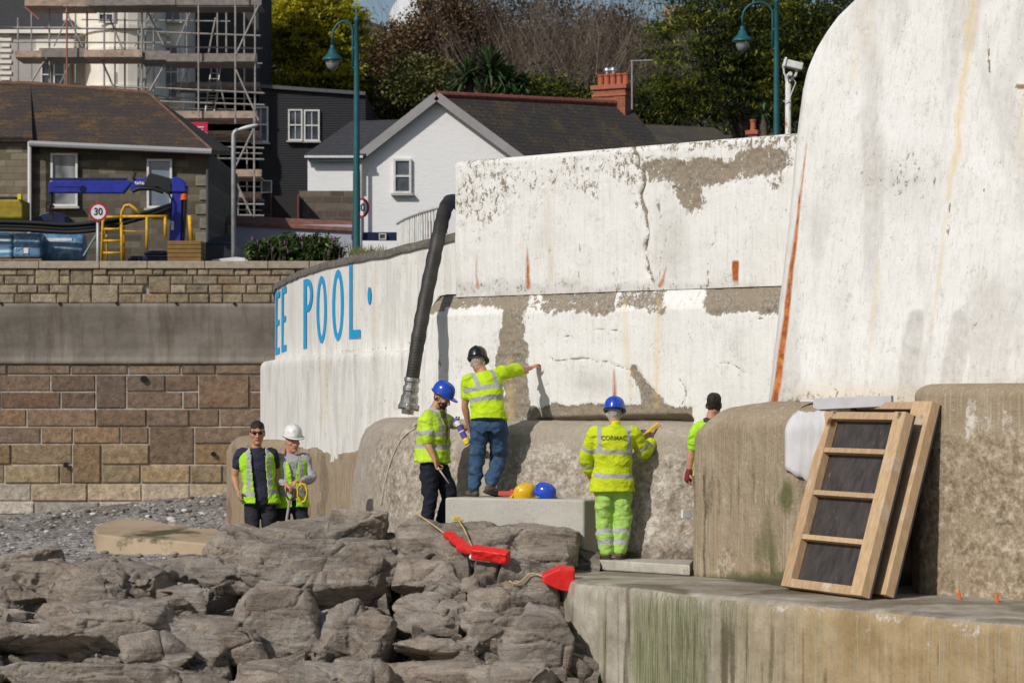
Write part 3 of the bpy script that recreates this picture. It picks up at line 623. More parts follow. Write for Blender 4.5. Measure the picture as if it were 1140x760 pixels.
# low step at the back of the platform
mb = MB(); zs = .11
poly = [P(641, 627, 28.0), P(768, 627, 26.9), P(776, 615, 28.6), P(700, 616, 29.6), P(655, 616, 29.4)]; mb.prism([(p.x, p.y, .0) for p in poly], (0, 0, zs))
o = mb.obj('concrete_step', simple('pale_concrete', (.45, .42, .36), .85, var=.2, scale=5, bump=.01, dirt=(.3, .26, .2)), origin=(1.2, 28, 0), bevel=.015); tag(o, 'thin pale concrete step under the worker in full yellow', 'step')
# the grey block the men stand on
mb = MB(); a, b = P(495, 553, 28.75), P(650, 553, 28.1); c_, d_ = b+Vector((.42, .62, 0)), a+Vector((.42, .62, 0))
ztb = .735
mb.prism([(p.x, p.y, -.2) for p in (a, b, c_, d_)], (0, 0, ztb+.2))
ob = mb.obj('concrete_block', raw_concrete('pale_block_concrete', (.50, .48, .43), (.62, .6, .54), (.3, .27, .22), .008, stk=.12), origin=((a.x+c_.x)/2, (a.y+c_.y)/2, 0), bevel=.025, bseg=3)
tag(ob, 'long pale concrete block among the rocks, with two spare hard hats on top', 'block')
me = ob.data; set_attr(me, np.tile([0.0, .12, 0, 1], (len(me.vertices), 1)))
# ------------------------------------------------------------------ ground, beach, rocks
def flat_sheet(name, x0, x1, y0, y1, z, mat, n=2):
    xs, ys = np.meshgrid(np.linspace(x0, x1, n), np.linspace(y0, y1, n), indexing='ij'); V = np.stack([xs, ys, np.full_like(xs, z)], -1)
    return structure(name, np_mesh(name, V, grid_faces(n, n)), mat)
m = NT('seabed_sand', .9); m.col(m.ramp(m.noise(.3, 5), [(.3, (.12, .11, .10)), (.7, (.2, .18, .16))])); flat_sheet('sea_bed', -600, 600, -80, 55.2, -3.7, m.mat)
# shingle beach
NX, NY = 260, 150
xs = np.linspace(-22, 3, NX)[:, None]*np.ones((1, NY)); ys = (24+31.4*np.linspace(0, 1, NY)[None, :])*np.ones((NX, 1))
pxs = 570+F*xs/ys
zw = np.interp(pxs, [-100, 0, 150, 300], [-.78, -.70, -.38, -.12]); zs = zw-(55-ys)*np.interp(ys, [24, 40, 47, 55], [.05, .036, .034, .03])
V = np.stack([xs, ys, zs], -1); V[..., 2] += (fbm(V*1.2, 4, 3)-.5)*.12+(fbm(V*5, 3, 4)-.5)*.07
m = NT('shingle', .9, .25)
v1 = m.voro(13, out='Color'); v2 = m.voro(28, out='Color'); a1, _, _ = m.sep(v1); a2, _, _ = m.sep(v2)
g = m.ramp(m.ma('ADD', m.ma('MULTIPLY', a1, .55), m.ma('MULTIPLY', a2, .45)), [(.12, (.09, .085, .08)), (.4, (.25, .238, .228)), (.7, (.42, .40, .38)), (.93, (.66, .63, .58))])
g = m.mix(m.mr(m.noise(.6, 5, .6, v=m.map((1, .35, 1))), .45, .62), g, m.mix(.5, g, (.10, .075, .055)))
g = m.mix(m.mr(m.noise(3, 5, .7), .62, .7, 0, .7), g, (.05, .042, .036))
m.col(g); b1 = m.bump(m.voro(13), .9, .05); m.bump(m.voro(28), .8, .025, b1)
structure('beach', np_mesh('beach', V, grid_faces(NX, NY)), m.mat, smooth=True)

# rock outcrop: ledges cut by joints
def sm_interp(px, a, b):
    return sum(w_*np.interp(px+o_, a, b) for o_, w_ in ((-22, .1), (-14, .15), (-7, .2), (0, .1), (7, .2), (14, .15), (22, .1)))
def rock_param(px, t):
    """t 0 = crest, 1 = foot (near the camera)"""
    yc = sm_interp(px, [-120, 0, 60, 110, 160, 200, 232, 255, 300, 345, 372, 400, 440, 470, 500, 545, 590, 625, 680], [634, 628, 618, 613, 614, 622, 612, 590, 584, 586, 574, 576, 586, 579, 578, 583, 588, 594, 600])
    Dc = sm_interp(px, [-120, 0, 110, 232, 255, 345, 400, 470, 520, 600, 650, 700], [28.3, 28.2, 28.4, 28.8, 29.2, 29.4, 29.3, 28.75, 28.2, 28.0, 27.8, 27.7])
    Df = np.interp(px, [-120, 620, 700], [23.8, 25.0, 25.0]); 
    yb = 800.0; D = Dc+(Df-Dc)*t**.92; y = yc+(yb-yc)*t**1.05; return D, y
NU, NV = 1300, 480
px = np.linspace(-380, 668, NU)[:, None]*np.ones((1, NV)); t = np.linspace(-.10, 1.0, NV)[None, :]*np.ones((NU, 1))
D, y = rock_param(px, np.clip(t, 0, 1)); Z_ = CZ-(y-440)/F*D
bk = np.clip(-t, 0, 1); D = D+bk*22; Z_ = Z_-bk*7-(bk*10)**2*.6
V = np.stack([(px-570)/F*D, D, Z_], -1)
X_, S_ = V[..., 0], (t*4.2)
# warped joint network
q = np.stack([X_, S_, 0*X_], -1); wx = fbm(q*.7, 4, 81)-.5; wy = fbm(q*.7+7, 4, 82)-.5
u = X_+wx*1.3+S_*.12; v = S_+wy*1.0-X_*.10
f1, f2, idb, o1 = worley(np.stack([u*.55, v*1.05, 0*u], -1), 5, .95, True); e1 = f2-f1
g1, g2, idg, o2 = worley(np.stack([u*1.5+3, v*2.9, 0*u+.3], -1), 9, .95, True); e2 = g2-g1
h1, h2, idh, o3 = worley(np.stack([u*4.2+3, v*8.5, 0*u+.3], -1), 12, 1, True); e3 = h2-h1
def tilt(idv, o, k): return k*(np.sin(idv*97.)*o[..., 0]+np.sin(idv*57.+2)*o[..., 1])
rgt = sstep(405, 445, px)       # right of the big cleft: broken boulders
lowc = sstep(330, 250, px)*sstep(.45, .25, t)   # upper left: small knobbly strata
d = (idb-.5)*.24+tilt(idb, o1, .20)+(.05+.12*rgt)*(1-np.exp(-e1*12))-.16*np.exp(-e1*34)
d = d+(idg-.5)*(.12+.07*rgt)+tilt(idg, o2, .10)+(.02+.07*rgt)*(1-np.exp(-e2*14))-.07*np.exp(-e2*36)*sstep(.40, .55, fbm(q*.8+4, 2, 55))
w3 = sstep(.45, .62, fbm(q*1.3, 3, 91)+.12*lowc); d = d+w3*((idh-.5)*.05+tilt(idh, o3, .04))+(.012+.035*lowc)*(1-np.exp(-e3*10))*w3
strata = fbm(np.stack([u*.7, v*6.5, 0*u], -1), 4, 84); d = d+(strata-.5)*.10+(fbm(q*1.2, 3, 85)-.5)*.22+(1-2*np.abs(fbm(q*5, 4, 86)-.5))*.11+(fbm(q*26, 3, 87)-.5)*.02
pit = fbm(np.stack([X_*3.2, S_*6.5, 0*X_+3], -1), 4, 93); d = d-.15*sstep(.62, .72, pit)*(.25+.75*lowc)
# named clefts read off the outcrop
yy = y; wob = 10*(fbm(np.stack([px*.05, yy*.05, px*0], -1), 3, 95)-.5)
def cleft(pts, soft): return m_line(px+wob, yy, pts, soft)
cut = 1.0*cleft([(436, 600, 1.5), (443, 618, 3), (440, 655, 7), (444, 692, 9), (440, 740, 15), (436, 790, 18)], 3.5)
cut = np.maximum(cut, .75*cleft([(259, 680, .3), (262, 710, 3.0), (263, 790, 6)], 2)); cut = np.maximum(cut, .45*cleft([(341, 700, .2), (343, 745, 5), (343, 750, .1)], 1.8)); cut = np.maximum(cut, .5*cleft([(396, 680, 1), (404, 706, 3.5), (408, 744, 2)], 2.2))
cut = np.maximum(cut, .5*cleft([(270, 660, 1.5), (281, 658, 1.8), (296, 654, 1.8)], 2)); cut = np.maximum(cut, .4*cleft([(226, 660, .5), (227, 680, 2.2)], 1.5)); cut = np.maximum(cut, .5*cleft([(566, 596, 1), (567, 622, 1.5), (571, 640, .5)], 1.8))
cut = np.maximum(cut, .6*cleft([(446, 690, 4), (480, 705, 4), (520, 707, 5), (524, 660, 2), (528, 636, 1.5)], 4)); cut = np.maximum(cut, .7*cleft([(440, 722, 8), (478, 728, 4), (510, 726, 1)], 4)); cut = np.maximum(cut, .45*cleft([(541, 635, 2), (541, 645, 2)], 2)); cut = np.maximum(cut, .5*cleft([(630, 607, 1), (650, 612, 3)], 3))
d = d-.9*cut*(1-.35*rgt)
d = d*(.3+.7*sstep(.02, .28, t))*np.interp(px, [-70, 590, 668], [1, 1, .4])
nrm = np.array([0, -.78, .62]); V = V+nrm*(d-.18)[..., None]; V[..., 0] += (fbm(q*1.7+20, 3, 97)-.5)*.12
A_ = np.stack([np.clip(1-e1*5, 0, 1), idb, sstep(-.2, 1, t)*.5+.5*idg, np.ones_like(t)], -1)
m = NT('weathered_rock', .86, .3); c, a = m.attr(); R, G, B = m.sep(c)
n1 = m.noise(1.4, 8, .65, dist=.5); n2 = m.noise(9, 8, .72); n3 = m.noise(60, 5, .75); st = m.noise(2.2, 8, .7, v=m.map((.8, 1, 6.0), rot=(0, rad(8), 0)), dist=.6)
cc = m.ramp(n1, [(.28, (.19, .14, .10)), (.45, (.34, .272, .212)), (.58, (.44, .365, .29)), (.75, (.54, .47, .395))])
cc = m.mix(m.mr(G, .55, .95, 0, .45), cc, (.50, .455, .41)); cc = m.mix(m.mr(G, .42, .05, 0, .6), cc, (.15, .14, .125))
cc = m.mix(m.mr(m.ma('ADD', B, m.ma('MULTIPLY', m.ma('SUBTRACT', n2, .5), 1.2)), .35, .8, 0, .75), cc, m.ramp(n2, [(.3, (.14, .136, .128)), (.7, (.32, .308, .283))]))
cc = m.mix(m.mr(st, .52, .66, 0, .65), cc, (.54, .50, .45)); cc = m.mix(m.mr(st, .46, .36, 0, .7), cc, (.12, .088, .065))
cc = m.mix(m.mr(m.noise(3.3, 6, .7), .57, .68, 0, .4), cc, (.27, .17, .115)); cc = m.mix(m.ma('MULTIPLY', m.mr(n3, .5, .68), .5), cc, (.33, .29, .25)); cc = m.mix(m.ma('MULTIPLY', m.mr(n3, .47, .36), .6), cc, (.06, .047, .04))
m.col(cc); m.rough(m.mr(n2, .3, .7, .65, .95)); b1 = m.bump(m.ma('ADD', n2, m.ma('MULTIPLY', st, .8)), .75, .06); m.bump(n3, .7, .014, b1)
V = V-nrm*.10; mat_rock = m.mat
structure('rocks', np_mesh('rocks', V, grid_faces(NU, NV)), mat_rock, smooth=True)
def surf(px_, py_):
    a = np.array([float(px_)]); y0 = float(rock_param(a, np.array([0.]))[1][0]); t_ = max(0., (py_-y0)/(800-y0))**(1/1.05); return float(rock_param(a, np.array([t_]))[0][0])
rb = random.Random(31); bmr = bmesh.new()
def hull(px_, py_, w_, h_, dep=.5, rz=0, ry=0, rx=0, n=22, push=.0, p=.45):
    D = surf(px_, py_)+dep*.42-push; c = P(px_, py_, D); s_ = D/F; M_ = Matrix.Rotation(rz, 3, 'Z')@Matrix.Rotation(ry, 3, 'Y')@Matrix.Rotation(rx, 3, 'X'); vs = []
    for _ in range(n):
        v = Vector((rb.gauss(0, 1), rb.gauss(0, 1), rb.gauss(0, 1))).normalized(); v = Vector([math.copysign(abs(q_)**p, q_) for q_ in v]); v /= max(.75, v.length*.80)
        vs.append(bmr.verts.new(c+M_@Vector((v.x*w_*s_, v.y*dep, v.z*h_*s_))))
    res = bmesh.ops.convex_hull(bmr, input=vs); 
    for v in [g for g in res['geom_interior'] if isinstance(g, bmesh.types.BMVert)]: bmr.verts.remove(v)
for a in ((392, 592, 46, 17, .7, .2, .05), (330, 604, 44, 22, .8, -.2, -.12), (276, 610, 40, 20, .6, .1, .1), (255, 640, 40, 22, .6, -.3, .05), (350, 640, 74, 34, .7, .1, .08), (400, 628, 34, 26, .5, .3, -.1),
          (196, 648, 52, 22, .6, .1, -.1), (130, 650, 52, 22, .6, .2, .06), (60, 648, 46, 22, .6, -.1, .04), (10, 660, 40, 22, .5, .2, -.05), (120, 704, 80, 32, .7, .05, .05), (200, 716, 56, 40, .6, -.1, .0), (40, 722, 56, 30, .6, .2, -.08), (110, 756, 80, 30, .6, .1, 0), (210, 770, 50, 30, .5),
          (306, 705, 42, 44, .6, .05, .02), (372, 705, 34, 40, .6, .1, -.03), (415, 720, 22, 36, .45, .4, 0), (340, 764, 70, 26, .6, 0, .04), (405, 770, 30, 30, .5),
          (483, 684, 37, 20, .45, .1, .02), (478, 645, 36, 20, .45, -.2, .1), (530, 610, 38, 22, .5, .1, -.05), (480, 606, 36, 24, .5, .2, .05), (548, 648, 22, 17, .4), (596, 596, 42, 14, .45, .1, .06), (606, 620, 36, 14, .4, -.1, -.06), (545, 676, 22, 20, .4, .2), (590, 668, 30, 30, .5, -.1), (555, 712, 34, 26, .5), (600, 725, 34, 40, .5), (492, 722, 40, 12, .4, .1, .1), (490, 752, 60, 18, .5, 0, -.05), (570, 765, 40, 26, .5), (520, 592, 30, 10, .3)):
    hull(a[0], a[1], a[2]*1.2, a[3]*1.16, a[4]*.85, a[5] if len(a) > 5 else 0, a[6] if len(a) > 6 else 0, rb.uniform(-.25, .1), n=rb.randint(16, 30), push=rb.uniform(-.05, .12))
for px_, py_, w_, h_ in ((-60, 665, 60, 30), (-150, 680, 70, 36), (-240, 690, 70, 36), (-60, 730, 60, 34), (-160, 740, 70, 36), (-270, 745, 80, 40)): hull(px_, py_, w_, h_, .5, .1, .05, 0, n=24)
for k in range(75):
    px_ = rb.uniform(-360, 640); y0_ = float(rock_param(np.array([px_]), np.array([0.]))[1][0]); py_ = y0_+8+rb.random()**1.1*(785-y0_); 
    if 428 < px_ < 456 and py_ > 640: continue
    big = rb.random() < .5; w_ = rb.uniform(28, 60) if big else rb.uniform(9, 20)
    if px_ > 440: w_ *= .8
    hull(px_, py_, w_, w_*rb.uniform(.25, .6), rb.uniform(.12, .35), rb.uniform(-.6, .6), rb.gauss(-.05, .16), rb.uniform(-.5, .2), n=rb.randint(10, 18), push=rb.uniform(-.12, .06))
mer = bpy.data.meshes.new('rk'); bmr.to_mesh(mer); bmr.free(); orr = bpy.data.objects.new('rk', mer); COL.objects.link(orr); md = orr.modifiers.new('r', 'REMESH'); md.mode = 'VOXEL'; md.voxel_size = .017; sm = orr.modifiers.new('s', 'SMOOTH'); sm.iterations = 1
bpy.context.view_layer.update(); me = bpy.data.meshes.new_from_object(orr.evaluated_get(bpy.context.evaluated_depsgraph_get())); bpy.data.objects.remove(orr)
Vb = np.zeros(len(me.vertices)*3); me.vertices.foreach_get('co', Vb); Vb = Vb.reshape(-1, 3); Nb = np.zeros(len(Vb)*3); me.vertices.foreach_get('normal', Nb); Nb = Nb.reshape(-1, 3)
q = Vb.copy(); q[:, 2] = q[:, 2]+q[:, 0]*.1+.15*fbm(Vb*.8, 2, 7); q = q+.1*np.stack([fbm(Vb*2, 3, k) for k in (1, 2, 3)], -1)
_, _, wbig = worley(q*np.array([1.1, 1.1, 2.6]), 21); w1, w2, wi = worley(q*np.array([1.5, 1.5, 3.4]), 3); dsp = -.03*np.exp(-(w2-w1)*34)+(wi-.5)*.016; w1, w2, wi2 = worley(q*np.array([5, 5, 10.]), 4); dsp += (-.014*np.exp(-(w2-w1)*18)+(wi2-.5)*.010)*sstep(.4, .6, fbm(Vb*1.5, 2, 9))
dsp += (fbm(q*np.array([3, 3, 5.5]), 4, 12)-.5)*.035+(fbm(Vb*16, 4, 13, .6)-.5)*.022
px_b, py_b = proj(Vb); pit = fbm(Vb*np.array([5, 5, 9.]), 3, 93); dsp -= .08*sstep(.62, .72, pit)*(.12+.88*sstep(330, 250, px_b)*sstep(700, 660, py_b))
me.vertices.foreach_set('co', (Vb+Nb*dsp[:, None]).ravel()); me.update(); set_attr(me, np.stack([0*wi, .6*wbig+.4*wi, .5*fbm(Vb*.7, 3, 4)+.35*wi, np.ones_like(wi)], -1))
structure('rocks', me, mat_rock, smooth=True)
ROCKV = np.concatenate([V.reshape(-1, 3), Vb])
def rock_z(x, y_, r=.12):
    k = (np.abs(ROCKV[:, 0]-x) < r) & (np.abs(ROCKV[:, 1]-y_) < r); return float(ROCKV[k, 2].max()) if k.any() else 0.0
def rock_at(px_, py_, lift=0.03):
    """nearest rock surface point seen at a given direction"""
    x2, y2 = proj(ROCKV); d2 = (x2-px_)**2+(y2-py_)**2; k = np.where(d2 < 6)[0]
    if not len(k): k = np.array([int(np.argmin(d2))])
    i = k[np.argmin(ROCKV[k, 1])]; p = ROCKV[i]; return Vector((p[0], p[1]-lift, p[2]+lift))

# tan slipway slab on the beach
mb = MB(); zsl = -.52
pl = [(108, 594, 0), (104.5, 589, 0), (106, 585, 0), (116, 581, 0), (135, 577, 0), (200, 573.5, 0), (262, 571.5, 0), (300, 612, 0), (245, 606, 0), (190, 601, 0), (140, 598, 0)]
def at_z(px, py, z): D = (CZ-z)*F/(py-440); return P(px, py, D)
pts = [at_z(a, b, zsl) for a, b, _ in pl]; mb.prism([(p.x, p.y, zsl-1.2) for p in pts], (0, 0, 1.2))
m = NT('tan_concrete', .85); n = m.noise(1.2, 6, .6, v=m.map((1, .35, 1))); cc = m.ramp(n, [(.35, (.36, .27, .175)), (.6, (.47, .365, .25))])
cc = m.mix(m.mr(m.noise(.9, 6, .65, v=m.map((.6, .3, 1), loc=(3, 1, 0))), .54, .6, 0, .9), cc, (.055, .065, .02)); m.col(cc); m.bump(m.noise(30, 5), .4, .01)
o = mb.obj('slipway_slab', m.mat, origin=(-7, 46, -1), bevel=.03); tag(o, 'low tan concrete slab with dark weed patches, lying on the shingle', 'slab')

# ------------------------------------------------------------------ stone sea wall across the back
D0 = 55.0; ppm = F/D0
zc = lambda py: CZ-(py-440)/ppm
xw = lambda px: (px-570)/ppm
rw = random.Random(7)
sw = thing('stone_wall', 'long granite harbour wall with a smooth concrete band along its middle', 'wall', (-6, 55, -.7))
mst = NT('rough_granite', .88); c, a = mst.attr('tint'); n = mst.noise(7, 7, .72); n2_ = mst.noise(40, 4, .7)
cc = mst.mix(mst.mr(n, .3, .7), mst.mix(1.0, c, (.5, .47, .45), 'MULTIPLY'), mst.mix(1.0, c, (1.42, 1.38, 1.3), 'MULTIPLY'))
cc = mst.mix(mst.mr(mst.noise(.8, 5, .6), .55, .7, 0, .5), cc, mst.mix(1.0, c, (.6, .55, .5), 'MULTIPLY')); cc = mst.mix(mst.mr(mst.noise(.45, 6, .65, v=mst.map((1.6, 1, .8), loc=(5, 0, 2))), .60, .72, 0, .7), cc, (.35, .16, .05)); cc = mst.mix(mst.mr(mst.noise(5, 8, .8, v=mst.map((3, 1, .7))), .66, .74, 0, .7), cc, (.62, .6, .55))
cc = mst.mix(mst.mr(n2_, .6, .75, 0, .5), cc, (.5, .46, .4)); mst.col(cc); b1 = mst.bump(mst.noise(11, 8, .75), 1.0, .09); mst.bump(n2_, .6, .015, b1)
def blocks(name, rows, x0, x1, wfun, colf, yface, joint, parent, mat, prob2=.10, depth=.12, r=rw, bev=.02):
    """courses of squared stones; rows = list of z boundaries from the top down"""
    mb = MB(); free = [(x0, x1)]; taken = {}
    nrow = len(rows)-1
    skip = [[] for _ in range(nrow+2)]
    for i in range(nrow):
        x = x0
        while x < x1:
            wd = wfun(i)
            # avoid double-height stones from the row above
            hit = [s for s in skip[i] if s[0] < x+wd-.05 and s[1] > x+.001]
            if hit:
                h = min(hit); 
                if h[0]-x > .15: wd = h[0]-x
                else: x = h[1]; continue
            h2 = 1
            if i < nrow-1 and r.random() < prob2 and wd > .3: h2 = 2; skip[i+1].append((x, x+wd))
            zt_, zb_ = rows[i]-joint/2, rows[min(i+h2, nrow)]+joint/2; xa, xb = x+joint/2, min(x+wd, x1)-joint/2
            if xb-xa > .04:
                col = colf(i, r, (xa+xb)/2); pr_ = depth+r.uniform(-.015, .02)
                b = min(bev, (zt_-zb_)*.3); yb = yface; yf = yface-pr_+depth-.03
                j = [r.uniform(-.008, .008) for _ in range(4)]
                vs = [(xa, yb, zb_), (xb, yb, zb_), (xb, yb, zt_), (xa, yb, zt_), (xa, yf, zb_), (xb, yf, zb_), (xb, yf, zt_), (xa, yf, zt_),
                      (xa+b, yf-.025+j[0], zb_+b), (xb-b, yf-.025+j[1], zb_+b), (xb-b, yf-.025+j[2], zt_-b), (xa+b, yf-.025+j[3], zt_-b)]
                mb.add(vs, [(0, 1, 5, 4), (1, 2, 6, 5), (2, 3, 7, 6), (3, 0, 4, 7), (4, 5, 9, 8), (5, 6, 10, 9), (6, 7, 11, 10), (7, 4, 8, 11), (8, 9, 10, 11)], (*col, 1))
            x += wd
    return mb.obj(name, mat, parent)
xL, xR = xw(-150), xw(400)
def lowcol(i, r, x):
    base = [(.29, .225, .17), (.26, .19, .145), (.27, .185, .135), (.29, .20, .14), (.31, .22, .15), (.36, .26, .16), (.40, .32, .21), (.58, .50, .40), (.64, .57, .48), (.6, .53, .44)][min(i, 9)]
    k = r.uniform(.78, 1.2); w_ = r.uniform(-.06, .06); return (base[0]*k*(1+w_), base[1]*k, base[2]*k*(1-w_*1.5))
rows = [zc(v) for v in (405, 417, 436, 455, 475, 494, 517, 538, 558, 573, 592, 612)]
blocks('lower_courses', rows, xL, xR, lambda i: rw.uniform(.6, 1.5) if i < 7 else rw.uniform(.9, 1.5), lowcol, D0+.03, .03, sw, mst.mat)
def upcol(i, r, x): k = r.uniform(.75, 1.2); return (.40*k, .335*k, .25*k*r.uniform(.92, 1.05))
rows = [zc(v) for v in (299, 307, 317, 327, 338)]
blocks('upper_courses', rows, xL, xR, lambda i: rw.uniform(.22, .62), upcol, D0-.02, .018, sw, mst.mat, prob2=.14, bev=.025)
mcap = NT('coping_stone', .9); n = mcap.noise(8, 6, .7); mcap.col(mcap.ramp(n, [(.3, (.27, .22, .165)), (.7, (.43, .37, .29))])); mcap.bump(n, .6, .02)
mb = MB(); x = xL
while x < xR: wd = rw.uniform(.8, 1.5); mb.box((x+wd/2, D0+.18, zc(295)), (wd-.012, .62, zc(291)-zc(299.3))); x += wd
mb.obj('coping', mcap.mat, sw, bevel=.015)
mj = simple('lime_mortar', (.42, .38, .33), .95, var=.3, scale=4, dirt=(.2, .17, .13))
mb = MB(); mb.box(((xL+xR)/2, D0+.314, (zc(300)+zc(650))/2), (xR-xL, .6, zc(300)-zc(650))); mb.obj('mortar_core', mj, sw)
# smooth concrete wave return
pr = [(.34, zc(337.5)), (.36, zc(341)), (.30, zc(352)), (.14, zc(372)), (.05, zc(388)), (.04, zc(398)), (.08, zc(401)), (.08, zc(405)), (-.1, zc(406))]
pr = [(.02, zc(337.5)), (.34, zc(338.5))]+pr[1:]
q = np.array([[xL, D0], [xR, D0]]); q, _ = path_resample(q, .1); V = sweep(q, dense_prof(pr, .04)); V[..., 1] += (fbm(V*1.0, 4, 5)-.5)*.06
m = NT('smooth_grey_concrete', .8); n = m.noise(1.2, 7, .65); st = m.noise(1.5, 7, .7, v=m.map((3, 1, .25))); cc = m.ramp(n, [(.3, (.15, .132, .11)), (.7, (.29, .262, .225))]); cc = m.mix(m.mr(st, .48, .66, 0, .75), cc, (.13, .105, .078))
cc = m.mix(m.mr(m.noise(1.6, 7, .72, v=m.map((4, 1, .4), loc=(2, 0, 0))), .66, .73, 0, .6), cc, (.5, .49, .46)); m.col(cc); m.bump(m.noise(12, 6, .7), .5, .02)
link('concrete_band', np_mesh('concrete_band', V, grid_faces(*V.shape[:2])), m.mat, sw, smooth=True)
# drain holes
mdk = simple('dark_hole', (.012, .011, .01), .95)
for (hx, hy, hr) in ((161, 422, 3.6), (74, 517, 2.6), (238, 505, 2.4), (70, 338.5, 1.6), (133, 338.2, 1.6), (199, 338.4, 1.5), (263, 338.5, 1.6), (5, 338.3, 1.5)):
    mb = MB(); yD = D0-.09 if hy > 400 else D0-.37; mb.lathe((xw(hx), yD, zc(hy)), [(hr/ppm*1.1, -.03), (hr/ppm*1.1, .02), (hr/ppm*.8, .02)], 14, M=Matrix.Rotation(rad(90), 3, 'X')); mb.obj('drain_pipe', mdk, sw)
# upper ground behind the wall
m = NT('asphalt', .9); m.col(m.ramp(m.noise(3, 6), [(.3, (.04, .04, .042)), (.7, (.065, .065, .066))])); m.bump(m.noise(80, 3), .4, .01)
ZR = 3.95
V = np.array([[[-60, 55.6], [-60, 90]], [[60, 55.6], [60, 90]]]); V = np.concatenate([V, np.full((2, 2, 1), ZR)], -1); structure('road', np_mesh('road', V, grid_faces(2, 2)), m.mat)
# inner ground of the pool terrace
V = np.array([[(-2.2, 38, 3.0), (-1.2, 55.6, 3.0)], [(14, 33, 3.0), (25, 55.6, 3.0)]]); structure('terrace_ground', np_mesh('terrace_ground', V, grid_faces(2, 2)), m.mat)
# hill
hx = np.linspace(-70, 70, 90)[:, None]*np.ones((1, 60)); hy = (86+300*np.linspace(0, 1, 60)[None, :]**1.6)*np.ones((90, 1))
pxh = 570+F*hx/np.maximum(hy, 110)
crest = np.interp(pxh, [-400, 250, 360, 400, 434, 470, 700, 760, 1500], [-60, -20, -10, 18, 30, 25, 35, 30, -20])
zcr = CZ+(440-crest)/F*150
hz = ZR-.2+(zcr-ZR)*sstep(0, 1, (hy-92)/58)**1.0; V = np.stack([hx, hy, hz], -1); V[..., 2] += (fbm(V*.1, 4, 3)-.5)*1.0*sstep(95, 110, hy)
m = NT('grassy_hill', .95); n = m.noise(.25, 8, .7); n2 = m.noise(3, 6, .7); m.col(m.mix(m.mr(n2, .3, .7, 0, .6), m.ramp(n, [(.3, (.07, .085, .045)), (.7, (.15, .16, .09))]), (.06, .055, .035))); m.bump(n2, 1, .3)
structure('hill', np_mesh('hill', V, grid_faces(90, 60)), m.mat, smooth=True)

# loose stones and weed on the beach
rng = np.random.default_rng(12); mb = MB()
for k in range(1500):
    x_ = rng.uniform(-13, -4.2); y_ = 33+21.6*rng.random()**.8; j = int(np.clip((x_+22)/25*(NX-1), 0, NX-1)); i2 = int(np.clip((y_-24)/31.4*(NY-1), 0, NY-1)); z_ = float(np.interp(570+F*x_/y_, [-100, 0, 150, 300], [-.78, -.70, -.38, -.12])-(55-y_)*np.interp(y_, [24, 40, 47, 55], [.05, .036, .034, .03])); r_ = rng.uniform(.025, .075)*(1.6 if rng.random() < .06 else 1); t_ = float(rng.random())
    mb.ell((x_, y_, z_+.01), (r_*rng.uniform(.8, 1.5), r_, r_*.55), M=Matrix.Rotation(rng.uniform(0, 3), 3, 'Z'), seg=6, rings=4, col=(t_, t_, t_, 1))
m = NT('beach_stone', .85); c, a = m.attr('tint'); Rr, _, _ = m.sep(c); m.col(m.ramp(Rr, [(0, (.07, .065, .06)), (.5, (.24, .225, .21)), (.8, (.36, .31, .26)), (1, (.62, .6, .56))])); m.bump(m.noise(30, 4), .5, .01)
o = mb.obj('loose_stones', m.mat, None, origin=(-8, 45, -1), smooth=True); tag(o, 'loose stones scattered over the shingle beach', 'stones', kind='stuff')
# ------------------------------------------------------------------ background buildings
def wmat(name, c, var=.12, scale=2, rough=.85, bump=.01, **k): return simple(name, c, rough, var=var, scale=scale, bump=bump, **k)
m_frame = simple('white_frame_paint', (.68, .67, .65), .5); m_glass = NT('window_glass', .08, .6); m_glass.col(m_glass.ramp(m_glass.noise(1.4, 3), [(.35, (.02, .025, .035)), (.65, (.10, .115, .14))])); m_glass = m_glass.mat
m_sill = simple('sill_stone', (.45, .43, .39), .8)
def window(parent, x0, y0, x1, y1, D, cols=2, rows=2, mid=True, fr=1.6, name='window', sill=True, glass=None, recess=.06, framemat=None):
    """sash window standing in a wall whose face is at D: a frame with its pane and bars"""
    a, b = P(x0, y1, D), P(x1, y0, D); w_, h = b.x-a.x, b.z-a.z; t = fr/F*D
    mb = MB(); yf = D-.10
    for (cx, cz, dx, dz) in ((a.x+t/2, (a.z+b.z)/2, t, h), (b.x-t/2, (a.z+b.z)/2, t, h), ((a.x+b.x)/2, b.z-t/2, w_-2*t, t), ((a.x+b.x)/2, a.z+t/2, w_-2*t, t)):
        mb.box((cx, yf+.04, cz), (dx, .10, dz))
    if mid: mb.box(((a.x+b.x)/2, yf+.045, (a.z+b.z)/2), (w_-2*t, .07, t*.9))
    tb = t*.45
    for i in range(1, cols): mb.box((a.x+t+(w_-2*t)*i/cols, yf+.05, (a.z+b.z)/2), (tb, .05, h-2*t))
    for i in range(1, rows):
        if not (mid and rows % 2 == 0 and i == rows//2): mb.box(((a.x+b.x)/2, yf+.052, a.z+t+(h-2*t)*i/rows), (w_-2*t, .045, tb))
    wo_ = mb.obj(name, framemat or m_frame, parent)
    g = MB(); g.box(((a.x+b.x)/2, yf+.07, (a.z+b.z)/2), (w_-t, .02, h-t)); g.obj('pane', glass or m_glass, wo_)
    if sill: s = MB(); s.box(((a.x+b.x)/2, yf+.0, a.z-t*.55), (w_+t*2, .2, t*1.05)); s.obj('sill', m_sill, wo_)
    return wo_
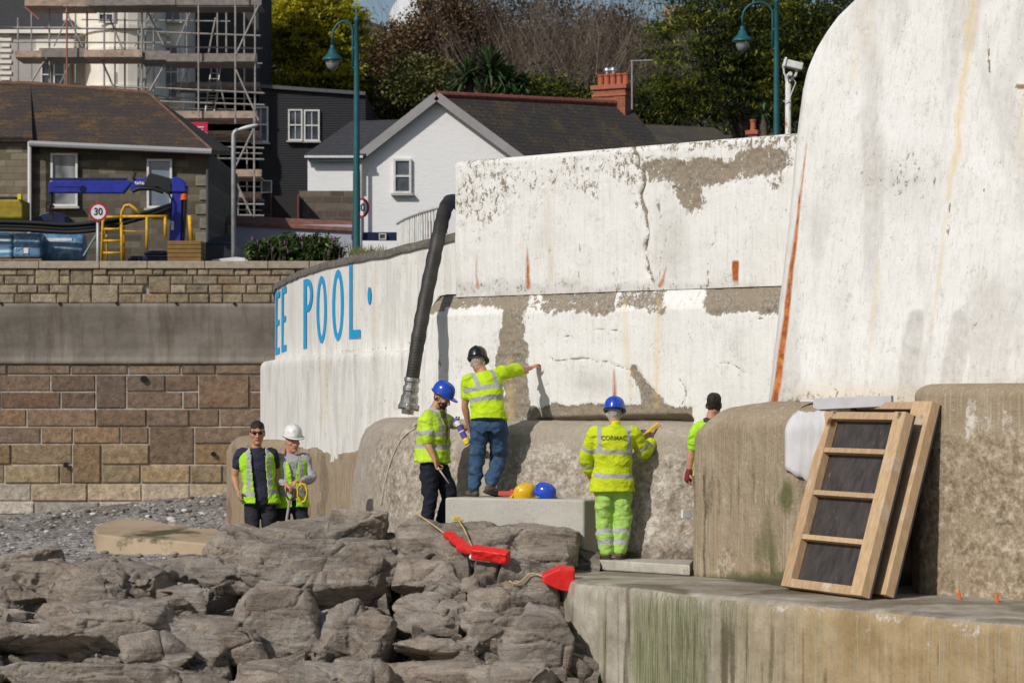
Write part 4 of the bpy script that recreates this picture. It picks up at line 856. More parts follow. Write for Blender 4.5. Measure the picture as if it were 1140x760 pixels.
def slates(name, c, moss=(.16, .14, .05), k=.5, rowh=.2):
    m = NT(name, .75, .35); br = m.n('ShaderNodeTexBrick'); m.lk(m.map((1, 1, 1)), br.inputs['Vector'])
    tcx = m.n('ShaderNodeUVMap')
    n = m.noise(1.2, 7, .7); n2 = m.noise(14, 5, .7); wv = m.wave(1/rowh*.5, .6, dirn='Z'); cc = m.ramp(n2, [(.3, tuple(q*.6 for q in c)), (.7, tuple(q*1.5 for q in c))])
    cc = m.mix(m.mr(m.ma('ADD', n, m.ma('MULTIPLY', m.ma('SUBTRACT', n2, .5), .8)), .5, .72, 0, k), cc, moss); cc = m.mix(m.mr(wv, .8, .97, 0, .3), cc, tuple(q*.45 for q in c))
    m.col(cc); m.bump(m.ma('ADD', wv, n2), .5, .02); return m.mat
def stonework(name, c, mortar, sx=.42, sz=.17, var=.5):
    m = NT(name, .9); v = m.map((1, 1, 1)); sp = m.n('ShaderNodeSeparateXYZ'); m.lk(v, sp.inputs[0]); cb = m.n('ShaderNodeCombineXYZ'); m.lk(sp.outputs[0], cb.inputs[0]); m.lk(sp.outputs[2], cb.inputs[1])
    br = m.n('ShaderNodeTexBrick'); m.lk(cb.outputs[0], br.inputs['Vector']); br.inputs['Scale'].default_value = 1; br.inputs['Brick Width'].default_value = sx; br.inputs['Row Height'].default_value = sz; br.inputs['Mortar Size'].default_value = .012
    br.inputs['Color1'].default_value = (*[q*(1-var) for q in c], 1); br.inputs['Color2'].default_value = (*[q*(1+var) for q in c], 1); br.inputs['Mortar'].default_value = (*mortar, 1); br.offset = .5; br.squash = 1.3; br.squash_frequency = 3
    n = m.noise(6, 6, .7); cc = m.mix(m.mr(n, .35, .7, 0, .6), br.outputs[0], tuple(q*.55 for q in c)); m.col(cc); m.bump(m.ma('SUBTRACT', n, m.ma('MULTIPLY', br.outputs[1], .8)), .7, .03); return m.mat

# --- stone house on the left (D 66)
DH = 66.0
sh = thing('stone_house', 'dark stone house with mossy slate roof and two white windows behind the blue crane', 'house', P(110, 291, DH))
m_st = stonework('grey_rubble', (.15, .125, .09), (.15, .135, .11)); m_st2 = stonework('ochre_rubble', (.23, .195, .135), (.17, .15, .12))
mb = MB(); eL, eR = P(33, 157, DH), P(232, 168, DH); zg = ZR-.1
mb.prism([(eL.x, DH, zg), (eR.x, DH, zg), (eR.x, DH, eR.z), (eL.x, DH, eL.z)], (0, 7, 0)); mb.obj('wall', m_st, sh)
mb = MB(); mb.bpx(-160, 152, 33, 310, DH-.25, 7); mb.obj('side_wall', m_st2, sh)
for i in range(9):   # pale quoins at the right corner
    pass
mb = MB()
for i in range(10): z = zg+.2+i*.36; mb.box((eR.x-(.16 if i % 2 else .11), DH-.012, z), (.32 if i % 2 else .22, .06, .26))
mb.obj('quoin', wmat('pale_quoins', (.22, .195, .15), .3, 5), sh, bevel=.02)
m_roofA = slates('mossy_slate', (.06, .046, .04), (.22, .12, .03), .8)
mb = MB(); A = P(-160, 152, DH-.5); B_ = P(36, 152, DH-.5); B2 = P(33, 158, DH-.4); C_ = P(236, 167, DH-.4); R1 = P(-160, 93, DH+3.5); R2 = P(166, 104, DH+3.5); Dn = Vector((0, 0, -.14))
mb.prism([A, B_, P(34, 93.5, DH+3.5), R1], (0, .05, -.12)); mb.prism([B2, C_, R2, P(34, 93.5, DH+3.5)], (0, .05, -.12)); mb.prism([C_, P(258, 168, DH+6), R2], (0, .02, -.12))
mb.prism([R1, R2, P(258, 168, DH+6.5), P(-160, 160, DH+6.5)], (0, .05, -.12))
roof = mb.obj('roof', m_roofA, sh)
mb = MB(); mb.tube([R1, P(34, 93.5, DH+3.5), R2], .07, 8); mb.tube([R2, C_], .035, 8); mb.obj('ridge_tiles', wmat('red_ridge', (.17, .085, .055), .4, 4, dirt=(.09, .075, .06)), roof)
mb = MB(); mb.tube([B2+Vector((0, -.08, -.05)), C_+Vector((0, -.08, -.05))], .075, 8); mb.obj('gutter', wmat('grey_gutter', (.36, .36, .37)), sh)
mb = MB(); mb.tube([P(33, 158, DH-.45), P(33, 310, DH-.45)], .05, 8); mb.obj('downpipe', wmat('white_downpipe', (.7, .69, .67)), sh)
mb = MB(); mb.tube([P(231, 170, DH-.1), P(231, 310, DH-.1)], .04, 8); mb.obj('downpipe', wmat('dark_downpipe', (.08, .08, .08)), sh)
g1 = NT('curtained_glass', .1, .6); g1.col(g1.ramp(g1.voro(1.6, v=g1.map((1, 1, .6))), [(.2, (.22, .23, .24)), (.45, (.07, .07, .075)), (.7, (.28, .29, .30))]))
g2 = NT('pale_glass', .1, .6); g2.col(g2.ramp(g2.noise(1.0, 3), [(.3, (.13, .16, .22)), (.7, (.24, .27, .33))]))
for (a, b, c_, d_, gl) in ((57, 171, 87, 230, g1.mat), (164, 177.5, 192, 232, g2.mat)): window(sh, a, b, c_, d_, DH-.02, 1, 1, gl is g1.mat, 2.4, glass=gl)

# --- cream house wrapped in scaffolding (D 80)
DCr = 87.0
ch = thing('cream_house', 'cream rendered house with a round bay, seen through scaffolding', 'house', P(130, 291, DCr))
m_cream = wmat('cream_render', (.82, .76, .66), .06, 1, dirt=(.72, .65, .55)); m_creamL = wmat('pale_cornice', (.8, .75, .67), .06, 2)
def bay(mb, cx, half, y0, y1, D, r=2.4, n=14, top=True):
    """rounded bay front between rows y0..y1"""
    X0 = (cx-570)/F*D; zt_, zb_ = Z(y0, D), Z(y1, D); w_ = half/F*D; poly = [(X0-w_, D+2, zb_)]+[(X0-w_*math.cos(math.pi*i/n), D+r*(1-math.sin(math.pi*i/n)), zb_) for i in range(n+1)]+[(X0+w_, D+2, zb_)]
    mb.prism(poly, (0, 0, zt_-zb_))
mb = MB(); mb.bpx(70, -60, 205, 310, DCr+1.8, 9); mb.obj('wall', m_cream, ch)
mb = MB(); bay(mb, 132, 46, -60, 310, DCr, 1.8); mb.obj('bay', m_cream, ch, smooth=False)
mb = MB()
for (a, b, gp) in ((27, 33, 3), (52, 55, 2.2), (94, 103, 3), (56, 60, 3)): bay(mb, 132, 46+gp, a, b, DCr-.1, 1.85)
mb.obj('cornice', m_creamL, ch)
mb = MB(); mb.bpx(-60, 30, 78, 310, DCr+1.2, 8); mb.obj('side_wing', wmat('grey_render', (.42, .39, .37), .1, 1.2), ch)
mb = MB()
for i in range(12): z = Z(38+i*6.2, DCr+1.15); mb.box(((0-570)/F*DCr-.05, DCr+1.19, z), (.42 if i % 2 else .3, .1, .1))
mb.bpx(-4, 33, 95, 37, DCr+1.0, .4); mb.obj('string_course', m_creamL, ch)
mb = MB(); mb.prism([P(-60, 32, DCr+1), P(88, 34, DCr+1), P(55, -20, DCr+5), P(-60, -20, DCr+5)], (0, .1, -.15)); mb.obj('wing_roof', slates('dark_slate', (.05, .048, .05), (.07, .07, .06), .4), ch)
for (a, b, c_, d_, cl, rw_, dd_) in ((110, 6, 127, 26, 2, 2, .0), (183, -18, 202, 25, 2, 4, 1.72), (182, 51, 199, 110, 2, 4, 1.72), (46, 70, 57, 97, 1, 2, 1.14), (60, 70, 73, 97, 1, 2, 1.14)): window(ch, a, b, c_, d_, DCr+dd_ - (.0 if dd_ else .02), cl, rw_, True, 1.5, sill=dd_ > 0)
mb = MB(); mb.bpx(40, 44, 82, 55, DCr+.2, 1.0); mb.bpx(38, 55, 84, 62, DCr+.1, 1.1); mb.obj('balcony', m_creamL, ch)
mb = MB(); mb.bpx(205, -60, 288, 310, DCr+5, 5); mb.obj('rear_wing', wmat('dark_rear_render', (.05, .048, .047), .3, .8), ch)

# --- dark slate-hung house (D 76)
DS = 92.0
dh = thing('slate_hung_house', 'dark slate-clad house with paired white windows, left of the white cottage', 'house', P(345, 291, DS))
m_dark = slates('slate_cladding', (.022, .022, .026), (.03, .03, .033), .3, .14)
mb = MB(); t0, t1 = P(232, 92, DS), P(407, 105, DS); mb.prism([(t0.x, DS, zg), (t1.x, DS, zg), (t1.x, DS, t1.z), (t0.x, DS, t0.z)], (0, 6, 0)); mb.obj('wall', m_dark, dh)
mb = MB(); mb.bar(P(230, 92, DS-.05), P(407, 104.5, DS-.05), .22, .12); mb.obj('parapet', simple('lead_capping', (.09, .095, .10), .5, dirt=(.13, .15, .12)), dh)
for (a, b, c_, d_) in ((321, 122, 337, 157), (338.5, 122.5, 356, 157.5)): window(dh, a, b, c_, d_, DS, 2, 2, True, 1.7)
window(dh, 282, 119, 299, 159, DS, 2, 2, True, 1.8)
window(dh, 291, 201, 303, 215, DS, 1, 1, False, 1, sill=False)

# --- white cottage (D 80)
DW = 80.0
wc = thing('white_cottage', 'white gabled cottage with slate roof and one sash window', 'cottage', P(490, 291, DW))
m_wh = NT('lime_washed_wall', .85); n = m_wh.noise(2, 6, .7); wv = m_wh.noise(3, 6, .7, v=m_wh.map((1, 1, 3))); m_wh.col(m_wh.mix(m_wh.mr(n, .55, .7, 0, .35), (.84, .835, .83), (.68, .67, .66))); m_wh.bump(wv, .5, .03); m_wh = m_wh.mat
gl, ga, gr_ = P(402, 176, DW), P(487, 111, DW), P(580, 178, DW)
mb = MB(); mb.prism([(gl.x, DW, zg), (gr_.x+1.2, DW, zg), (gr_.x+1.2, DW, gr_.z-.6), gr_, ga, gl], (.7, 3.2, 0)); mb.obj('gable_wall', m_wh, wc)
m_sl = slates('cottage_slate', (.05, .045, .043), (.13, .095, .04), 1.0); m_sl2 = slates('blue_slate', (.05, .05, .058), (.06, .06, .065), .3)
rt = MB(); ap_, rg = P(486, 106, DW-.25), P(700, 117, DW+4.5); el, er = P(396, 175, DW-.25), P(592, 184, DW-.25); er2 = P(760, 190, DW+3.2)
rt.prism([ap_, er, er2, rg], (0, .06, -.13)); roof = rt.obj('roof', m_sl, wc)
rt = MB(); rt.prism([ap_, el, P(470, 170, DW+6), P(640, 112, DW+6)], (0, .06, -.13)); rt.obj('roof_far_slope', m_sl2, wc)
mb = MB(); mb.bar(ap_+Vector((0, -.03, -.03)), el+Vector((0, -.03, -.08)), .1, .26); mb.bar(ap_+Vector((0, -.03, -.03)), er+Vector((0, -.03, -.05)), .1, .26); mb.obj('barge_board', wmat('grey_verge', (.33, .32, .32)), wc)
mb = MB(); n_ = 16
for i in range(n_):
    a = ap_.lerp(rg, i/n_); b = ap_.lerp(rg, (i+.93)/n_); mb.tube([a+Vector((0, 0, .03)), b+Vector((0, 0, .03))], .1, 8)
mb.obj('ridge_tiles', wmat('terracotta_ridge', (.24, .08, .055), .35, 6, dirt=(.14, .08, .06)), roof)
window(wc, 438, 177, 458, 215.5, DW, 1, 2, True, 2.4)
# side block with its own slate roof
sb = MB(); sb.bpx(342.5, 175, 403, 213, DW-.15, 4); sb.obj('lean_to_wall', m_wh, wc)
sb = MB(); sb.prism([P(338, 173, DW-.45), P(405, 173, DW-.45), P(452, 133, DW+2), P(391, 135, DW+2)], (0, .06, -.12)); sb.prism([P(338, 173, DW-.45), P(391, 135, DW+2), P(391, 173, DW+4)], (0.02, .02, -.1)); sb.obj('lean_to_roof', m_sl2, wc)
sb = MB(); sb.bar(P(339, 174.5, DW-.5), P(404, 174.5, DW-.5), .07, .07); sb.obj('fascia', m_frame, wc); sb = MB(); sb.bar(P(343, 177.6, DW-.4), P(403, 177.6, DW-.4), .09, .1); sb.obj('gutter', simple('teal_gutter', (.16, .27, .27), .6), wc)
sb = MB(); sb.tube([P(402, 176, DW-.3), P(402, 262, DW-.3)], .05, 8); sb.obj('downpipe', simple('buff_pipe', (.5, .44, .36), .6), wc)
sb = MB(); sb.bpx(339, 213, 402, 300, DW-.1, 4); sb.obj('stone_base', stonework('warm_rubble', (.23, .19, .145), (.25, .22, .18), .36, .2, .45), wc)
sb = MB(); [sb.bar(P(a, b, DW-.17), P(c_, d_, DW-.17), .06, .04) for a, b, c_, d_ in ((355, 220, 355, 248), (364, 220, 364, 248), (354, 220, 365, 220), (354, 248, 365, 248))]; sb.obj('gate_frame', simple('rusty_red_metal', (.2, .06, .04), .7), wc)
sb = MB(); sb.bpx(346, 219.5, 357, 222.5, DW-.2, .15); sb.obj('lamp_box', mdk, wc)
sb = MB(); sb.bpx(400, 258.5, 470, 268, DW-.16, .2); sb.obj('navy_shutter', simple('navy_paint', (.012, .02, .06), .4), wc)
window(wc, 422, 260, 430, 267, DW-.17, 1, 1, False, 1, sill=False)
# chimney
def chimney(parent, x0, x1, y0, y1, D, pots, pipes=True):
    a, b = P(x0, y1, D), P(x1, y0, D); mb = MB(); w_ = b.x-a.x; R_ = Matrix.Rotation(rad(-28), 3, 'Z'); c = Vector(((a.x+b.x)/2, D+.5, (a.z+b.z)/2)); L = w_/(math.cos(rad(28))+.55*math.sin(rad(28)))
    mb.box(c, (L, L*.55, b.z-a.z), M=R_); ck = mb.obj('chimney', stonework('red_brick', (.36, .10, .05), (.3, .2, .15), .22, .075, .25), parent)
    mb = MB(); mb.box((c.x, c.y, b.z+.06), (L+.14, L*.55+.14, .14), M=R_); mb.box((c.x, c.y, b.z-.2), (L+.08, L*.55+.08, .08), M=R_); mb.obj('chimney_cap', simple('brick_cap', (.36, .12, .07), .8), ck)
    for i in range(pots):
        q = c+R_@Vector(((i-(pots-1)/2)*L/pots*.98, 0, 0)); mb = MB(); mb.lathe((q.x, q.y, b.z+.13), [(.12, 0), (.10, .05), (.095, .3), (.12, .33), (.12, .38), (.08, .38)], 12); mb.obj('chimney_pot', simple('terracotta_pot', (.42, .12, .06), .8), ck)
        if pipes and i in (1, 2): mb = MB(); mb.lathe((q.x, q.y, b.z+.5), [(.06, 0), (.06, .1), (.13, .12), (.12, .2), (.03, .24)], 12); mb.obj('cowl', simple('steel_cowl', (.6, .6, .6), .3, 1), ck)
    return ck
chimney(wc, 661, 706, 98, 140, DW+4, 5)
mb = MB(); mb.tube([P(703.5, 122, DW+3.6), P(703.5, 67, DW+3.6)], .025, 6); mb.tube([P(701, 68, DW+3.6), P(727, 67, DW+3.6)], .018, 5)
for k in range(6): mb.tube([P(706+k*4, 67.8, DW+3.2), P(706+k*4, 67.2, DW+4.0)], .01, 4)
mb.obj('tv_aerial', simple('aerial_metal', (.5, .5, .5), .4, .6), wc)
# further roof behind
fr = thing('far_cottage', 'low mossy slate roof just visible behind the brick chimney', 'cottage', P(760, 291, 92))
mb = MB(); D9 = 91; mb.prism([P(690, 137, D9), P(795, 142, D9+1), P(830, 165, D9-2), P(640, 165, D9-2)], (0, .05, -.15)); mb.obj('roof', slates('lichen_slate', (.06, .055, .05), (.16, .11, .03), .55), fr)
mb = MB(); mb.bpx(650, 166, 826, 300, D9-1.6, 5); mb.obj('wall', m_wh, fr); chimney(fr, 834, 846, 148, 165, D9, 1, False)

# --- low garden wall, lilac wash with terracotta coping (D 70)
gw = thing('garden_wall', 'low lilac-white rendered wall with a reddish tiled top behind the shrubs', 'wall', P(330, 291, 70))
mb = MB(); mb.bpx(258, 250, 392, 300, 70, .4); mb.obj('render', wmat('lilac_render', (.42, .43, .50), .1, 1), gw)
mb = MB(); mb.prism([P(252, 247, 69.9), P(392, 254, 69.9), P(392, 246, 70.6), P(255, 240, 70.6)], (0, 0, -.08)); mb.obj('coping', wmat('red_tiles', (.22, .095, .07), .4, 6), gw)
mb = MB(); mb.bpx(333, 212.5, 400, 250, 74, .5); bw = mb.obj('rubble_wall', stonework('garden_rubble', (.16, .13, .10), (.2, .17, .13), .4, .2, .4), None, origin=P(360, 250, 74)); tag(bw, 'short rubble stone wall between the lilac wall and the white cottage', 'wall')
mb = MB(); mb.bpx(301, 218, 333, 250, 73, 1.5); sd = mb.obj('shed', simple('dark_shed_boards', (.03, .025, .025), .8), None, origin=P(317, 250, 73)); tag(sd, 'small dark shed with rusty red posts left of the rubble stone wall', 'shed')
for a in (301, 331): mb = MB(); mb.bpx(a, 216, a+1.6, 250, 72.9, .08); mb.obj('post', simple('rusty_red_metal', (.2, .06, .04), .7), sd)

# --- scaffolding (D 75)
sc = thing('scaffolding', 'steel tube scaffolding with plank decks round the cream house', 'scaffolding', P(150, 291, 75))
m_pole = simple('galvanised_tube', (.36, .345, .33), .5, .3, dirt=(.2, .1, .07)); m_rustp = simple('rusty_tube', (.34, .12, .08), .7)
m_board = simple('scaffold_boards', (.42, .31, .24), .8, var=.35, scale=3, dirt=(.2, .15, .12)); m_boardg = simple('grey_boards', (.24, .21, .19), .85, var=.3)
def pole(x0, y0, x1, y1, D=75, r=.03, D1=None, mat=None):
    D += 7; mb = MB(); mb.tube([P(x0, y0, D), P(x1, y1, D1 or D)], r, 6); mb.obj('pole', mat or m_pole, sc)
for x, y0, y1, D_ in ((20, 20, 96, 76), (55, -20, 100, 75.5), (116, -20, 105, 75), (139, -20, 107, 76), (158, -20, 110, 75), (221, -20, 132, 74.5), (262, -20, 138, 74), (284, -20, 138, 74.5), (97, 6, 60, 76), (233, 165, 200, 77), (265, 200, 250, 76), (283, 130, 250, 74), (252, 0, 60, 77), (154, -20, 106, 76.5), (162, -20, 106, 76.5)): pole(x, y0, x, y1, D_)
pole(74.5, -20, 74.5, 100, 75, mat=m_rustp)
for x0, y0, x1, y1, D_ in ((15, 31, 180, 33, 75.4), (15, 47, 190, 48, 75.4), (100, 96, 200, 99, 75.4), (176, 36, 290, 40, 75), (180, 52, 292, 54, 76), (176, 98, 295, 104, 75), (176, 113, 295, 117, 75), (225, 150, 292, 150, 75.5), (232, 163, 294, 165, 75), (234, 176, 294, 177.5, 75), (230, 227, 294, 227.5, 75), (232, 239, 294, 240, 75), (180, 68, 292, 71, 75), (104, 22, 104, 22, 75)):
    if x0 != x1: pole(x0, y0, x1, y1, D_)
for x0, y0, x1, y1, D_ in ((73, 12, 92, 52, 75), (32, 96, 52, 64, 75), (122, 20, 137, 56, 75.2), (163, 10, 182, 50, 75.2), (111, 62, 129, 103, 75.2), (163, 108, 188, 64, 75), (262, 62, 288, 6, 74), (262, 76, 288, 134, 74), (262, 186, 284, 140, 74), (240, 70, 252, 125, 77), (262, 200, 280, 240, 74), (236, 185, 245, 250, 76), (242, 160, 250, 250, 77), (232, 60, 240, 20, 77)): pole(x0, y0, x1, y1, D_)
def deck(x0, x1, y, h, D=74.6, mat=None, dep=1.3):
    D += 7; mb = MB(); a, b = P(x0, y, D), P(x1, y, D); n = 4
    for i in range(n): mb.box(((a.x+b.x)/2, D+.1+dep*(i+.5)/n, Z(y+h, D)+.02), (b.x-a.x, dep/n-.02, .045))
    L = b.x-a.x; k = max(1, round(L/2.4))
    for i in range(k): mb.box((a.x+L*(i+.5)/k, D+.06+(i % 2)*.03, (Z(y, D)+Z(y+h, D))/2+.03), (L/k+.05, .04, abs(Z(y, D)-Z(y+h, D))-.03))
    mb.obj('deck', mat or m_board, sc)
deck(28, 100, -2, 10, 74.9); deck(98, 290, -2, 9, 74.4, m_boardg); deck(17, 45, 57, 8, 74.8); deck(44, 94, 54, 11, 75.3, m_boardg); deck(94, 157, 56, 9, 74.6); deck(155, 188, 57, 11, 74.7, m_boardg); deck(186, 285, 60, 10, 74.6, m_boardg); deck(192, 285, 124, 9, 74.6); deck(231, 290, 189, 9, 75)
mb = MB(); mb.bar(P(28, 8, 82), P(44, 22, 82), .16, .04); mb.obj('loose_board', m_rustp, sc)
rq = random.Random(9)
for x_ in (35, 84, 128, 171, 208, 242, 272): pole(x_, -20, x_, rq.uniform(96, 128), 77.3, r=.026)
for y_ in (-6, 22, 64, 108, 120): pole(rq.uniform(60, 110), y_, rq.uniform(255, 290), y_+2, 77.4, r=.024)
for x_, y_ in ((205, 140), (218, 140), (243, 170), (275, 140)): pole(x_, y_, x_, 250, 77.3, r=.026)
for y_ in (134, 157, 170, 190, 207, 215, 233): pole(236, y_, 292, y_+1, 77.2, r=.024)
deck(192, 288, 146, 6, 77); deck(192, 288, 92, 6, 77.5, m_boardg); deck(236, 290, 214, 7, 77)
for a, b in ((150, 172), (196, 214), (60, 80)): pole(a, 52, b, 8, 77.2, r=.024); pole(a, 108, b, 66, 77.2, r=.024)
# ladder inside the scaffold
mb = MB(); [mb.tube([P(a, 128, 83), P(a+8, 72, 83.6)], .025, 5) for a in (228, 238)]
for k in range(9): t = k/9+.05; mb.tube([P(228+8*t, 128-56*t, 83+.6*t), P(238+8*t, 128-56*t, 83+.6*t)], .015, 5)
lad = mb.obj('ladder', m_pole, None, origin=P(235, 128, 76)); tag(lad, 'metal ladder leaning inside the scaffolding near the conifer', 'ladder')
# netted sign on the scaffold
mb = MB(); mb.bpx(211, 136, 231, 150, 81.3, .03); sg = mb.obj('scaffold_sign', simple('crimson_board', (.50, .02, .07), .5), None, origin=P(221, 143, 81.3)); tag(sg, 'small crimson board with white marks hung on the scaffolding', 'sign')
mb = MB(); mb.bpx(213, 139.5, 216.5, 143, 81.28, .01); mb.bpx(218, 141, 227, 142.2, 81.28, .01); mb.bpx(219, 144, 226, 144.8, 81.28, .01); mb.bpx(211.5, 148, 230.5, 149.7, 81.28, .01); mb.obj('lettering', m_frame, sg)
# ------------------------------------------------------------------ street furniture
m_teal = simple('teal_paint', (.018, .105, .12), .4, var=.15, scale=4, dirt=(.03, .09, .10)); m_grey = simple('galvanised_grey', (.42, .43, .44), .5, .4)
m_white = simple('white_enamel', (.74, .73, .7), .4); m_lampgl = NT('lamp_glass', .15, .5); m_lampgl.col((.45, .45, .43)); m_lampgl.b.inputs['Transmission Weight'].default_value = .5; m_lampgl = m_lampgl.mat
def heritage_lamp(px_, ytop, D, label, lamp_dx=-27, h_lamp=36):
    base = P(px_, 440, D); base.z = ZR; s = D/F
    t = thing('street_lamp', label, 'street lamp', base, group='teal swan-neck street lamps')
    mb = MB(); zt_ = Z(ytop, D); mb.lathe((base.x, D, ZR), [(.16, 0), (.16, .5), (.10, .6), (.10, .9), (.085, 1.0), (.085, 3.0), (.075, 3.1), (.062, zt_-ZR-1.2), (.05, zt_-ZR), (.075, zt_-ZR+.03), (.05, zt_-ZR+.08), (.02, zt_-ZR+.13), (.012, zt_-ZR+.3)], 14); mb.obj('post', m_teal, t, smooth=True)
    mb = MB(); r = -lamp_dx*s/2; cx = base.x-r; zb = zt_-.12; arc = [(base.x, D, zb-.9), (base.x-.0, D, zb-.3)]
    arc = [(base.x-.09, D, zb-1.0), (base.x-.09, D, zb-.35)]+[(cx+(r-.09*(1-k/10))*math.cos(math.pi*k/10), D, zb-.2+(.33)*math.sin(math.pi*k/10)) for k in range(0, 11)]
    end = arc[-1]; arc.append((end[0], D, end[2]-.22)); mb.tube(arc, .026, 8); mb.tube([(base.x, D, zb-.5), (base.x-.09, D, zb-.5)], .03, 6); mb.tube([(base.x, D, zb-.95), (base.x-.09, D, zb-.95)], .03, 6); mb.obj('swan_neck', m_teal, t, smooth=True)
    lx, lz = end[0], end[2]-.22
    mb = MB(); mb.lathe((lx, D, lz), [(.03, .0), (.05, -.02), (.05, -.09), (.09, -.12), (.11, -.2), (.19, -.28), (.235, -.33), (.235, -.36), (.18, -.36)], 18); mb.obj('lamp_shade', m_teal, t, smooth=True)
    mb = MB(); mb.lathe((lx, D, lz-.36), [(.15, 0), (.155, -.06), (.12, -.16), (.06, -.22), (.01, -.235)], 16); mb.obj('lamp_bowl', m_lampgl, t, smooth=True)
heritage_lamp(397, 24, 60, 'teal swan-neck street lamp in front of the white cottage')
heritage_lamp(864.5, 3, 60, 'teal swan-neck street lamp in front of the dark cedar, beside the white floodlight post', -38)
# plain grey lamp
b = P(260, 291, 62); b.z = ZR; t = thing('street_lamp', 'plain grey street lamp with a flat head in front of the scaffolding', 'street lamp', b)
mb = MB(); mb.tube([b, P(260, 158, 62), P(260, 150, 62), P(261.5, 147, 62), P(265, 144.5, 62)], .055, 10); mb.obj('post', m_grey, t, smooth=True)
mb = MB(); mb.ell(P(276, 142, 62), (.27, .1, .055), M=Matrix.Rotation(rad(-14), 3, 'Y')); mb.obj('lamp_head', simple('pale_lamp_head', (.66, .66, .64), .4), t, smooth=True)
# speed signs
m_signw = simple('sign_white', (.70, .72, .74), .4); m_signr = simple('sign_red', (.42, .01, .03), .45); m_blk = simple('sign_black', (.01, .01, .012), .5)
def text_mesh(txt, size, loc, mat, parent, name, ext=.004, sx=1.0, rot=None):
    cu = bpy.data.curves.new('t', 'FONT'); cu.body = txt; cu.size = size; cu.extrude = ext; cu.align_x = 'CENTER'; cu.align_y = 'CENTER'; cu.offset = size*.018
    o = bpy.data.objects.new('t', cu); COL.objects.link(o); bpy.context.view_layer.update(); me = bpy.data.meshes.new_from_object(o.evaluated_get(bpy.context.evaluated_depsgraph_get())); bpy.data.objects.remove(o)
    me.transform(Matrix.Translation(loc) @ (rot or Matrix.Rotation(rad(90), 4, 'X')) @ Matrix.Scale(sx, 4, (1, 0, 0))); return link(name, me, mat, parent)
def speed_sign(cx, cy, D, rpx, ybase, postx, label, sq=1.0, rz=0):
    b = P(postx, 300, D); b.z = ZR; t = thing('speed_sign', label, 'road sign', b); r = rpx/F*D; c = P(cx, cy, D-.06)
    mb = MB(); mb.tube([b, P(postx, cy-rpx, D)], .04, 8); mb.obj('post', m_grey, t, smooth=True)
    M_ = Matrix.Rotation(rz, 3, 'Z')@Matrix.Rotation(rad(90), 3, 'X')
    mb = MB(); mb.lathe(c, [(r, -.012), (r, .012)], 32, M=M_); d = mb.obj('sign_plate', m_signr, t)
    mb = MB(); mb.lathe(c+M_@Vector((0, 0, .005)), [(r*.78, -.012), (r*.78, .012)], 32, M=M_); mb.obj('sign_field', m_signw, d)
    text_mesh('30', r*1.08, c+M_@Vector((0, 0, .024)), m_blk, d, 'numerals', sx=.9, rot=M_.to_4x4())
    for k in (-1, 1): mb = MB(); mb.box((b.x, D-.02, c.z+k*r*.5), (.12, .05, .04)); mb.obj('clamp', m_grey, t)
speed_sign(109.5, 236, 60, 10.3, 291, 109, 'round 30 speed limit sign on its own post left of the yellow ladder')
speed_sign(402.5, 231.5, 60.4, 11, 281, 401.5, 'round 30 speed limit sign on the pavement behind the teal lamp post', rz=rad(-38))
# white floodlight post
b = P(877, 152, 58); b.z = ZR; t = thing('floodlight_post', 'white rust-stained post with a floodlight beside the right teal lamp', 'floodlight', b)
mp_ = NT('rusty_white_pole', .6); n = mp_.noise(4, 6, .75, v=mp_.map((3, 3, 1))); mp_.col(mp_.mix(mp_.mr(n, .56, .62), (.7, .69, .66), (.38, .13, .04)))
mb = MB(); mb.tube([b, P(877.5, 93, 58)], .065, 10); mb.obj('post', mp_.mat, t, smooth=True)
mb = MB(); mb.tube([P(877, 93, 58), P(876, 86, 58), P(880, 82, 57.8)], .05, 8); mb.tube([P(877, 92, 58), P(886, 84, 57.9), P(888, 76, 57.9)], .03, 6); mb.tube([P(872, 72, 57.9), P(873, 82, 57.9), P(877, 90, 57.9)], .02, 6); mb.tube([P(880, 84, 57.9), P(886, 92, 57.9), P(878, 112, 57.9), P(872, 113, 57.9)], .012, 5); mb.obj('bracket', m_white, t)
mb = MB(); M_ = Matrix.Rotation(rad(14), 3, 'Y'); mb.box(P(883, 72.5, 57.9), (.42, .26, .16), M=M_); mb.box(P(873.5, 70, 57.9), (.05, .32, .22), M=M_); mb.box(P(890, 74, 57.9), (.12, .2, .12), M=M_); mb.obj('floodlight_head', m_white, t, bevel=.02)
# railing along the pool terrace
qs = [(442.5, 41.0), (446, 40), (452, 38.6), (462, 36.8), (475, 35.0), (488, 33.9), (500, 33.2)]; q, _ = path_resample(np.array([tuple(XY(a, b)) for a, b in qs]), .1); q = smooth_path(q, 6); pxq = 570+F*q[:, 0]/q[:, 1]
zt_ = np.array([Z(np.interp(p, [442, 452, 470, 497], [249, 243, 236, 228.5]), d) for p, d in zip(pxq, q[:, 1])]); zb_ = zt_-.78
rt_ = thing('railing', 'white metal railing curving along the terrace beside the grey hose', 'railing', (q[0][0], q[0][1], zb_[0]))
mb = MB(); mb.tube([(a[0], a[1], z) for a, z in zip(q, zt_)], .028, 8); mb.obj('handrail', m_white, rt_, smooth=True); mb = MB(); mb.tube([(a[0], a[1], z+.06) for a, z in zip(q, zb_)], .02, 6); mb.obj('bottom_rail', m_white, rt_, smooth=True)
s_ = np.r_[0, np.cumsum(np.hypot(*np.diff(q, axis=0).T))]
for k, sv in enumerate(np.arange(.05, s_[-1], .33)):
    i = int(np.searchsorted(s_, sv)); i = min(i, len(q)-1); mb = MB(); mb.tube([(q[i][0], q[i][1], zb_[i]-.4 if k % 5 == 0 else zb_[i]+.06), (q[i][0], q[i][1], zt_[i])], .016, 6); mb.obj('baluster', m_white, rt_)
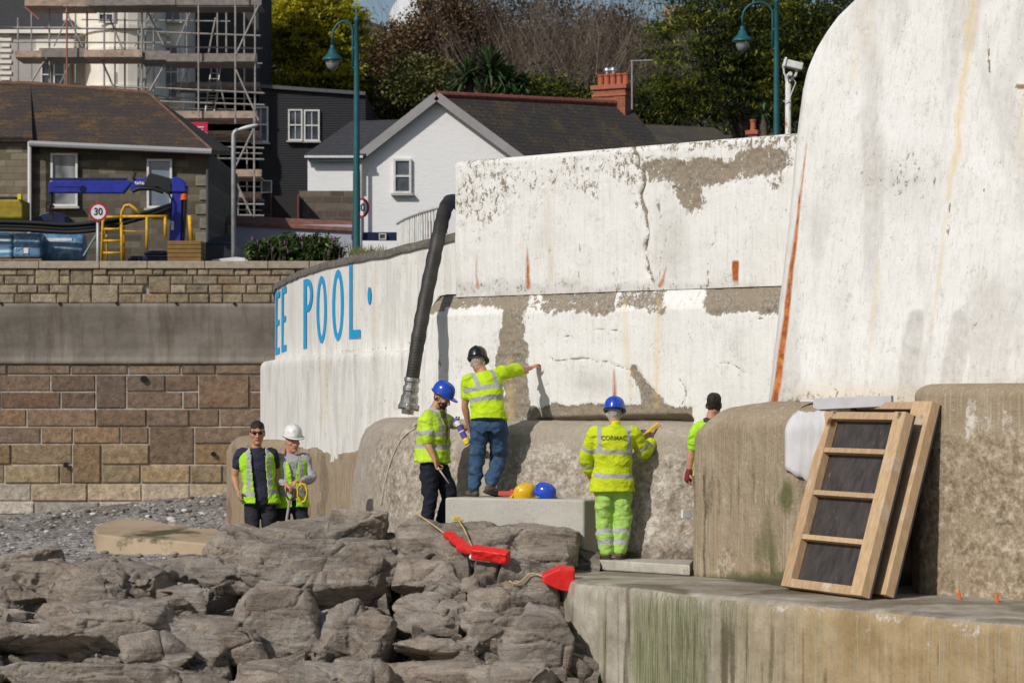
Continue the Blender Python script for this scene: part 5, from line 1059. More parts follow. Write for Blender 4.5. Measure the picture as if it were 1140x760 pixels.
mb = MB(); [mb.bpx(a, 246, a+14, 262, 45, .5) for a in (470,)]; o = mb.obj('timber_stack', simple('orange_timber', (.38, .19, .09), .8, var=.3), None, origin=P(477, 262, 45)); tag(o, 'brown timber boards seen through the terrace railing', 'timber')
mb = MB(); mb.bpx(402, 268, 445, 290, 68, .3); o = mb.obj('low_wall', m_wh, None, origin=P(420, 280, 68)); tag(o, 'low white wall at the foot of the white cottage', 'wall')
# big hose
m = NT('dark_hose_rubber', .55, .4); n = m.noise(5, 5, .7); cc = m.ramp(n, [(.3, (.022, .020, .018)), (.7, (.055, .05, .045))]); m.col(cc); m.bump(m.ma('ADD', m.wave(9, .6, dirn='Z'), m.ma('MULTIPLY', n, 1.5)), .25, .006)
hs = thing('suction_hose', 'thick dark hose hanging over the wall down to a metal coupling', 'hose', P(455, 463, 30.5))
def cat(pts, n=8):
    out = []; pts = [Vector(p) for p in pts]; q = [pts[0]]+pts+[pts[-1]]
    for i in range(1, len(q)-2):
        for k in range(n):
            t = k/n; a, b, c, d = q[i-1], q[i], q[i+1], q[i+2]; out.append(.5*((2*b)+(c-a)*t+(2*a-5*b+4*c-d)*t*t+(3*b-a-3*c+d)*t**3))
    out.append(pts[-1]); return out
pts = cat([P(520, 234, 33.6), P(505, 224, 32.6), P(497, 230, 31.5), P(490, 255, 30.95), P(481, 297, 30.75), P(471, 347, 30.5), P(464, 388, 30.4), P(459, 422, 30.4)])
rr = []; 
for i in range(len(pts)): rr.append((.086+.005*math.sin(i*1.7)) if i < len(pts)-8 else .080)
mb = MB(); mb.tube(pts, rr, 18); mb.obj('hose', m.mat, hs, smooth=True)
e1, e2 = P(459.3, 420, 30.4), P(453.5, 461, 30.4); ax = (e2-e1).normalized(); Mr = ax.to_track_quat('Z', 'Y').to_matrix(); L = (e2-e1).length
m_alu = simple('cast_aluminium', (.42, .41, .40), .35, .85, var=.25, scale=10, dirt=(.2, .18, .16)); mb = MB(); mb.lathe(e1, [(q_*.86, z_) for q_, z_ in [(.09, 0), (.11, .01), (.11, .05), (.095, .06), (.095, .1), (.11, .11), (.11, .16), (.1, .17), (.1, .2), (.12, .23), (.12, .3), (.135, .32), (.135, .36), (.09, .37), (.08, L)]], 20, M=Mr); cp = mb.obj('coupling', m_alu, hs, smooth=False, bevel=.004)
for a in (0, 2.1, 4.2): mb = MB(); mb.box(e1+Mr@Vector((.115*math.cos(a), .115*math.sin(a), .35)), (.05, .05, .07), M=Mr); mb.obj('locking_lug', m_alu, cp, bevel=.01)

# ------------------------------------------------------------------ crane lorry and what stands round it
m_blue = simple('crane_blue', (.02, .035, .34), .35, var=.15, scale=3, dirt=(.015, .02, .12)); m_navy = simple('navy_steel', (.012, .016, .06), .4); m_black = simple('black_rubber', (.014, .014, .015), .6); m_yel = simple('yellow_paint', (.72, .40, .012), .45, var=.15, dirt=(.35, .2, .03))
DT = 62.0
cr = thing('lorry_crane', 'blue folding lorry crane with its boom level, above the harbour wall', 'crane', P(190, 300, DT))
mb = MB(); mb.prism([P(188, 270, DT), P(192, 205, DT), P(203, 205, DT), P(201, 270, DT)], (0, .35, 0)); mb.obj('column', m_blue, cr, bevel=.02)
mb = MB(); mb.prism([P(201, 268, DT+.05), P(202, 210, DT+.05), P(208, 206, DT+.05), P(206, 240, DT+.05), P(204, 268, DT+.05)], (0, .3, 0)); mb.obj('ram', m_black, cr, bevel=.02)
mb = MB(); mb.prism([P(190, 214, DT-.05), P(188, 206, DT-.05), P(192, 197, DT-.05), P(199, 197, DT-.05), P(206, 203, DT-.05), P(207, 214, DT-.05)], (0, .45, 0)); mb.obj('knuckle', m_blue, cr, bevel=.03)
mb = MB(); mb.prism([P(54, 214.5, DT), P(54, 202.5, DT), P(58, 201, DT), P(142, 201, DT), P(147, 203, DT), P(137, 215, DT)], (0, .28, 0)); mb.obj('boom', m_blue, cr, bevel=.02)
mb = MB(); mb.bpx(58, 207.5, 90, 208.5, DT-.01, .02); mb.bpx(54, 198, 141, 200.5, DT+.05, .15); mb.tube([P(92, 210, DT-.03), P(92, 210, DT+.02)], .08, 10); mb.obj('boom_trim', m_navy, cr)
mb = MB(); mb.prism([P(144, 212, DT+.02), P(148, 199, DT+.02), P(162, 197.5, DT+.02), P(168, 205, DT+.02), P(160, 208, DT+.02)], (0, .24, 0)); mb.obj('inner_boom', m_blue, cr, bevel=.02)
mb = MB(); mb.prism([P(160, 203, DT-.05), P(166, 192, DT-.05), P(192, 199, DT-.05), P(193, 213, DT-.05), P(186, 216, DT-.05), P(176, 209, DT-.05), P(163, 209, DT-.05)], (0, .4, 0)); mb.obj('boom_joint', m_black, cr, bevel=.03)
mb = MB(); mb.tube([P(147, 213, DT), P(155, 210, DT), P(170, 210, DT), P(182, 214, DT)], .05, 8); mb.tube([P(148, 200, DT), P(151, 192, DT)], .03, 6); mb.tube([P(186, 212, DT-.1), P(191, 222, DT-.1), P(190, 245, DT-.1)], .025, 6); mb.obj('hydraulic_hose', m_black, cr)
mb = MB(); [mb.box(P(151+k*2.6, 203.6, DT-.0), (.035, .02, .045 if k % 2 else .07)) for k in range(5)]; mb.bpx(150, 204.2, 163, 205.4, DT-.01, .02); mb.obj('white_marks', m_signw, cr)
mb = MB(); mb.bpx(190.5, 246, 193.5, 256, DT-.02, .03); mb.obj('white_label', m_signw, cr)
mb = MB(); mb.lathe(P(205, 222.5, DT-.1), [(.10, 0), (.10, .02), (.08, .03), (.075, .12), (.03, .15)], 12); mb.obj('beacon', simple('amber_beacon', (.75, .12, .01), .3), cr)
mb = MB(); mb.tube([P(57, 214, DT+.1), P(57, 224, DT+.1), P(55, 233, DT+.1), P(58, 240, DT+.1)], .05, 8); mb.tube([P(54, 225, DT+.1), P(60, 231, DT+.1)], .04, 6); mb.box(P(57, 242, DT+.1), (.1, .1, .14)); mb.obj('hook_block', m_black, cr)
mb = MB(); mb.bpx(145, 285, 200, 296, DT+.2, 1.6); mb.bpx(160, 279, 185, 284, DT+.1, .3); mb.tube([P(148, 287, DT), P(148, 292, DT)], .12, 10); mb.obj('truck_bed', m_navy, cr, bevel=.03)
mb = MB(); mb.prism([P(35, 245, DT+.5), P(45, 238, DT+.5), P(56, 235, DT+.5), P(70, 238, DT+.5), P(80, 245, DT+.5), P(78, 249, DT+.5), P(36, 249, DT+.5)], (0, .5, 0)); mb.bpx(50, 262, 72, 295, DT+.8, .5); mb.prism([P(45, 292, DT+.7), P(58, 275, DT+.7), P(74, 275, DT+.7), P(90, 292, DT+.7)], (0, .4, 0)); o = mb.obj('grab', m_navy, None, origin=P(60, 291, DT+.6), bevel=.03); tag(o, 'dark blue steel grab below the left end of the crane boom', 'grab')
# bundle of long black pipes
pb_ = thing('pipe_bundle', 'bundle of long bent black pipes lying under the crane boom', 'pipes', P(60, 255, 61.3))
for k, (dy, dd_) in enumerate(((0, 0), (4.5, .05), (8.5, -.05), (3, .25))):
    pts = cat([P(-30, 246+dy, 61.2+dd_), P(30, 247.5+dy, 61.2+dd_), P(75, 250+dy, 61.2+dd_), P(110, 247+dy, 61.2+dd_), P(150, 240+dy*.6, 61.4+dd_), P(175, 233+dy*.5, 61.6+dd_), P(190, 228+dy*.4, 61.8+dd_)]); mb = MB(); mb.tube(pts, .05, 8); mb.obj('pipe', m_black, pb_, smooth=True)
# yellow ladder platform
yl = thing('ladder_platform', 'yellow steel access ladder and guard rail right of the left speed sign', 'ladder', P(124, 300, 61))
def ybar(name, *pts, r=.035, D=61.0): mb = MB(); mb.tube([P(a, b, D+(c if len(q_) > 2 else 0)) for q_ in pts for a, b, c in [(*q_, 0)[:3]]], r, 8); mb.obj(name, m_yel, yl, smooth=True)
ybar('rail', (113, 292), (114.5, 247), (117, 241)); ybar('rail', (136, 292), (135, 243)); ybar('rail', (137.8, 290, .4), (137.2, 243, .4)); ybar('rail', (119, 290, .4), (118.5, 246, .4), r=.025)
for y_ in (241.5, 255, 268, 281.5): ybar('rung', (115, y_), (135.5, y_), r=.028)
ybar('grab_hoop', (135, 250), (135.5, 236), (139, 229), (144, 228), (150, 232), (156, 238)); ybar('guard_rail', (136, 241), (186, 241)); ybar('rail', (163.5, 241), (163.5, 278)); ybar('rail', (184, 241), (184, 264)); ybar('rail', (211, 240), (213, 268), r=.05); ybar('mid_rail', (137, 257), (163, 258), r=.012)
# wooden crate
mb = MB(); 
for k in range(5): mb.bpx(186.5, 268+k*4.7, 224, 272.3+k*4.7, 60.4, .9)
o = mb.obj('wooden_crate', simple('crate_timber', (.24, .135, .04), .75, var=.25, scale=5), None, origin=P(205, 291, 60.4), bevel=.01); tag(o, 'wooden plank crate at the foot of the crane column', 'crate')
mb = MB(); mb.bpx(226, 272, 262, 296, 63, 1.2); mb.prism([P(226, 272, 63), P(262, 272, 63), P(256, 262, 63.4), P(236, 264, 63.4)], (0, .6, 0)); o = mb.obj('covered_load', simple('dark_tarpaulin', (.02, .022, .028), .5), None, origin=P(244, 291, 63), bevel=.05); tag(o, 'dark tarpaulin-covered load right of the wooden crate', 'load')
mb = MB(); mb.prism([P(236, 289, 61), P(262, 286, 61), P(272, 287, 61), P(276, 290.5, 61), P(236, 291, 61)], (0, .8, 0)); o = mb.obj('white_sheet', m_white, None, origin=P(255, 291, 61)); tag(o, 'folded white sheet lying on the wall top beside the shrubs', 'sheet')
# blue wrapped pallets
m = NT('blue_wrap', .25, .6); n = m.noise(3, 6, .7, dist=1.5); m.col(m.ramp(n, [(.3, (.04, .11, .24)), (.5, (.12, .26, .42)), (.7, (.38, .52, .62))])); m.bump(n, .8, .05)
m2 = NT('blue_white_packs', .5, .4); wv_ = m2.wave(2.3, 1.5, dirn='Z'); m2.col(m2.mix(m2.mr(wv_, .55, .7), (.10, .32, .58), (.62, .68, .72))); m2.bump(wv_, .5, .02)
for (x0, x1, y0, mt, lb) in ((-25, 13.5, 258, m2.mat, 'pallet of blue and white packs at the left edge'), (14, 46, 259, m.mat, 'pallet under blue shrink wrap with a small white label')):
    t = thing('wrapped_pallet', lb, 'pallet', P((x0+x1)/2, 296, 61.5)); mb = MB(); mb.bpx(x0, y0, x1, 287, 61.5, 1); mb.obj('load', mt, t, bevel=.08, bseg=3); mb = MB(); [mb.bpx(x0, a, x1, a+1.6, 61.5, 1) for a in (288, 293)]; [mb.bpx(x0+b_*(x1-x0)*.45, 288.5, x0+b_*(x1-x0)*.45+3, 294, 61.51, .98) for b_ in (0, 1, 2)]; mb.obj('pallet_base', simple('pallet_wood', (.3, .2, .12), .8), t)
    if x0 > 0: mb = MB(); mb.bpx(26.5, 276, 31.5, 282, 61.48, .02); mb.obj('label', m_white, t)
mb = MB(); mb.lathe(P(46, 276, 62.2), [(.3, 0), (.34, .05), (.34, 1.0), (.3, 1.05)], 20, M=Matrix.Rotation(rad(90), 3, 'Y')@Matrix.Translation((0, 0, -.2)).to_3x3()); o = mb.obj('wrapped_roll', m.mat, None, origin=P(56, 290, 62.2), smooth=True); tag(o, 'roll of material in blue wrap right of the wrapped pallets', 'roll')
mb = MB(); mb.bpx(45, 265, 80, 268, 61.9, .4); o = mb.obj('white_tray', m_white, None, origin=P(62, 268, 62)); tag(o, 'narrow white tray resting above the blue wrapped roll', 'tray')
mb = MB(); mb.bpx(-30, 222, 25, 243, 61.8, 1); ys = mb.obj('yellow_skip', simple('dull_yellow', (.30, .22, .015), .6, var=.3), None, origin=P(0, 243, 61.8), bevel=.04); tag(ys, 'dull yellow metal skip at the far left above the pipes', 'skip')
mb = MB(); mb.bpx(-30, 219, 17, 222, 62, .6); mb.obj('dark_contents', m_black, ys); mb = MB(); mb.bpx(19.5, 216, 23.5, 222, 61.7, .2); mb.obj('lifting_eye', simple('bright_yellow', (.75, .6, .02), .5), ys)
mb = MB(); mb.tube([P(93, 285, 60.8), P(107, 262, 60.9)], .03, 6); o = mb.obj('prop_bar', simple('teal_bar', (.12, .22, .23), .5), None, origin=P(93, 291, 60.8)); tag(o, 'thin slanting teal bar beside the left speed sign', 'bar')
# ------------------------------------------------------------------ trees and shrubs
def leaf_mat(name, cols, rough=.6, trans=.0):
    m = NT(name, rough, .3); c, a = m.attr('tint'); R, G, B = m.sep(c)
    cc = m.ramp(R, [(i/(len(cols)-1), q) for i, q in enumerate(cols)]); m.col(cc)
    if trans:
        tr = m.n('ShaderNodeBsdfTranslucent'); m.lk(cc, tr.inputs[0]); mx = m.n('ShaderNodeMixShader'); mx.inputs[0].default_value = trans
        m.lk(m.b.outputs[0], mx.inputs[1]); m.lk(tr.outputs[0], mx.inputs[2]); m.t.links.new(mx.outputs[0], m.out.inputs[0])
    return m.mat
def leaves_mesh(name, C, S, N, L, tint, rng):
    """C centres (n,3), S half-width, L long axis vectors (n,3), N normals -> pointed leaf quads"""
    L = L/np.linalg.norm(L, axis=1)[:, None]; W = np.cross(L, N); W /= np.linalg.norm(W, axis=1)[:, None]+1e-9
    a = S[:, 0][:, None]; b = S[:, 1][:, None]
    V = np.stack([C-L*b, C+W*a-L*b*.1, C+L*b, C-W*a-L*b*.1], 1).reshape(-1, 3); n = len(C)
    me = np_mesh(name, V, np.arange(4*n).reshape(n, 4)); t = np.repeat(tint, 4); set_attr(me, np.stack([t, t, t], -1), 'tint'); return me
def blob_points(blobs, n, rng, shell=.55, keep=None):
    vol = np.array([b[3]*b[4]*b[5] for b in blobs])**(2/3.); k = rng.choice(len(blobs), n, p=vol/vol.sum()); B = np.array(blobs)[k]
    d = rng.normal(size=(n, 3)); d /= np.linalg.norm(d, axis=1)[:, None]; r = shell+(1-shell)*rng.random(n)**.7
    p = B[:, :3]+d*B[:, 3:6]*r[:, None]; return p, d, k
def clumpy(blobs, nclump, per, leaf, rng, flat=.4, csize=.5, droop=.0, seed=1, out=.6, gap=.42):
    P_, d, k = blob_points(blobs, nclump, rng); q = fbm(P_*.9, 3, seed); P_, d = P_[q > gap], d[q > gap]; n = len(P_)
    ct = .5+.22*rng.normal(size=n)+.8*(fbm(P_*.6, 2, seed+4)-.5)
    cs = csize*(.6+.8*rng.random(n)); out_v = d.copy(); out_v[:, 2] = out_v[:, 2]*.4-droop; out_v /= np.linalg.norm(out_v, axis=1)[:, None]
    C = np.repeat(P_, per, 0); O = np.repeat(out_v, per, 0); s = np.repeat(cs, per)[:, None]
    r = rng.normal(size=(len(C), 3))*.42; r[:, 2] *= flat; al = (rng.random(len(C))-.4)[:, None]*1.6; C = C+r*s+O*al*s*out
    L = O*.9+rng.normal(size=C.shape)*.6; N = np.stack([rng.normal(size=len(C))*.6, rng.normal(size=len(C))*.6, np.ones(len(C))], -1)
    S = np.stack([leaf[0]*(.6+.8*rng.random(len(C))), leaf[1]*(.6+.8*rng.random(len(C)))], -1)
    t = np.clip(np.repeat(ct, per)+.14*rng.normal(size=len(C)), .02, .98); return C, S, N, L, t
def trunk_mesh(mb, base, top, r0, r1, rng, limbs=()):
    base, top = Vector(base), Vector(top); pts = [base.lerp(top, t)+Vector((rng.normal()*.08*t, rng.normal()*.08*t, 0)) for t in np.linspace(0, 1, 6)]; mb.tube(pts, list(np.linspace(r0, r1, 6)), 8)
    for l in limbs:
        l = Vector(l); t = rng.uniform(.3, .9); s = base.lerp(top, t); m_ = s.lerp(l, .5)+Vector((0, 0, .3)); mb.tube([s, m_, l], [r1*1.1+.03, r1*.7+.02, .015], 6)
m_bark = simple('bark', (.09, .07, .055), .9, var=.4, bump=.02)
def tree(name, label, cat, base, blobs, nclump, per, leaf, mat, seed, group=None, **k):
    rng = np.random.default_rng(seed); t = thing(name, label, cat, base, group); C, S, N, L, tt_ = clumpy(blobs, nclump, per, leaf, rng, seed=seed, **k)
    link('crown', leaves_mesh('crown', C, S, N, L, tt_, rng), mat, t); b = blobs[0]; mb = MB(); top = (b[0], b[1], max(q[2] for q in blobs)); mb2 = mb
    trunk_mesh(mb, base, top, .28, .08, rng, [(q[0]+rng.normal()*q[3]*.4, q[1]+rng.normal()*q[4]*.4, q[2]+rng.normal()*q[5]*.3) for q in blobs for _ in range(3)]); mb.obj('trunk', m_bark, t, smooth=True); return t
def B(px, py, D, rx, ry, dep): s = D/F; p = P(px, py, D); return (p.x, p.y, p.z, rx*s, dep, ry*s)
gz = lambda D: ZR-.2+10*max(0, min(1, (D-92)/58))*.6
m_lfy = leaf_mat('golden_conifer_leaf', [(.03, .045, .006), (.26, .27, .018), (.58, .52, .035), (.80, .68, .06)], .6, .42)
m_lfd = leaf_mat('cedar_leaf', [(.010, .018, .007), (.03, .05, .012), (.12, .15, .02), (.38, .37, .045)], .6, .25)
m_lfr = leaf_mat('russet_leaf', [(.04, .024, .016), (.11, .065, .04), (.18, .11, .06), (.24, .18, .07)], .7, .1)
m_lfg = leaf_mat('hedge_leaf', [(.015, .025, .01), (.06, .075, .022), (.13, .13, .04), (.2, .17, .05)], .6, .1)
# golden conifer
D_ = 100
tree('golden_conifer', 'yellow-green conifer behind the dark slate-clad house and left teal lamp', 'tree', (P(345, 0, D_).x, D_, ZR+1), [B(345, 55, D_, 44, 62, 2.0), B(322, 85, D_, 42, 34, 1.7), B(368, 85, D_, 40, 34, 1.7), B(343, 15, D_, 40, 40, 1.5), B(300, 60, D_, 22, 45, 1.3), B(385, 40, D_, 22, 45, 1.2)], 1700, 34, (.035, .10), m_lfy, 3, flat=.25, csize=.42, droop=.25, gap=.36)
tree('yellowing_tree', 'small yellowing broadleaf tree behind the right end of the scaffolding', 'tree', (P(275, 0, 104).x, 104, ZR+1), [B(268, 22, 104, 26, 30, 1.6), B(285, 10, 104, 24, 26, 1.5), B(250, 40, 104, 18, 30, 1.4)], 420, 20, (.05, .09), leaf_mat('yellowing_leaf', [(.04, .03, .012), (.13, .10, .02), (.28, .2, .03), (.4, .3, .05)], .6, .15), 5, gap=.40)
# dark cedar on the right
D_ = 98
cb = [B(835, 40, D_, 75, 50, 2.8), B(800, 85, D_, 82, 50, 2.8), B(775, 55, D_, 48, 50, 2.2), B(880, 60, D_, 70, 70, 2.6), B(760, 105, D_, 40, 28, 2.0), B(900, 0, D_, 60, 40, 2.2), B(790, 0, D_, 50, 26, 2.0), B(850, 115, D_, 80, 34, 2.6), B(925, 90, D_, 50, 60, 2.2)]
tree('dark_cedar', 'large dark green cedar with layered boughs behind the right teal lamp', 'tree', (P(835, 0, D_).x, D_, ZR+1), cb, 2600, 40, (.024, .13), m_lfd, 9, flat=.13, csize=.62, droop=.05, out=1.2, gap=.42)
# russet thicket, green hedge
ti = [('russet_bush', 'brown-leaved bush just right of the left teal lamp, below the white dome', 440, 62, [B(440, 72, 110, 42, 45, 2.2), B(415, 90, 110, 26, 36, 2.0), B(466, 56, 110, 30, 34, 2)], m_lfr, 110),
      ('russet_bush', 'tall brown-leaved bush behind the apex of the white cottage', 495, 40, [B(500, 45, 112, 46, 52, 2.4), B(480, 70, 112, 40, 44, 2.2), B(525, 25, 112, 36, 36, 2.2), B(492, 5, 112, 30, 24, 2)], m_lfr, 112),
      ('green_hedge', 'dark green hedge between the slate-clad house and the cottage gable', 430, 110, [B(430, 118, 101, 40, 22, 1.5), B(465, 108, 101, 34, 24, 1.5), B(405, 112, 101, 16, 28, 1.4)], m_lfg, 101),
      ('ivy_mass', 'mid green ivy-covered shrub at the foot of the brown bushes', 455, 90, [B(462, 88, 105, 26, 20, 1.4), B(490, 92, 105, 24, 18, 1.4)], m_lfg, 105),
      ('dark_shrub', 'dark shrub behind the chimney between bare trees and cedar', 715, 110, [B(728, 122, 100, 40, 24, 1.6), B(700, 120, 100, 40, 18, 1.4), B(650, 118, 101, 40, 22, 1.4), B(600, 112, 101, 46, 26, 1.6)], m_lfd, 100)]
for i, (nm, lb, px_, py_, bl, mt, dd_) in enumerate(ti): tree(nm, lb, 'shrub', (P(px_, 0, dd_).x, dd_, ZR+2), bl, 1100, 16, (.05, .075), mt, 20+i, flat=.8, csize=.45, gap=.34)
# bare trees: fine upward twigs
def bare_tree(label, px_, D_, ytop, spread, seed, mat, leaves=0):
    rg_ = random.Random(seed); b = P(px_, 440, D_); b.z = ZR+2; t = thing('bare_tree', label, 'tree', b, group='bare winter trees behind the cottage roof'); mb = MB(); H = Z(ytop, D_)-b.z; tips = []
    def grow(p, d, L, r, k):
        q = p+d*L; mid = p.lerp(q, .5)+Vector((rg_.uniform(-1, 1), rg_.uniform(-1, 1), 0))*L*.06; mb.tube([p, mid, q], [r, r*.8, r*.62], 4 if k < 3 else 3, cap=False); tips.append(q)
        if k >= 6 or r < .006: return
        for j in range(3 if k < 4 else 2):
            a = Vector((rg_.uniform(-1, 1), rg_.uniform(-1, 1), rg_.uniform(-.1, .8))); nd = (d+a*(.55 if k > 0 else .7)+Vector((0, 0, .12))).normalized(); grow(q if rg_.random() < .6 else mid, nd, L*rg_.uniform(.62, .86), r*.62, k+1)
    for s in range(4): d0 = Vector((rg_.uniform(-spread, spread), rg_.uniform(-.3, .3), 1)).normalized(); grow(Vector((b.x+rg_.uniform(-.4, .4), b.y+rg_.uniform(-.4, .4), b.z)), d0, H*.30, .085, 0)
    mb.obj('branches', mat, t)
    if leaves:
        rn = np.random.default_rng(seed); T = np.array([tuple(v) for v in tips]); C = T[rn.integers(0, len(T), leaves)]+rn.normal(size=(leaves, 3))*.15
        link('withered_leaves', leaves_mesh('w', C, np.full((leaves, 2), .045), rn.normal(size=(leaves, 3)), rn.normal(size=(leaves, 3)), rn.random(leaves)*.7, rn), m_lfr, t)
m_twig = simple('twig_bark', (.13, .095, .075), .9, var=.3, scale=1); m_twigp = simple('pale_twig_bark', (.26, .21, .16), .9, var=.3, scale=1)
for i, (px_, D_, yt, lb, mt) in enumerate(((545, 112, -25, 'bare brown tree above the palm clump', m_twig), (585, 108, -20, 'bare tree directly right of the palm clump', m_twig), (612, 104, -10, 'pale-stemmed bare tree left of the brick chimney', m_twigp), (640, 110, -25, 'dense bare tree behind the left of the brick chimney', m_twig), (690, 108, -15, 'bare tree behind the television aerial', m_twigp), (722, 112, 0, 'thin bare tree beside the left edge of the cedar', m_twig), (665, 116, -20, 'tall bare tree seen just above the chimney pots', m_twig), (560, 118, -20, 'farther bare tree behind the palm clump', m_twig))):
    bare_tree(lb, px_, D_, yt, .35, 50+i, mt, 1500)
# dense undergrowth behind the bare trees, one mass
rng = np.random.default_rng(77); C, S, N, L, t_ = clumpy([B(560, 85, 124, 110, 60, 3), B(660, 80, 124, 90, 60, 3), B(600, 40, 126, 120, 40, 3), B(500, 100, 122, 60, 50, 3), B(720, 100, 122, 50, 40, 3), B(690, 45, 126, 40, 34, 2)], 2600, 14, (.06, .10), rng, csize=.7, flat=.9, gap=.3, seed=7)
o = link('undergrowth', leaves_mesh('undergrowth', C, S, N, L, t_*.8, rng), leaf_mat('undergrowth_leaf', [(.018, .013, .010), (.05, .036, .024), (.085, .062, .035), (.11, .10, .04)], .8), None, origin=(2, 124, 8)); tag(o, 'brown thicket of undergrowth behind the bare trees', 'thicket', kind='stuff')
# palms
def palm(label, px_, py_, D_, r, seed, n=46, pale=.0):
    rn = np.random.default_rng(seed); c = P(px_, py_, D_); b = Vector((c.x, D_, ZR+2)); t = thing('cabbage_palm', label, 'palm', b, group='cabbage palms'); mb = MB(); mb.tube([b, c], [.2, .13], 8); mb.obj('trunk', m_bark, t, smooth=True); mb = MB()
    for i in range(n):
        az = rn.uniform(0, 6.28); el = rn.uniform(-.5, 1.4); d = Vector((math.cos(az)*math.cos(el), math.sin(az)*math.cos(el), math.sin(el))); L = r*rn.uniform(.75, 1.1); sd = d.cross(Vector((0, 0, 1))).normalized(); w_ = .045; q0 = c; q1 = c+d*L*.55; q2 = c+d*L*.95+Vector((0, 0, -L*.22)); tt_ = (float(np.clip(.45+.25*rn.normal(), 0, 1)),)*3
        mb.add([q0-sd*w_*.6, q0+sd*w_*.6, q1+sd*w_, q2, q1-sd*w_], [(0, 1, 2, 4), (4, 2, 3)], (*tt_, 1))
    mb.obj('fronds', m_palm, t)
m_palm = leaf_mat('palm_leaf', [(.012, .03, .010), (.035, .075, .022), (.07, .12, .04), (.14, .19, .09)], .5, .1)
for i, (a, b_, r) in enumerate(((522, 88, 1.0), (545, 80, 1.15), (563, 92, .9), (582, 97, .6))): palm(('leftmost green palm of the clump above the cottage ridge', 'largest green palm of the clump above the cottage ridge', 'lower green palm of the clump, second from its right', 'smallest pale palm at the right end of the clump')[i], a, b_, 98, r*1.35, 5+i, 170)
palm('small palm to the right of the low chimney, beside the right teal lamp', 850, 128, 94, .7, 20, 50)
# shrubs behind the harbour wall
m_sh = leaf_mat('shrub_leaf', [(.02, .04, .01), (.05, .09, .02), (.09, .14, .035), (.16, .2, .06)], .5, .15)
for i, (a, w_, h_, lb) in enumerate(((322, 34, 16, 'leafy green shrub on top of the harbour wall, left of the lamp'), (352, 26, 15, 'second leafy shrub on the harbour wall, nearer the teal lamp'), (296, 18, 7, 'low green end of the shrubs beside the white sheet'))):
    tree('shrub', lb, 'shrub', (P(a, 0, 58.5).x, 58.5, ZR), [B(a, 281, 58.5, w_, h_, .5)], 300, 18, (.028, .065), m_sh, 60+i, csize=.16, flat=.8, gap=.25, group='shrubs on the harbour wall')
rng = np.random.default_rng(8)
gt = thing('valerian', 'tall seed heads and purple stalks among the shrubs on the harbour wall', 'plant', P(365, 290, 58)); mb = MB()
for i in range(70): x_ = rng.uniform(280, 395); h_ = rng.uniform(8, 27)*(1 if x_ > 340 else .8); p0 = P(x_, 291, 58+rng.uniform(-.3, .8)); p1 = p0+Vector((rng.normal()*.06, 0, h_*58/F)); mb.tube([p0, p1], [.008, .006], 3)
mb.obj('stems', simple('dry_stem', (.2, .17, .09), .8), gt)
mb = MB()
for i in range(60): x_ = rng.uniform(280, 395); y_ = rng.uniform(264, 284); mb.ell(P(x_, y_, 58+rng.uniform(-.3, .8)), (.022, .022, .06), seg=5, rings=4)
mb.obj('flower_heads', simple('dull_purple', (.16, .07, .13), .8), gt)['kind'] = 'stuff'
gr2 = MB()
for i in range(160): x_ = rng.uniform(388, 428); h_ = rng.uniform(5, 15); D2 = rng.uniform(56.5, 59); p0 = P(x_, 284, D2); p1 = p0+Vector((rng.normal()*.08, 0, h_*58/F)); gr2.add([p0-Vector((.012, 0, 0)), p0+Vector((.012, 0, 0)), p1], [(0, 1, 2)], (float(rng.random()),)*3+(1,))
o = gr2.obj('tall_grass', leaf_mat('grass_blade', [(.06, .07, .02), (.14, .14, .04), (.26, .23, .09)], .7), None, origin=P(408, 284, 58)); tag(o, 'tuft of tall dry grass at the foot of the left teal lamp', 'grass', kind='stuff')
# white dome and the pale hilltop house
dm = thing('dome', 'pale white dome on the skyline above the brown bush', 'dome', P(462, 40, 140)); mb = MB(); mb.ell(P(474, 36, 140), (44/F*140, 44/F*140, 52/F*140), seg=32, rings=16); mb.obj('dome_shell', wmat('dome_skin', (.62, .63, .65), .1, .6), dm, smooth=True)
hh = thing('hilltop_house', 'cream house with three chimney pots far up behind the trees', 'house', P(755, 50, 140)); mb = MB(); mb.bpx(738, 28, 800, 90, 140, 4); mb.obj('wall', m_cream, hh); mb = MB(); mb.prism([P(734, 30, 139.8), P(804, 30, 139.8), P(790, 16, 142), P(748, 16, 142)], (0, .1, -.2)); mb.obj('roof', slates('hill_slate', (.12, .11, .11)), hh)
mb = MB(); mb.bpx(740, 14, 766, 30, 141, 1); cs_ = mb.obj('chimney', simple('pinkish_stack', (.42, .30, .22), .8), hh)
for k in range(3): mb = MB(); mb.lathe(P(744+k*8, 14, 141.5), [(.14, 0), (.12, .25), (.14, .3)], 10); mb.obj('chimney_pot', simple('terracotta_pot', (.42, .12, .06), .8), cs_)
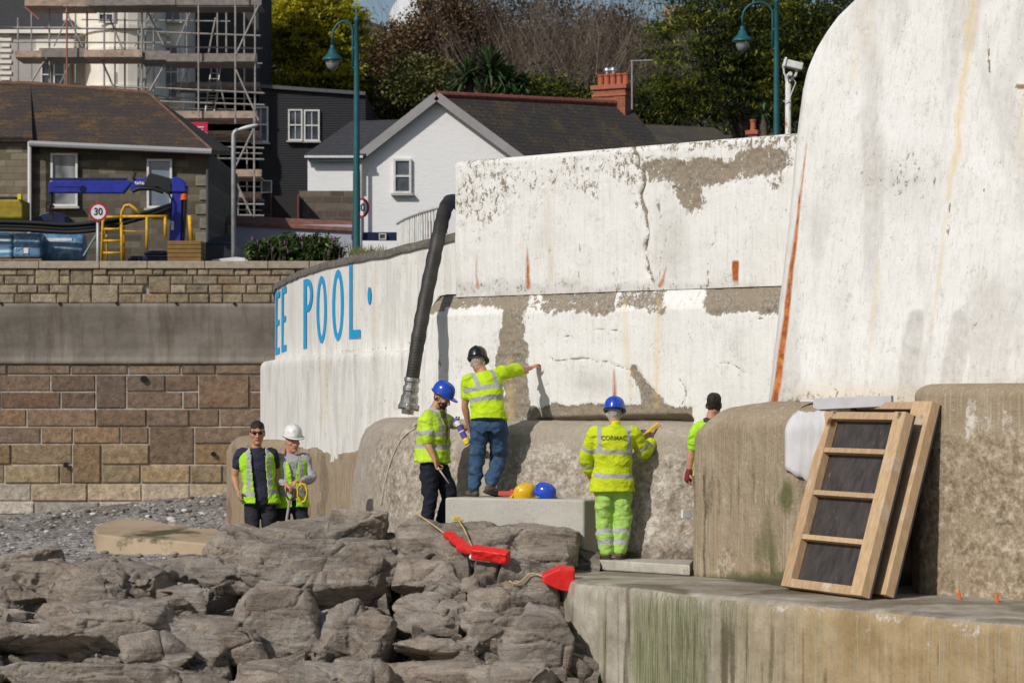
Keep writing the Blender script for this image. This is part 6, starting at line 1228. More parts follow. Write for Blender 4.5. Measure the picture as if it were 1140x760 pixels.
# ------------------------------------------------------------------ people
def remesh(mb, voxel, smooth_it=2):
    me = mb.mesh('tmp'); o = bpy.data.objects.new('tmp', me); COL.objects.link(o)
    md = o.modifiers.new('r', 'REMESH'); md.mode = 'VOXEL'; md.voxel_size = voxel
    if smooth_it: sm = o.modifiers.new('s', 'SMOOTH'); sm.iterations = smooth_it; sm.factor = .5
    bpy.context.view_layer.update(); dg = bpy.context.evaluated_depsgraph_get(); out = bpy.data.meshes.new_from_object(o.evaluated_get(dg)); bpy.data.objects.remove(o); return out
def co(me): V = np.zeros(len(me.vertices)*3, dtype=np.float64); me.vertices.foreach_get('co', V); return V.reshape(-1, 3)
def setco(me, V): me.vertices.foreach_set('co', np.asarray(V, float).ravel()); me.update()
def cull(me, keep):
    bm = bmesh.new(); bm.from_mesh(me); bm.verts.ensure_lookup_table(); bmesh.ops.delete(bm, geom=[v for v in bm.verts if not keep[v.index]], context='VERTS'); bm.to_mesh(me); bm.free(); me.update()
def limb(mb, pts, rs, seg=14, sq=1.0, n=5):
    """smooth tapered limb with rounded ends"""
    P_ = cat(pts, n); t = np.linspace(0, len(pts)-1, len(P_)); R = list(np.interp(t, range(len(pts)), rs)); d0 = (P_[0]-P_[1]).normalized(); d1 = (P_[-1]-P_[-2]).normalized()
    Q = [P_[0]+d0*R[0]*.85, P_[0]+d0*R[0]*.5]+P_+[P_[-1]+d1*R[-1]*.5, P_[-1]+d1*R[-1]*.85]; RR = [R[0]*.4, R[0]*.82]+R+[R[-1]*.82, R[-1]*.4]; mb.tube(Q, RR, seg)
def loft(mb, rings, seg=28):
    """rings: (centre, side axis, front axis, halfwidth, halfdepth, squareness)"""
    vs = []
    for c, sx, fy, a, b, p in rings:
        for k in range(seg):
            t = 2*math.pi*k/seg; ct, st = math.cos(t), math.sin(t); vs.append(Vector(c)+sx*(a*math.copysign(abs(ct)**p, ct))+fy*(b*math.copysign(abs(st)**p, st)))
    n = len(rings); fs = [(i*seg+k, i*seg+(k+1) % seg, (i+1)*seg+(k+1) % seg, (i+1)*seg+k) for i in range(n-1) for k in range(seg)]
    fs += [tuple(range(seg-1, -1, -1)), tuple((n-1)*seg+k for k in range(seg))]; mb.add(vs, fs)
def skin_mat(name, c):
    m = NT(name, .5, .35); n = m.noise(18, 4, .6); m.col(m.mix(m.mr(n, .4, .7, 0, .5), c, (c[0]*.85, c[1]*.62, c[2]*.55))); m.b.inputs['Subsurface Weight'].default_value = .08; m.b.inputs['Subsurface Radius'].default_value = (.02, .008, .005); return m.mat
def cloth_mat(name, c, tape=(.46, .46, .47), tape2=None, fold=.012, rough=.85, dirt=None, scale=9, emis=0):
    m = NT(name, rough, .2); cc_, a = m.attr('cloth'); R, G, B_ = m.sep(cc_); n = m.noise(scale, 5, .6); lo = tuple(q*.80 for q in c)
    cc = m.mix(m.mr(n, .35, .7), c, lo)
    if dirt: cc = m.mix(m.mr(m.noise(scale*.7, 6, .7), .54, .72, 0, .65), cc, dirt)
    cc = m.mix(m.mr(G, .45, .55), cc, tape2 or (.05, .05, .05)); cc = m.mix(m.mr(R, .45, .55), cc, m.mix(m.mr(n, .3, .7), tape, tuple(q*.8 for q in tape)))
    m.col(cc); wv = m.noise(7, 3, .5, v=m.map((1, 1, 1.6)), dist=1.2); b1 = m.bump(wv, .9, fold*2.2); m.bump(m.noise(60, 3, .6), .3, .003, b1); return m.mat
HIVIS = (.56, .80, .02)
m_skin = skin_mat('tanned_skin', (.50, .27, .17)); m_skin2 = skin_mat('ruddy_skin', (.55, .28, .19))
m_hiv = cloth_mat('hi_vis_cloth', HIVIS); m_hiv2 = cloth_mat('hi_vis_green_cloth', (.44, .80, .04)); m_hivt = cloth_mat('hi_vis_trouser_cloth', (.42, .68, .14), dirt=(.42, .46, .2))
m_hivj = cloth_mat('hi_vis_jacket_cloth', (.60, .72, .02), dirt=(.42, .46, .04), tape2=(.06, .09, .02))
m_jean = cloth_mat('blue_denim', (.045, .09, .17), dirt=(.13, .17, .22)); m_drk = cloth_mat('navy_work_cloth', (.018, .02, .032), tape=(.13, .14, .15), dirt=(.05, .055, .06)); m_navt = cloth_mat('navy_cotton', (.035, .036, .065)); m_gshirt = cloth_mat('grey_shirt_cloth', (.42, .41, .44)); m_char = cloth_mat('charcoal_cloth', (.03, .03, .036))
m_boot = simple('work_boot_leather', (.10, .075, .05), .7, var=.4, scale=20, dirt=(.25, .21, .17)); m_hairb = simple('dark_hair', (.025, .017, .012), .7, var=.5, scale=60, bump=.004); m_hairg = simple('grey_hair', (.36, .34, .32), .7, var=.4, scale=60, bump=.004)
m_hblue = simple('blue_helmet_plastic', (.015, .07, .50), .25, var=.06, spec=.5, dirt=(.05, .10, .35)); m_hblack = simple('black_helmet_plastic', (.012, .013, .013), .3, spec=.5, dirt=(.06, .06, .055)); m_hwhite = simple('white_helmet_plastic', (.78, .77, .74), .3, var=.05, spec=.5, dirt=(.5, .48, .43)); m_hyel = simple('yellow_helmet_plastic', (.78, .46, .01), .3, var=.08, spec=.5, dirt=(.5, .33, .05))
m_eye = simple('eye_white', (.55, .5, .46), .3); m_pup = simple('iris_dark', (.02, .014, .01), .2); m_lens = simple('sunglass_lens', (.015, .006, .006), .08, spec=.7)

def hand(mb, wrist, direction, palm_n, size=1.0, curl=.5, side=1, tips=None):
    """palm with four jointed fingers and a thumb; direction: wrist->knuckles; palm_n: out of the palm"""
    d = Vector(direction).normalized(); pn = Vector(palm_n); pn = (pn-d*pn.dot(d)).normalized(); sd = d.cross(pn).normalized()*side; s = size
    k0 = wrist+d*.085*s
    loft(mb, [(wrist-d*.01, sd, pn, .027*s, .019*s, 1), (wrist+d*.03*s, sd, pn, .036*s, .017*s, .8), (wrist+d*.07*s, sd, pn, .042*s, .015*s, .75), (k0+d*.006, sd, pn, .040*s, .012*s, .8)], 16)
    for i, (off, L) in enumerate(((-.031, .066), (-.0105, .076), (.0105, .071), (.031, .056))):
        b = wrist+d*.075*s+sd*off*s; a1, a2, a3 = curl*.7, curl*1.5, curl*2.1; L *= s
        def dd(a): return (d*math.cos(a)+pn*math.sin(a))
        p1 = b+d*.012*s; p2 = p1+dd(a1)*L*.45; p3 = p2+dd(a2)*L*.32; p4 = p3+dd(a3)*L*.25; limb(mb, [b, p1, p2, p3, p4], [.0095*s, .0095*s, .009*s, .0082*s, .007*s], 8, n=2)
    b = wrist+d*.02*s-sd*.026*s; td = (d*.65-sd*.75+pn*.35).normalized(); p1 = b+td*.035*s; p2 = p1+(td*.6+d*.5+pn*.25*(1+curl)).normalized()*.032*s; p3 = p2+(d*.8+pn*.5*(1+curl)).normalized()*.024*s
    limb(mb, [b, p1, p2, p3], [.014*s, .012*s, .010*s, .008*s], 8, n=2)

def frame(fwd, up=Vector((0, 0, 1))):
    f = Vector(fwd).normalized(); u = (Vector(up)-f*Vector(up).dot(f)).normalized(); r = f.cross(u).normalized()   # r = the person's right
    return f, u, r
def head_geo(mb, c, f, u, r, s=1.0, neck=None, jaw=1.0):
    """c = centre of the skull mass; face looks along f"""
    M_ = Matrix((r, f, u)).transposed()
    L = lambda x, y, z: c+(r*x+f*y+u*z)*s
    rings = []
    for z, hw, hd, fo, pw in ((-.128, .020, .022, .055, 1), (-.118, .037, .040, .046, .9), (-.095, .052, .060, .030, .9), (-.06, .063, .078, .016, .95), (-.02, .069, .090, .006, 1), (.02, .072, .096, .000, 1), (.055, .071, .095, -.004, 1), (.085, .060, .083, -.006, 1), (.105, .040, .058, -.006, 1), (.114, .014, .02, -.006, 1)):
        rings.append((L(0, fo, z), r, f, hw*s*(jaw if z < -.05 else 1), hd*s, pw))
    loft(mb, rings, 24)
    # nose, brow, lips, chin, ears
    limb(mb, [L(0, .093, .005), L(0, .108, -.022), L(0, .117, -.038)], [.009*s, .012*s, .014*s], 8, n=3); limb(mb, [L(-.014, .100, -.042), L(.014, .100, -.042)], [.009*s, .009*s], 8, n=2)
    limb(mb, [L(-.045, .080, .018), L(-.018, .095, .021), L(.018, .095, .021), L(.045, .080, .018)], [.009*s]*4, 8, n=2)
    limb(mb, [L(-.02, .088, -.068), L(0, .095, -.066), L(.02, .088, -.068)], [.007*s, .009*s, .007*s], 8, n=2); mb.ell(L(0, .082, -.105), (.022*s, .016*s, .016*s), M=M_)
    for k in (-1, 1): mb.ell(L(k*.074, -.008, -.018), (.010*s, .020*s, .032*s), M=Matrix.Rotation(k*.25, 3, u)@M_); mb.ell(L(k*.045, .066, -.03), (.022*s, .02*s, .02*s), M=M_)
def helmet(parent, c, f, u, r, mat, s=1.0, name='hard_hat', peak=.055, harness=True, lbl=None):
    M_ = Matrix((r, f, u)).transposed(); mb = MB(); seg = 36; pr = [(1.0, 0), (1.0, .012), (.985, .036), (.93, .070), (.80, .102), (.58, .124), (.3, .136), (.04, .139)]
    vs = []; n = len(pr)
    for i, (q, z) in enumerate(pr):
        for k in range(seg):
            a = 2*math.pi*k/seg; rr_ = (.106*math.cos(a), .128*math.sin(a)); rid = (.007 if abs(math.cos(a)) < .28 and 2 < i else 0)
            vs.append(c+M_@Vector((rr_[0]*q, rr_[1]*q, z+.02+rid))*s)
    fs = [(i*seg+k, i*seg+(k+1) % seg, (i+1)*seg+(k+1) % seg, (i+1)*seg+k) for i in range(n-1) for k in range(seg)]+[tuple((n-1)*seg+k for k in range(seg))]
    mb.add(vs, fs)
    vs = []
    for rr_, dz in ((.99, .0), (1.0, -.004), (1.0, .004)):
        for k in range(seg):
            a = 2*math.pi*k/seg; fr_ = max(0, math.sin(a))**1.6; e = 0 if rr_ == .99 else .010+peak*fr_; vs.append(c+M_@Vector(((.106+e*.75)*math.cos(a), (.128+e)*math.sin(a), .022+dz-.016*fr_*(e > 0)))*s)
    fs = [(k, (k+1) % seg, seg+(k+1) % seg, seg+k) for k in range(seg)]+[(seg+k, seg+(k+1) % seg, 2*seg+(k+1) % seg, 2*seg+k) for k in range(seg)]+[(2*seg+k, 2*seg+(k+1) % seg, (k+1) % seg, k) for k in range(seg)]
    mb.add(vs, fs); o = mb.obj(name, mat, parent, smooth=True) if parent is not None else mb.obj(name, mat, None, origin=c, smooth=True)
    if harness: mb = MB(); mb.tube([c+M_@Vector((.099*math.cos(a), .115*math.sin(a), .012))*s for a in np.linspace(0, 2*math.pi, 21)], .009*s, 6); mb.obj('headband', simple('headband', (.08, .08, .085), .7), o)
    return o
def torso_rings(J, infl=0.0, hem=None, belly=0.0, coll=0.0, W=1.0):
    """J: pelvis, chest, neck, shoulder L/R, hip axis; from hem to collar"""
    pel, ch, nk = J['pelvis'], J['chest'], J['neck']; rS = (J['shR']-J['shL']).normalized(); rH = J['hipaxis']
    def ring(c, ax, up_, a, b, p=.9): fy = up_.cross(ax).normalized(); return (c, ax, fy, a*W+infl, b*W+infl, p)
    up1 = (ch-pel).normalized(); up2 = (nk-ch).normalized(); out = []
    if hem is not None: out.append(ring(pel-up1*hem, rH, up1, .170+coll, .115+coll)); 
    out += [ring(pel, rH, up1, .168+coll*.6, .118+coll*.6), ring(pel.lerp(ch, .35)+up1.cross(rH).normalized()*0, rH.lerp(rS, .3).normalized(), up1, .150+.012*belly, .110+.05*belly), ring(pel.lerp(ch, .7), rH.lerp(rS, .7).normalized(), up1, .160, .118+.03*belly), ring(ch, rS, up1, .178, .122), ring(ch.lerp(nk, .45), rS, up2, .178, .110), ring(ch.lerp(nk, .68), rS, up2, .155, .092, 1), ring(ch.lerp(nk, .86), rS, up2, .095, .070, 1), ring(nk, rS, up2, .056, .056, 1)]
    return out

def make_person(label, cat_, base, J, opts):
    """J: joints in world space"""
    o_ = opts; t = thing('person', label, cat_, base); S = o_.get('s', 1.0); up = (J['head']-J['neck']); hf, hu, hr = frame(J['look'], o_.get('headup', (0, 0, 1)))
    # ---- body
    mb = MB(); loft(mb, torso_rings(J, -.006), 24); limb(mb, [J['neck']-hu*.02, J['neck'].lerp(J['head'], .3), J['head']-hu*.06-hf*.01], [.062, .056, .054], 14, n=3); head_geo(mb, J['head'], hf, hu, hr, S, jaw=o_.get('jaw', 1))
    for sd in 'LR':
        sh, el, wr = J['sh'+sd], J['el'+sd], J['wr'+sd]; k = 1 if sd == 'R' else -1
        limb(mb, [J['chest'].lerp(J['neck'], .55).lerp(sh, .5), sh, sh.lerp(el, .4), el, el.lerp(wr, .3), el.lerp(wr, .7), wr], [.055, .058, .048, .038, .042, .032, .025], 14, n=4)
        if o_.get('hand'+sd) is not None:
            hd = o_['hand'+sd]; hand(mb, wr, hd.get('d', wr-el), hd['n'], 1.0, hd.get('curl', .5), hd.get('side', k))
        hp, kn, an = J['hip'+sd], J['kn'+sd], J['an'+sd]; limb(mb, [hp, hp.lerp(kn, .4), kn, kn.lerp(an, .35), an], [.085, .075, .052, .055, .036], 14, n=4)
        fd = J['ft'+sd]; limb(mb, [an-Vector((0, 0, .02)), an+fd*.06-Vector((0, 0, .05)), an+fd*.15-Vector((0, 0, .06))], [.035, .036, .028], 10, n=3)
    b = remesh(mb, .0065, 2); link('body', b, o_['skin'], t, smooth=True)
    # ---- eyes, brows
    if o_.get('face', True):
        L = lambda x, y, z: J['head']+(hr*x+hf*y+hu*z)*S
        for k in (-1, 1):
            e = MB(); e.ell(L(k*.031, .081, -.002), (.0135, .010, .0075), M=Matrix((hr, hf, hu)).transposed()); eo = e.obj('eye', m_eye, t, smooth=True); e = MB(); e.ell(L(k*.031, .0895, -.002), (.006, .004, .006), M=Matrix((hr, hf, hu)).transposed()); e.obj('iris', m_pup, eo)
            e = MB(); limb(e, [L(k*.016, .101, .022), L(k*.034, .098, .027), L(k*.05, .085, .022)], [.0035]*3, 6, n=2); e.obj('eyebrow', o_['hair'], t)
        e = MB(); limb(e, [L(-.022, .0925, -.0675), L(0, .1035, -.0665), L(.022, .0925, -.0675)], [.003]*3, 6, n=2); e.obj('mouth', simple('lip_skin', (.30, .10, .08), .5), t)
    return t, hf, hu, hr
def hair_cap(parent, c, f, u, r, mat, low=-.06, front=.02, s=1.0, name='hair', thick=1.09, beard=False):
    mb = MB(); head_geo(mb, c, f, u, r, s*thick*1.0); me = remesh(mb, .007, 2); V = co(me); q = V-np.array(c); x, y, z = q@np.array(r), q@np.array(f), q@np.array(u)
    z = z+(fbm(V*22, 3, 8)-.5)*(.0 if beard else .05)*(z < .0)
    if beard: keep = (z < -.035*s) & (y > -.01) & ~((z > -.062) & (np.abs(x) < .02) & (y > .08)) & (z > -.15) & ~((np.abs(x) < .028) & (z > -.045))
    else: keep = ((z > low) & (y < .045-.03*(z < .0)*1.0)) | ((z > front+.045) & (y < .11)); keep &= ~((np.abs(x) > .060) & (y > .0) & (z < front)) 
    n = fbm(V*60, 3, 5)-.5; V = V+(q/np.linalg.norm(q, axis=1)[:, None])*(n[:, None]*.016-(.006 if not beard else .007)); setco(me, V); cull(me, keep); o = link(name, me, mat, parent, smooth=True); md = o.modifiers.new('solid', 'SOLIDIFY'); md.thickness = .012; md.offset = -1; return o
def wrinkle(V, amp, seed, sc=7): return (fbm(V*np.array([sc, sc, sc*1.5]), 3, seed)-.5)[:, None]*amp
def garment(name, mb, parent, mat, voxel=.009, amp=.028, seed=1, attrf=None, keepf=None, smooth_it=3, solid=0):
    me = remesh(mb, voxel, smooth_it); V = co(me); N = np.zeros(len(V)*3); me.vertices.foreach_get('normal', N); N = N.reshape(-1, 3)
    A = attrf(V) if attrf else np.zeros((len(V), 3)); f = 1-2*np.abs(fbm(V*np.array([6, 6, 10]), 2, seed+3)-.5); V2 = V+N*(wrinkle(V, amp, seed)+(f-.7)[:, None]*amp*.6)
    setco(me, V2); set_attr(me, A, 'cloth')
    if keepf is not None: cull(me, keepf(V))
    o = link(name, me, mat, parent, smooth=True)
    if solid: md = o.modifiers.new('solid', 'SOLIDIFY'); md.thickness = solid; md.offset = 0
    return o
def seg_t(V, a, b):
    a, b = np.array(a), np.array(b); d = b-a; L2 = d@d; t = ((V-a)@d)/L2; dist = np.linalg.norm(V-a-np.clip(t, 0, 1)[:, None]*d, axis=1); return t, dist, math.sqrt(L2)
def legs(mb, J, ri=(.098, .090, .072, .070, .062), to_ankle=.97, waist=.02):
    for sd in 'LR':
        hp, kn, an = J['hip'+sd], J['kn'+sd], J['an'+sd]; e = kn.lerp(an, to_ankle); limb(mb, [hp, hp.lerp(kn, .45), kn, kn.lerp(e, .5), e], list(ri), 16, n=5)
    pel, ch = J['pelvis'], J['chest']; up1 = (ch-pel).normalized(); ax = J['hipaxis']; fy = up1.cross(ax).normalized(); mh = (J['hipL']+J['hipR'])/2
    loft(mb, [(mh-up1*.06, ax, fy, .12, .085, .9), (mh, ax, fy, .172, .125, .9), (pel, ax, fy, .172, .124, .9), (pel+up1*(.06+waist), ax, fy, .155, .112, .9)], 24)
def boots(parent, J, mat=None):
    for sd in 'LR':
        an, fd = J['an'+sd], J['ft'+sd]; dn = J.get('dn'+sd, Vector((0, 0, -1))); mb = MB(); limb(mb, [an+dn*-.04, an+dn*.02, an+dn*.055+fd*.03], [.05, .05, .045], 12, n=3); limb(mb, [an+dn*.06-fd*.035, an+dn*.058+fd*.06, an+dn*.066+fd*.16], [.040, .042, .036], 12, n=3)
        me = remesh(mb, .01, 2); V = co(me); dnn = np.array(dn); h = (V-np.array(an))@dnn; V = V-np.maximum(0, h-.094)[:, None]*dnn; setco(me, V); bo = link('boot', me, mat or m_boot, parent, smooth=True)
        sd_ = fd.cross(dn).normalized(); mb = MB(); loft(mb, [(an+dn*.086+fd*.055, sd_, fd, .046, .135, .8), (an+dn*.106+fd*.055, sd_, fd, .046, .135, .8)], 20); mb.obj('sole', simple('rubber_sole', (.05, .045, .04), .8), bo)
def pj(px_, py_, D): return P(px_, py_, D)
# ---- the six people
def jset(D, **k):
    J = {}
    for n, v in k.items(): J[n] = P(v[0], v[1], D+(v[2] if len(v) > 2 else 0))
    return J
def finish(J, feet):
    J['hipaxis'] = (J['hipR']-J['hipL']).normalized()
    for sd, f in feet.items(): J['ft'+sd] = Vector(f).normalized()
    return J
def band_attr(V, items):
    """items: list of (point a, point b, t0, t1, maxdist) bands across the segment a-b"""
    A = np.zeros((len(V), 3))
    for a, b, t0, t1, md in items:
        t, d, L = seg_t(V, a, b); tt_ = t*L; A[:, 0] = np.maximum(A[:, 0], ((tt_ > t0) & (tt_ < t1) & (d < md)).astype(float))
    return A
def braces(V, J, A, offs=.085, wd=.026, zfrom=None):
    """reflective tape over both shoulders"""
    ax = np.array((J['shR']-J['shL']).normalized()); c = np.array(J['chest']); s = (V-c)@ax; up_ = np.array((J['neck']-J['pelvis']).normalized()); h = (V-np.array(J['pelvis']))@up_
    k = (np.abs(np.abs(s)-offs) < wd) & (h > zfrom); A[:, 0] = np.maximum(A[:, 0], k.astype(float)); return A
VS = .0085
# A: man in sunglasses, open vest
DA = 30.25
J = jset(DA, head=(286.5, 481), neck=(285.5, 498), chest=(286, 517), pelvis=(290, 553), shR=(268.5, 505.5, -.04), shL=(303, 505, .06), elR=(261, 530, -.02), wrR=(264.5, 546, -.10), elL=(308, 529, .1), wrL=(306, 550, 0), hipR=(281, 561), hipL=(298, 561, .03), knR=(280, 600, -.1), knL=(300, 600), anR=(281, 640), anL=(301, 640))
J['look'] = Vector((.12, -1, -.10)); finish(J, {'L': (.2, -1, 0), 'R': (-.1, -1, 0)})
t, f, u, r_ = make_person('man in dark sunglasses and navy T-shirt with an open yellow hi-vis vest', 'person', P(291, 648, DA), J, dict(skin=m_skin, hair=m_hairb, s=1.12, handR=dict(n=(1, .3, 0), curl=.45, side=-1), handL=dict(n=(-1, .2, 0), curl=.6, side=1), face=True))
hair_cap(t, J['head'], f, u, r_, m_hairb, s=1.12, low=-.02, front=.005)
mb = MB(); L = lambda x, y, z: J['head']+(r_*x+f*y+u*z)*1.12
for k in (-1, 1): mb.ell(L(k*.031, .096, .002), (.026, .009, .018), M=Matrix((r_, f, u)).transposed())
sg = mb.obj('sunglasses', m_lens, t, smooth=True); mb = MB(); mb.tube([L(-.078, -.01, .005), L(-.066, .07, .008), L(-.04, .103, .01), L(0, .108, .012), L(.04, .103, .01), L(.066, .07, .008), L(.078, -.01, .005)], .0045, 6); mb.obj('glasses_frame', m_pup, sg)
mb = MB(); loft(mb, torso_rings(J, .006, hem=.05)); limb(mb, [J['chest'].lerp(J['neck'], .55).lerp(J['shR'], .5), J['shR'], J['shR'].lerp(J['elR'], .5)], [.06, .072, .066], n=4); limb(mb, [J['chest'].lerp(J['neck'], .55).lerp(J['shL'], .5), J['shL'], J['shL'].lerp(J['elL'], .5)], [.06, .072, .066], n=4)
garment('t_shirt', mb, t, m_navt, VS, seed=3)
mb = MB(); loft(mb, torso_rings(J, .032, hem=.07, coll=.03)); 
axs = np.array((J['shR']-J['shL']).normalized()); cA = np.array(J['chest']); fr = np.array(u.cross(Vector(axs)).normalized()); fr = fr if fr[1] < 0 else -fr
def keepA(V): s = (V-cA)@axs; d = (V-cA)@fr; h = V[:, 2]-cA[2]; return ~((d > 0) & (s < .085-.10*np.clip(-h, 0, .35)) & (s > -.075-.05*np.clip(-h, 0, .4))) & ~((h > .10) & (np.abs(s) < .085)) & (h > -.46) 
def atA(V): return braces(V, J, band_attr(V, [(J['pelvis'], J['neck'], .02, .075, .3)]), .115, .022, .1)
garment('hi_vis_vest', mb, t, m_hiv2, VS, seed=5, attrf=atA, keepf=keepA, solid=.006)
mb = MB(); legs(mb, J); tr = garment('work_trousers', mb, t, m_char, VS, seed=6)
boots(t, J)

# B: older man in white helmet with rope and spade
DB = 30.5
J = jset(DB, head=(325.5, 490), neck=(322, 505, .02), chest=(323, 523), pelvis=(324, 558), shR=(307.5, 512, -.04), shL=(339.5, 511.5, .06), elR=(306, 535, -.08), wrR=(319, 539, -.30), elL=(347, 532, -.02), wrL=(335.5, 535.5, -.22), hipR=(315, 565), hipL=(333, 565), knR=(313, 602, -.08), knL=(340, 600, -.1), anR=(312, 642), anL=(346, 640))
J['look'] = Vector((.42, -.85, -.12)); finish(J, {'L': (.4, -1, 0), 'R': (.1, -1, 0)})
t, f, u, r_ = make_person('older man in white hard hat and grey shirt holding a spade and yellow rope', 'person', P(325, 650, DB), J, dict(skin=m_skin2, hair=m_hairg, s=1.05, handR=dict(d=(.5, -.4, -.35), n=(.3, -.2, -1), curl=1.0), handL=dict(d=(-.7, -.6, .0), n=(-.2, -.2, -1), curl=.9)))
hair_cap(t, J['head'], f, u, r_, m_hairg, s=1.05, low=-.05, front=.02); helmet(t, J['head']+u*.030, f, u, r_, m_hwhite, 1.04)
mb = MB(); loft(mb, torso_rings(J, .008, hem=.05, belly=.4))
for sd in 'LR': limb(mb, [J['chest'].lerp(J['neck'], .55).lerp(J['sh'+sd], .5), J['sh'+sd], J['sh'+sd].lerp(J['el'+sd], .5), J['el'+sd], J['el'+sd].lerp(J['wr'+sd], .85)], [.06, .068, .060, .052, .042], n=4)
garment('shirt', mb, t, m_gshirt, VS, seed=13, amp=.04)
mb = MB(); loft(mb, torso_rings(J, .028, hem=.06, coll=.025, belly=.4)); cB = np.array(J['chest']); axB = np.array((J['shR']-J['shL']).normalized()); frB = np.array((-.0, -1, 0))
def keepB(V): s = (V-cB)@axB; d = -(V[:, 1]-cB[1]); h = V[:, 2]-cB[2]; return ~((d > 0) & (np.abs(s+.01) < .022+.22*np.clip(h+.06, 0, .3))) & ~((h > .10) & (np.abs(s) < .085))
def atB(V): return braces(V, J, band_attr(V, [(J['pelvis'], J['neck'], .06, .115, .3)]), .10, .022, .1)
garment('hi_vis_vest', mb, t, m_hiv2, VS, seed=15, attrf=atB, keepf=keepB, solid=.006)
mb = MB(); legs(mb, J); garment('work_trousers', mb, t, m_char, VS, seed=16); boots(t, J)
# his spade and rope
hp = J['wrR']+Vector((.05, -.05, -.05)); sp = thing('spade', 'long-handled spade held by the man in the white hard hat', 'spade', hp+Vector((-.08, 0, -1.0)))
lo = hp+Vector((-.10, -.02, -.75)); mb = MB(); mb.tube([hp+Vector((-.01, 0, -.13)), lo], .016, 8); mb.obj('shaft', simple('ash_handle', (.30, .27, .24), .6), sp, smooth=True)
mb = MB(); mb.tube([hp+Vector((-.01, 0, -.14)), hp+Vector((-.055, 0, -.07)), hp+Vector((-.05, 0, 0)), hp+Vector((.05, 0, 0)), hp+Vector((.045, 0, -.07)), hp+Vector((-.01, 0, -.14))], .012, 8); mb.obj('handle_grip', simple('dark_grip', (.07, .06, .055), .6), sp)
mb = MB(); mb.prism([lo+Vector(v) for v in ((-.09, 0, 0), (.09, 0, 0), (.09, .02, -.22), (0, .03, -.29), (-.09, .02, -.22))], (0, .006, 0)); mb.obj('blade', simple('worn_steel', (.25, .24, .23), .4, .8), sp)
mb = MB(); c = J['wrL']+Vector((.02, -.10, -.12)); rg = random.Random(4)
pts = []
for k in range(150): a = k*.42; pts.append(c+Vector((.055*math.sin(a)+rg.uniform(-.008, .008), .04*math.sin(a*.31+1)+rg.uniform(-.01, .01), .105*math.cos(a)-.01+rg.uniform(-.01, .01))))
mb.tube(pts, .0075, 6); o = mb.obj('yellow_rope', simple('yellow_rope_fibre', (.75, .47, .05), .8, var=.3, scale=40), None, origin=c, smooth=True); tag(o, 'coiled yellow rope in the hand of the man in the white hard hat', 'rope')

# C: bearded man in blue helmet, in profile
DC_ = 29.25
J = jset(DC_, head=(491.5, 441.5), neck=(483.5, 456), chest=(483, 474), pelvis=(481.5, 511), shR=(476.5, 465.5, -.15), shL=(491, 465, .13), elR=(475.5, 492, -.20), wrR=(484.5, 513, -.26), elL=(504, 472, .16), wrL=(511.5, 472.5, -.06), hipR=(478, 517, -.09), hipL=(486, 517, .08), knR=(479, 556, -.12), knL=(500, 549, .03), anR=(474, 594, -.08), anL=(491, 590, .08))
J['look'] = Vector((.86, -.30, -.42)); finish(J, {'L': (1, -.2, 0), 'R': (.9, -.5, 0)})
t, f, u, r_ = make_person('bearded man in blue hard hat and yellow hi-vis shirt holding a sealant gun', 'person', P(483, 602, DC_), J, dict(skin=m_skin, hair=m_hairb, s=1.04, handR=dict(n=(.6, -.2, .3), d=(.3, -.1, -1), curl=1.1), handL=dict(d=(.5, -.8, -.2), n=(.0, .2, -1), curl=1.1)))
hair_cap(t, J['head'], f, u, r_, m_hairb, s=1.03, low=-.07, front=.02); hair_cap(t, J['head'], f, u, r_, m_hairb, s=1.03, name='beard', beard=True); helmet(t, J['head']+u*.014, f, u, r_, m_hblue, 1.04)
frC = np.array(Vector((.85, -.5, 0)).normalized())
mb = MB(); loft(mb, torso_rings(J, .048, hem=.03, coll=.03, belly=.4))
limb(mb, [J['chest'].lerp(J['neck'], .55).lerp(J['shR'], .5), J['shR'], J['shR'].lerp(J['elR'], .5), J['shR'].lerp(J['elR'], .92)], [.07, .08, .078, .074], n=4); limb(mb, [J['chest'].lerp(J['neck'], .55).lerp(J['shL'], .5), J['shL'], J['shL'].lerp(J['elL'], .5), J['elL'], J['elL'].lerp(J['wrL'], .8)], [.07, .078, .066, .058, .048], n=4)
cC = np.array(J['chest'])
def atC(V):
    A = band_attr(V, [(J['pelvis'], J['neck'], .12, .17, .26), (J['pelvis'], J['neck'], .26, .31, .26), (J['shR'], J['elR'], .15, .20, .11), (J['shL'], J['elL'], .10, .15, .11)]); A = braces(V, J, A, .11, .022, .28)
    rdir = np.array(Vector(frC).cross(Vector((0, 0, 1)))); s = (V-cC)@rdir; d = (V-cC)@frC; op = (np.abs(s+.0) < .035+.03*np.clip((V[:, 2]-cC[2])/.2, -1, 1)) & (d > .03); A[:, 1] = op; A[:, 0] = np.where(op, 0, A[:, 0]); return A
m_hivC = cloth_mat('hi_vis_open_shirt', (.54, .78, .05), tape2=(.19, .15, .12)); garment('hi_vis_shirt', mb, t, m_hivC, VS, seed=23, attrf=atC, amp=.04)
mb = MB(); loft(mb, [(J['neck']+Vector((0, 0, -.015)), Vector((1, 0, 0)), Vector((0, 1, 0)), .068, .068, 1), (J['neck']+Vector((.004, 0, .03)), Vector((1, 0, 0)), Vector((0, 1, 0)), .062, .062, 1)], 20); mb.obj('shirt_collar', m_gshirt, t, bevel=.008)
mb = MB(); legs(mb, J, (.115, .105, .085, .08, .07)); garment('work_trousers', mb, t, m_drk, VS, seed=26, amp=.04); boots(t, J)
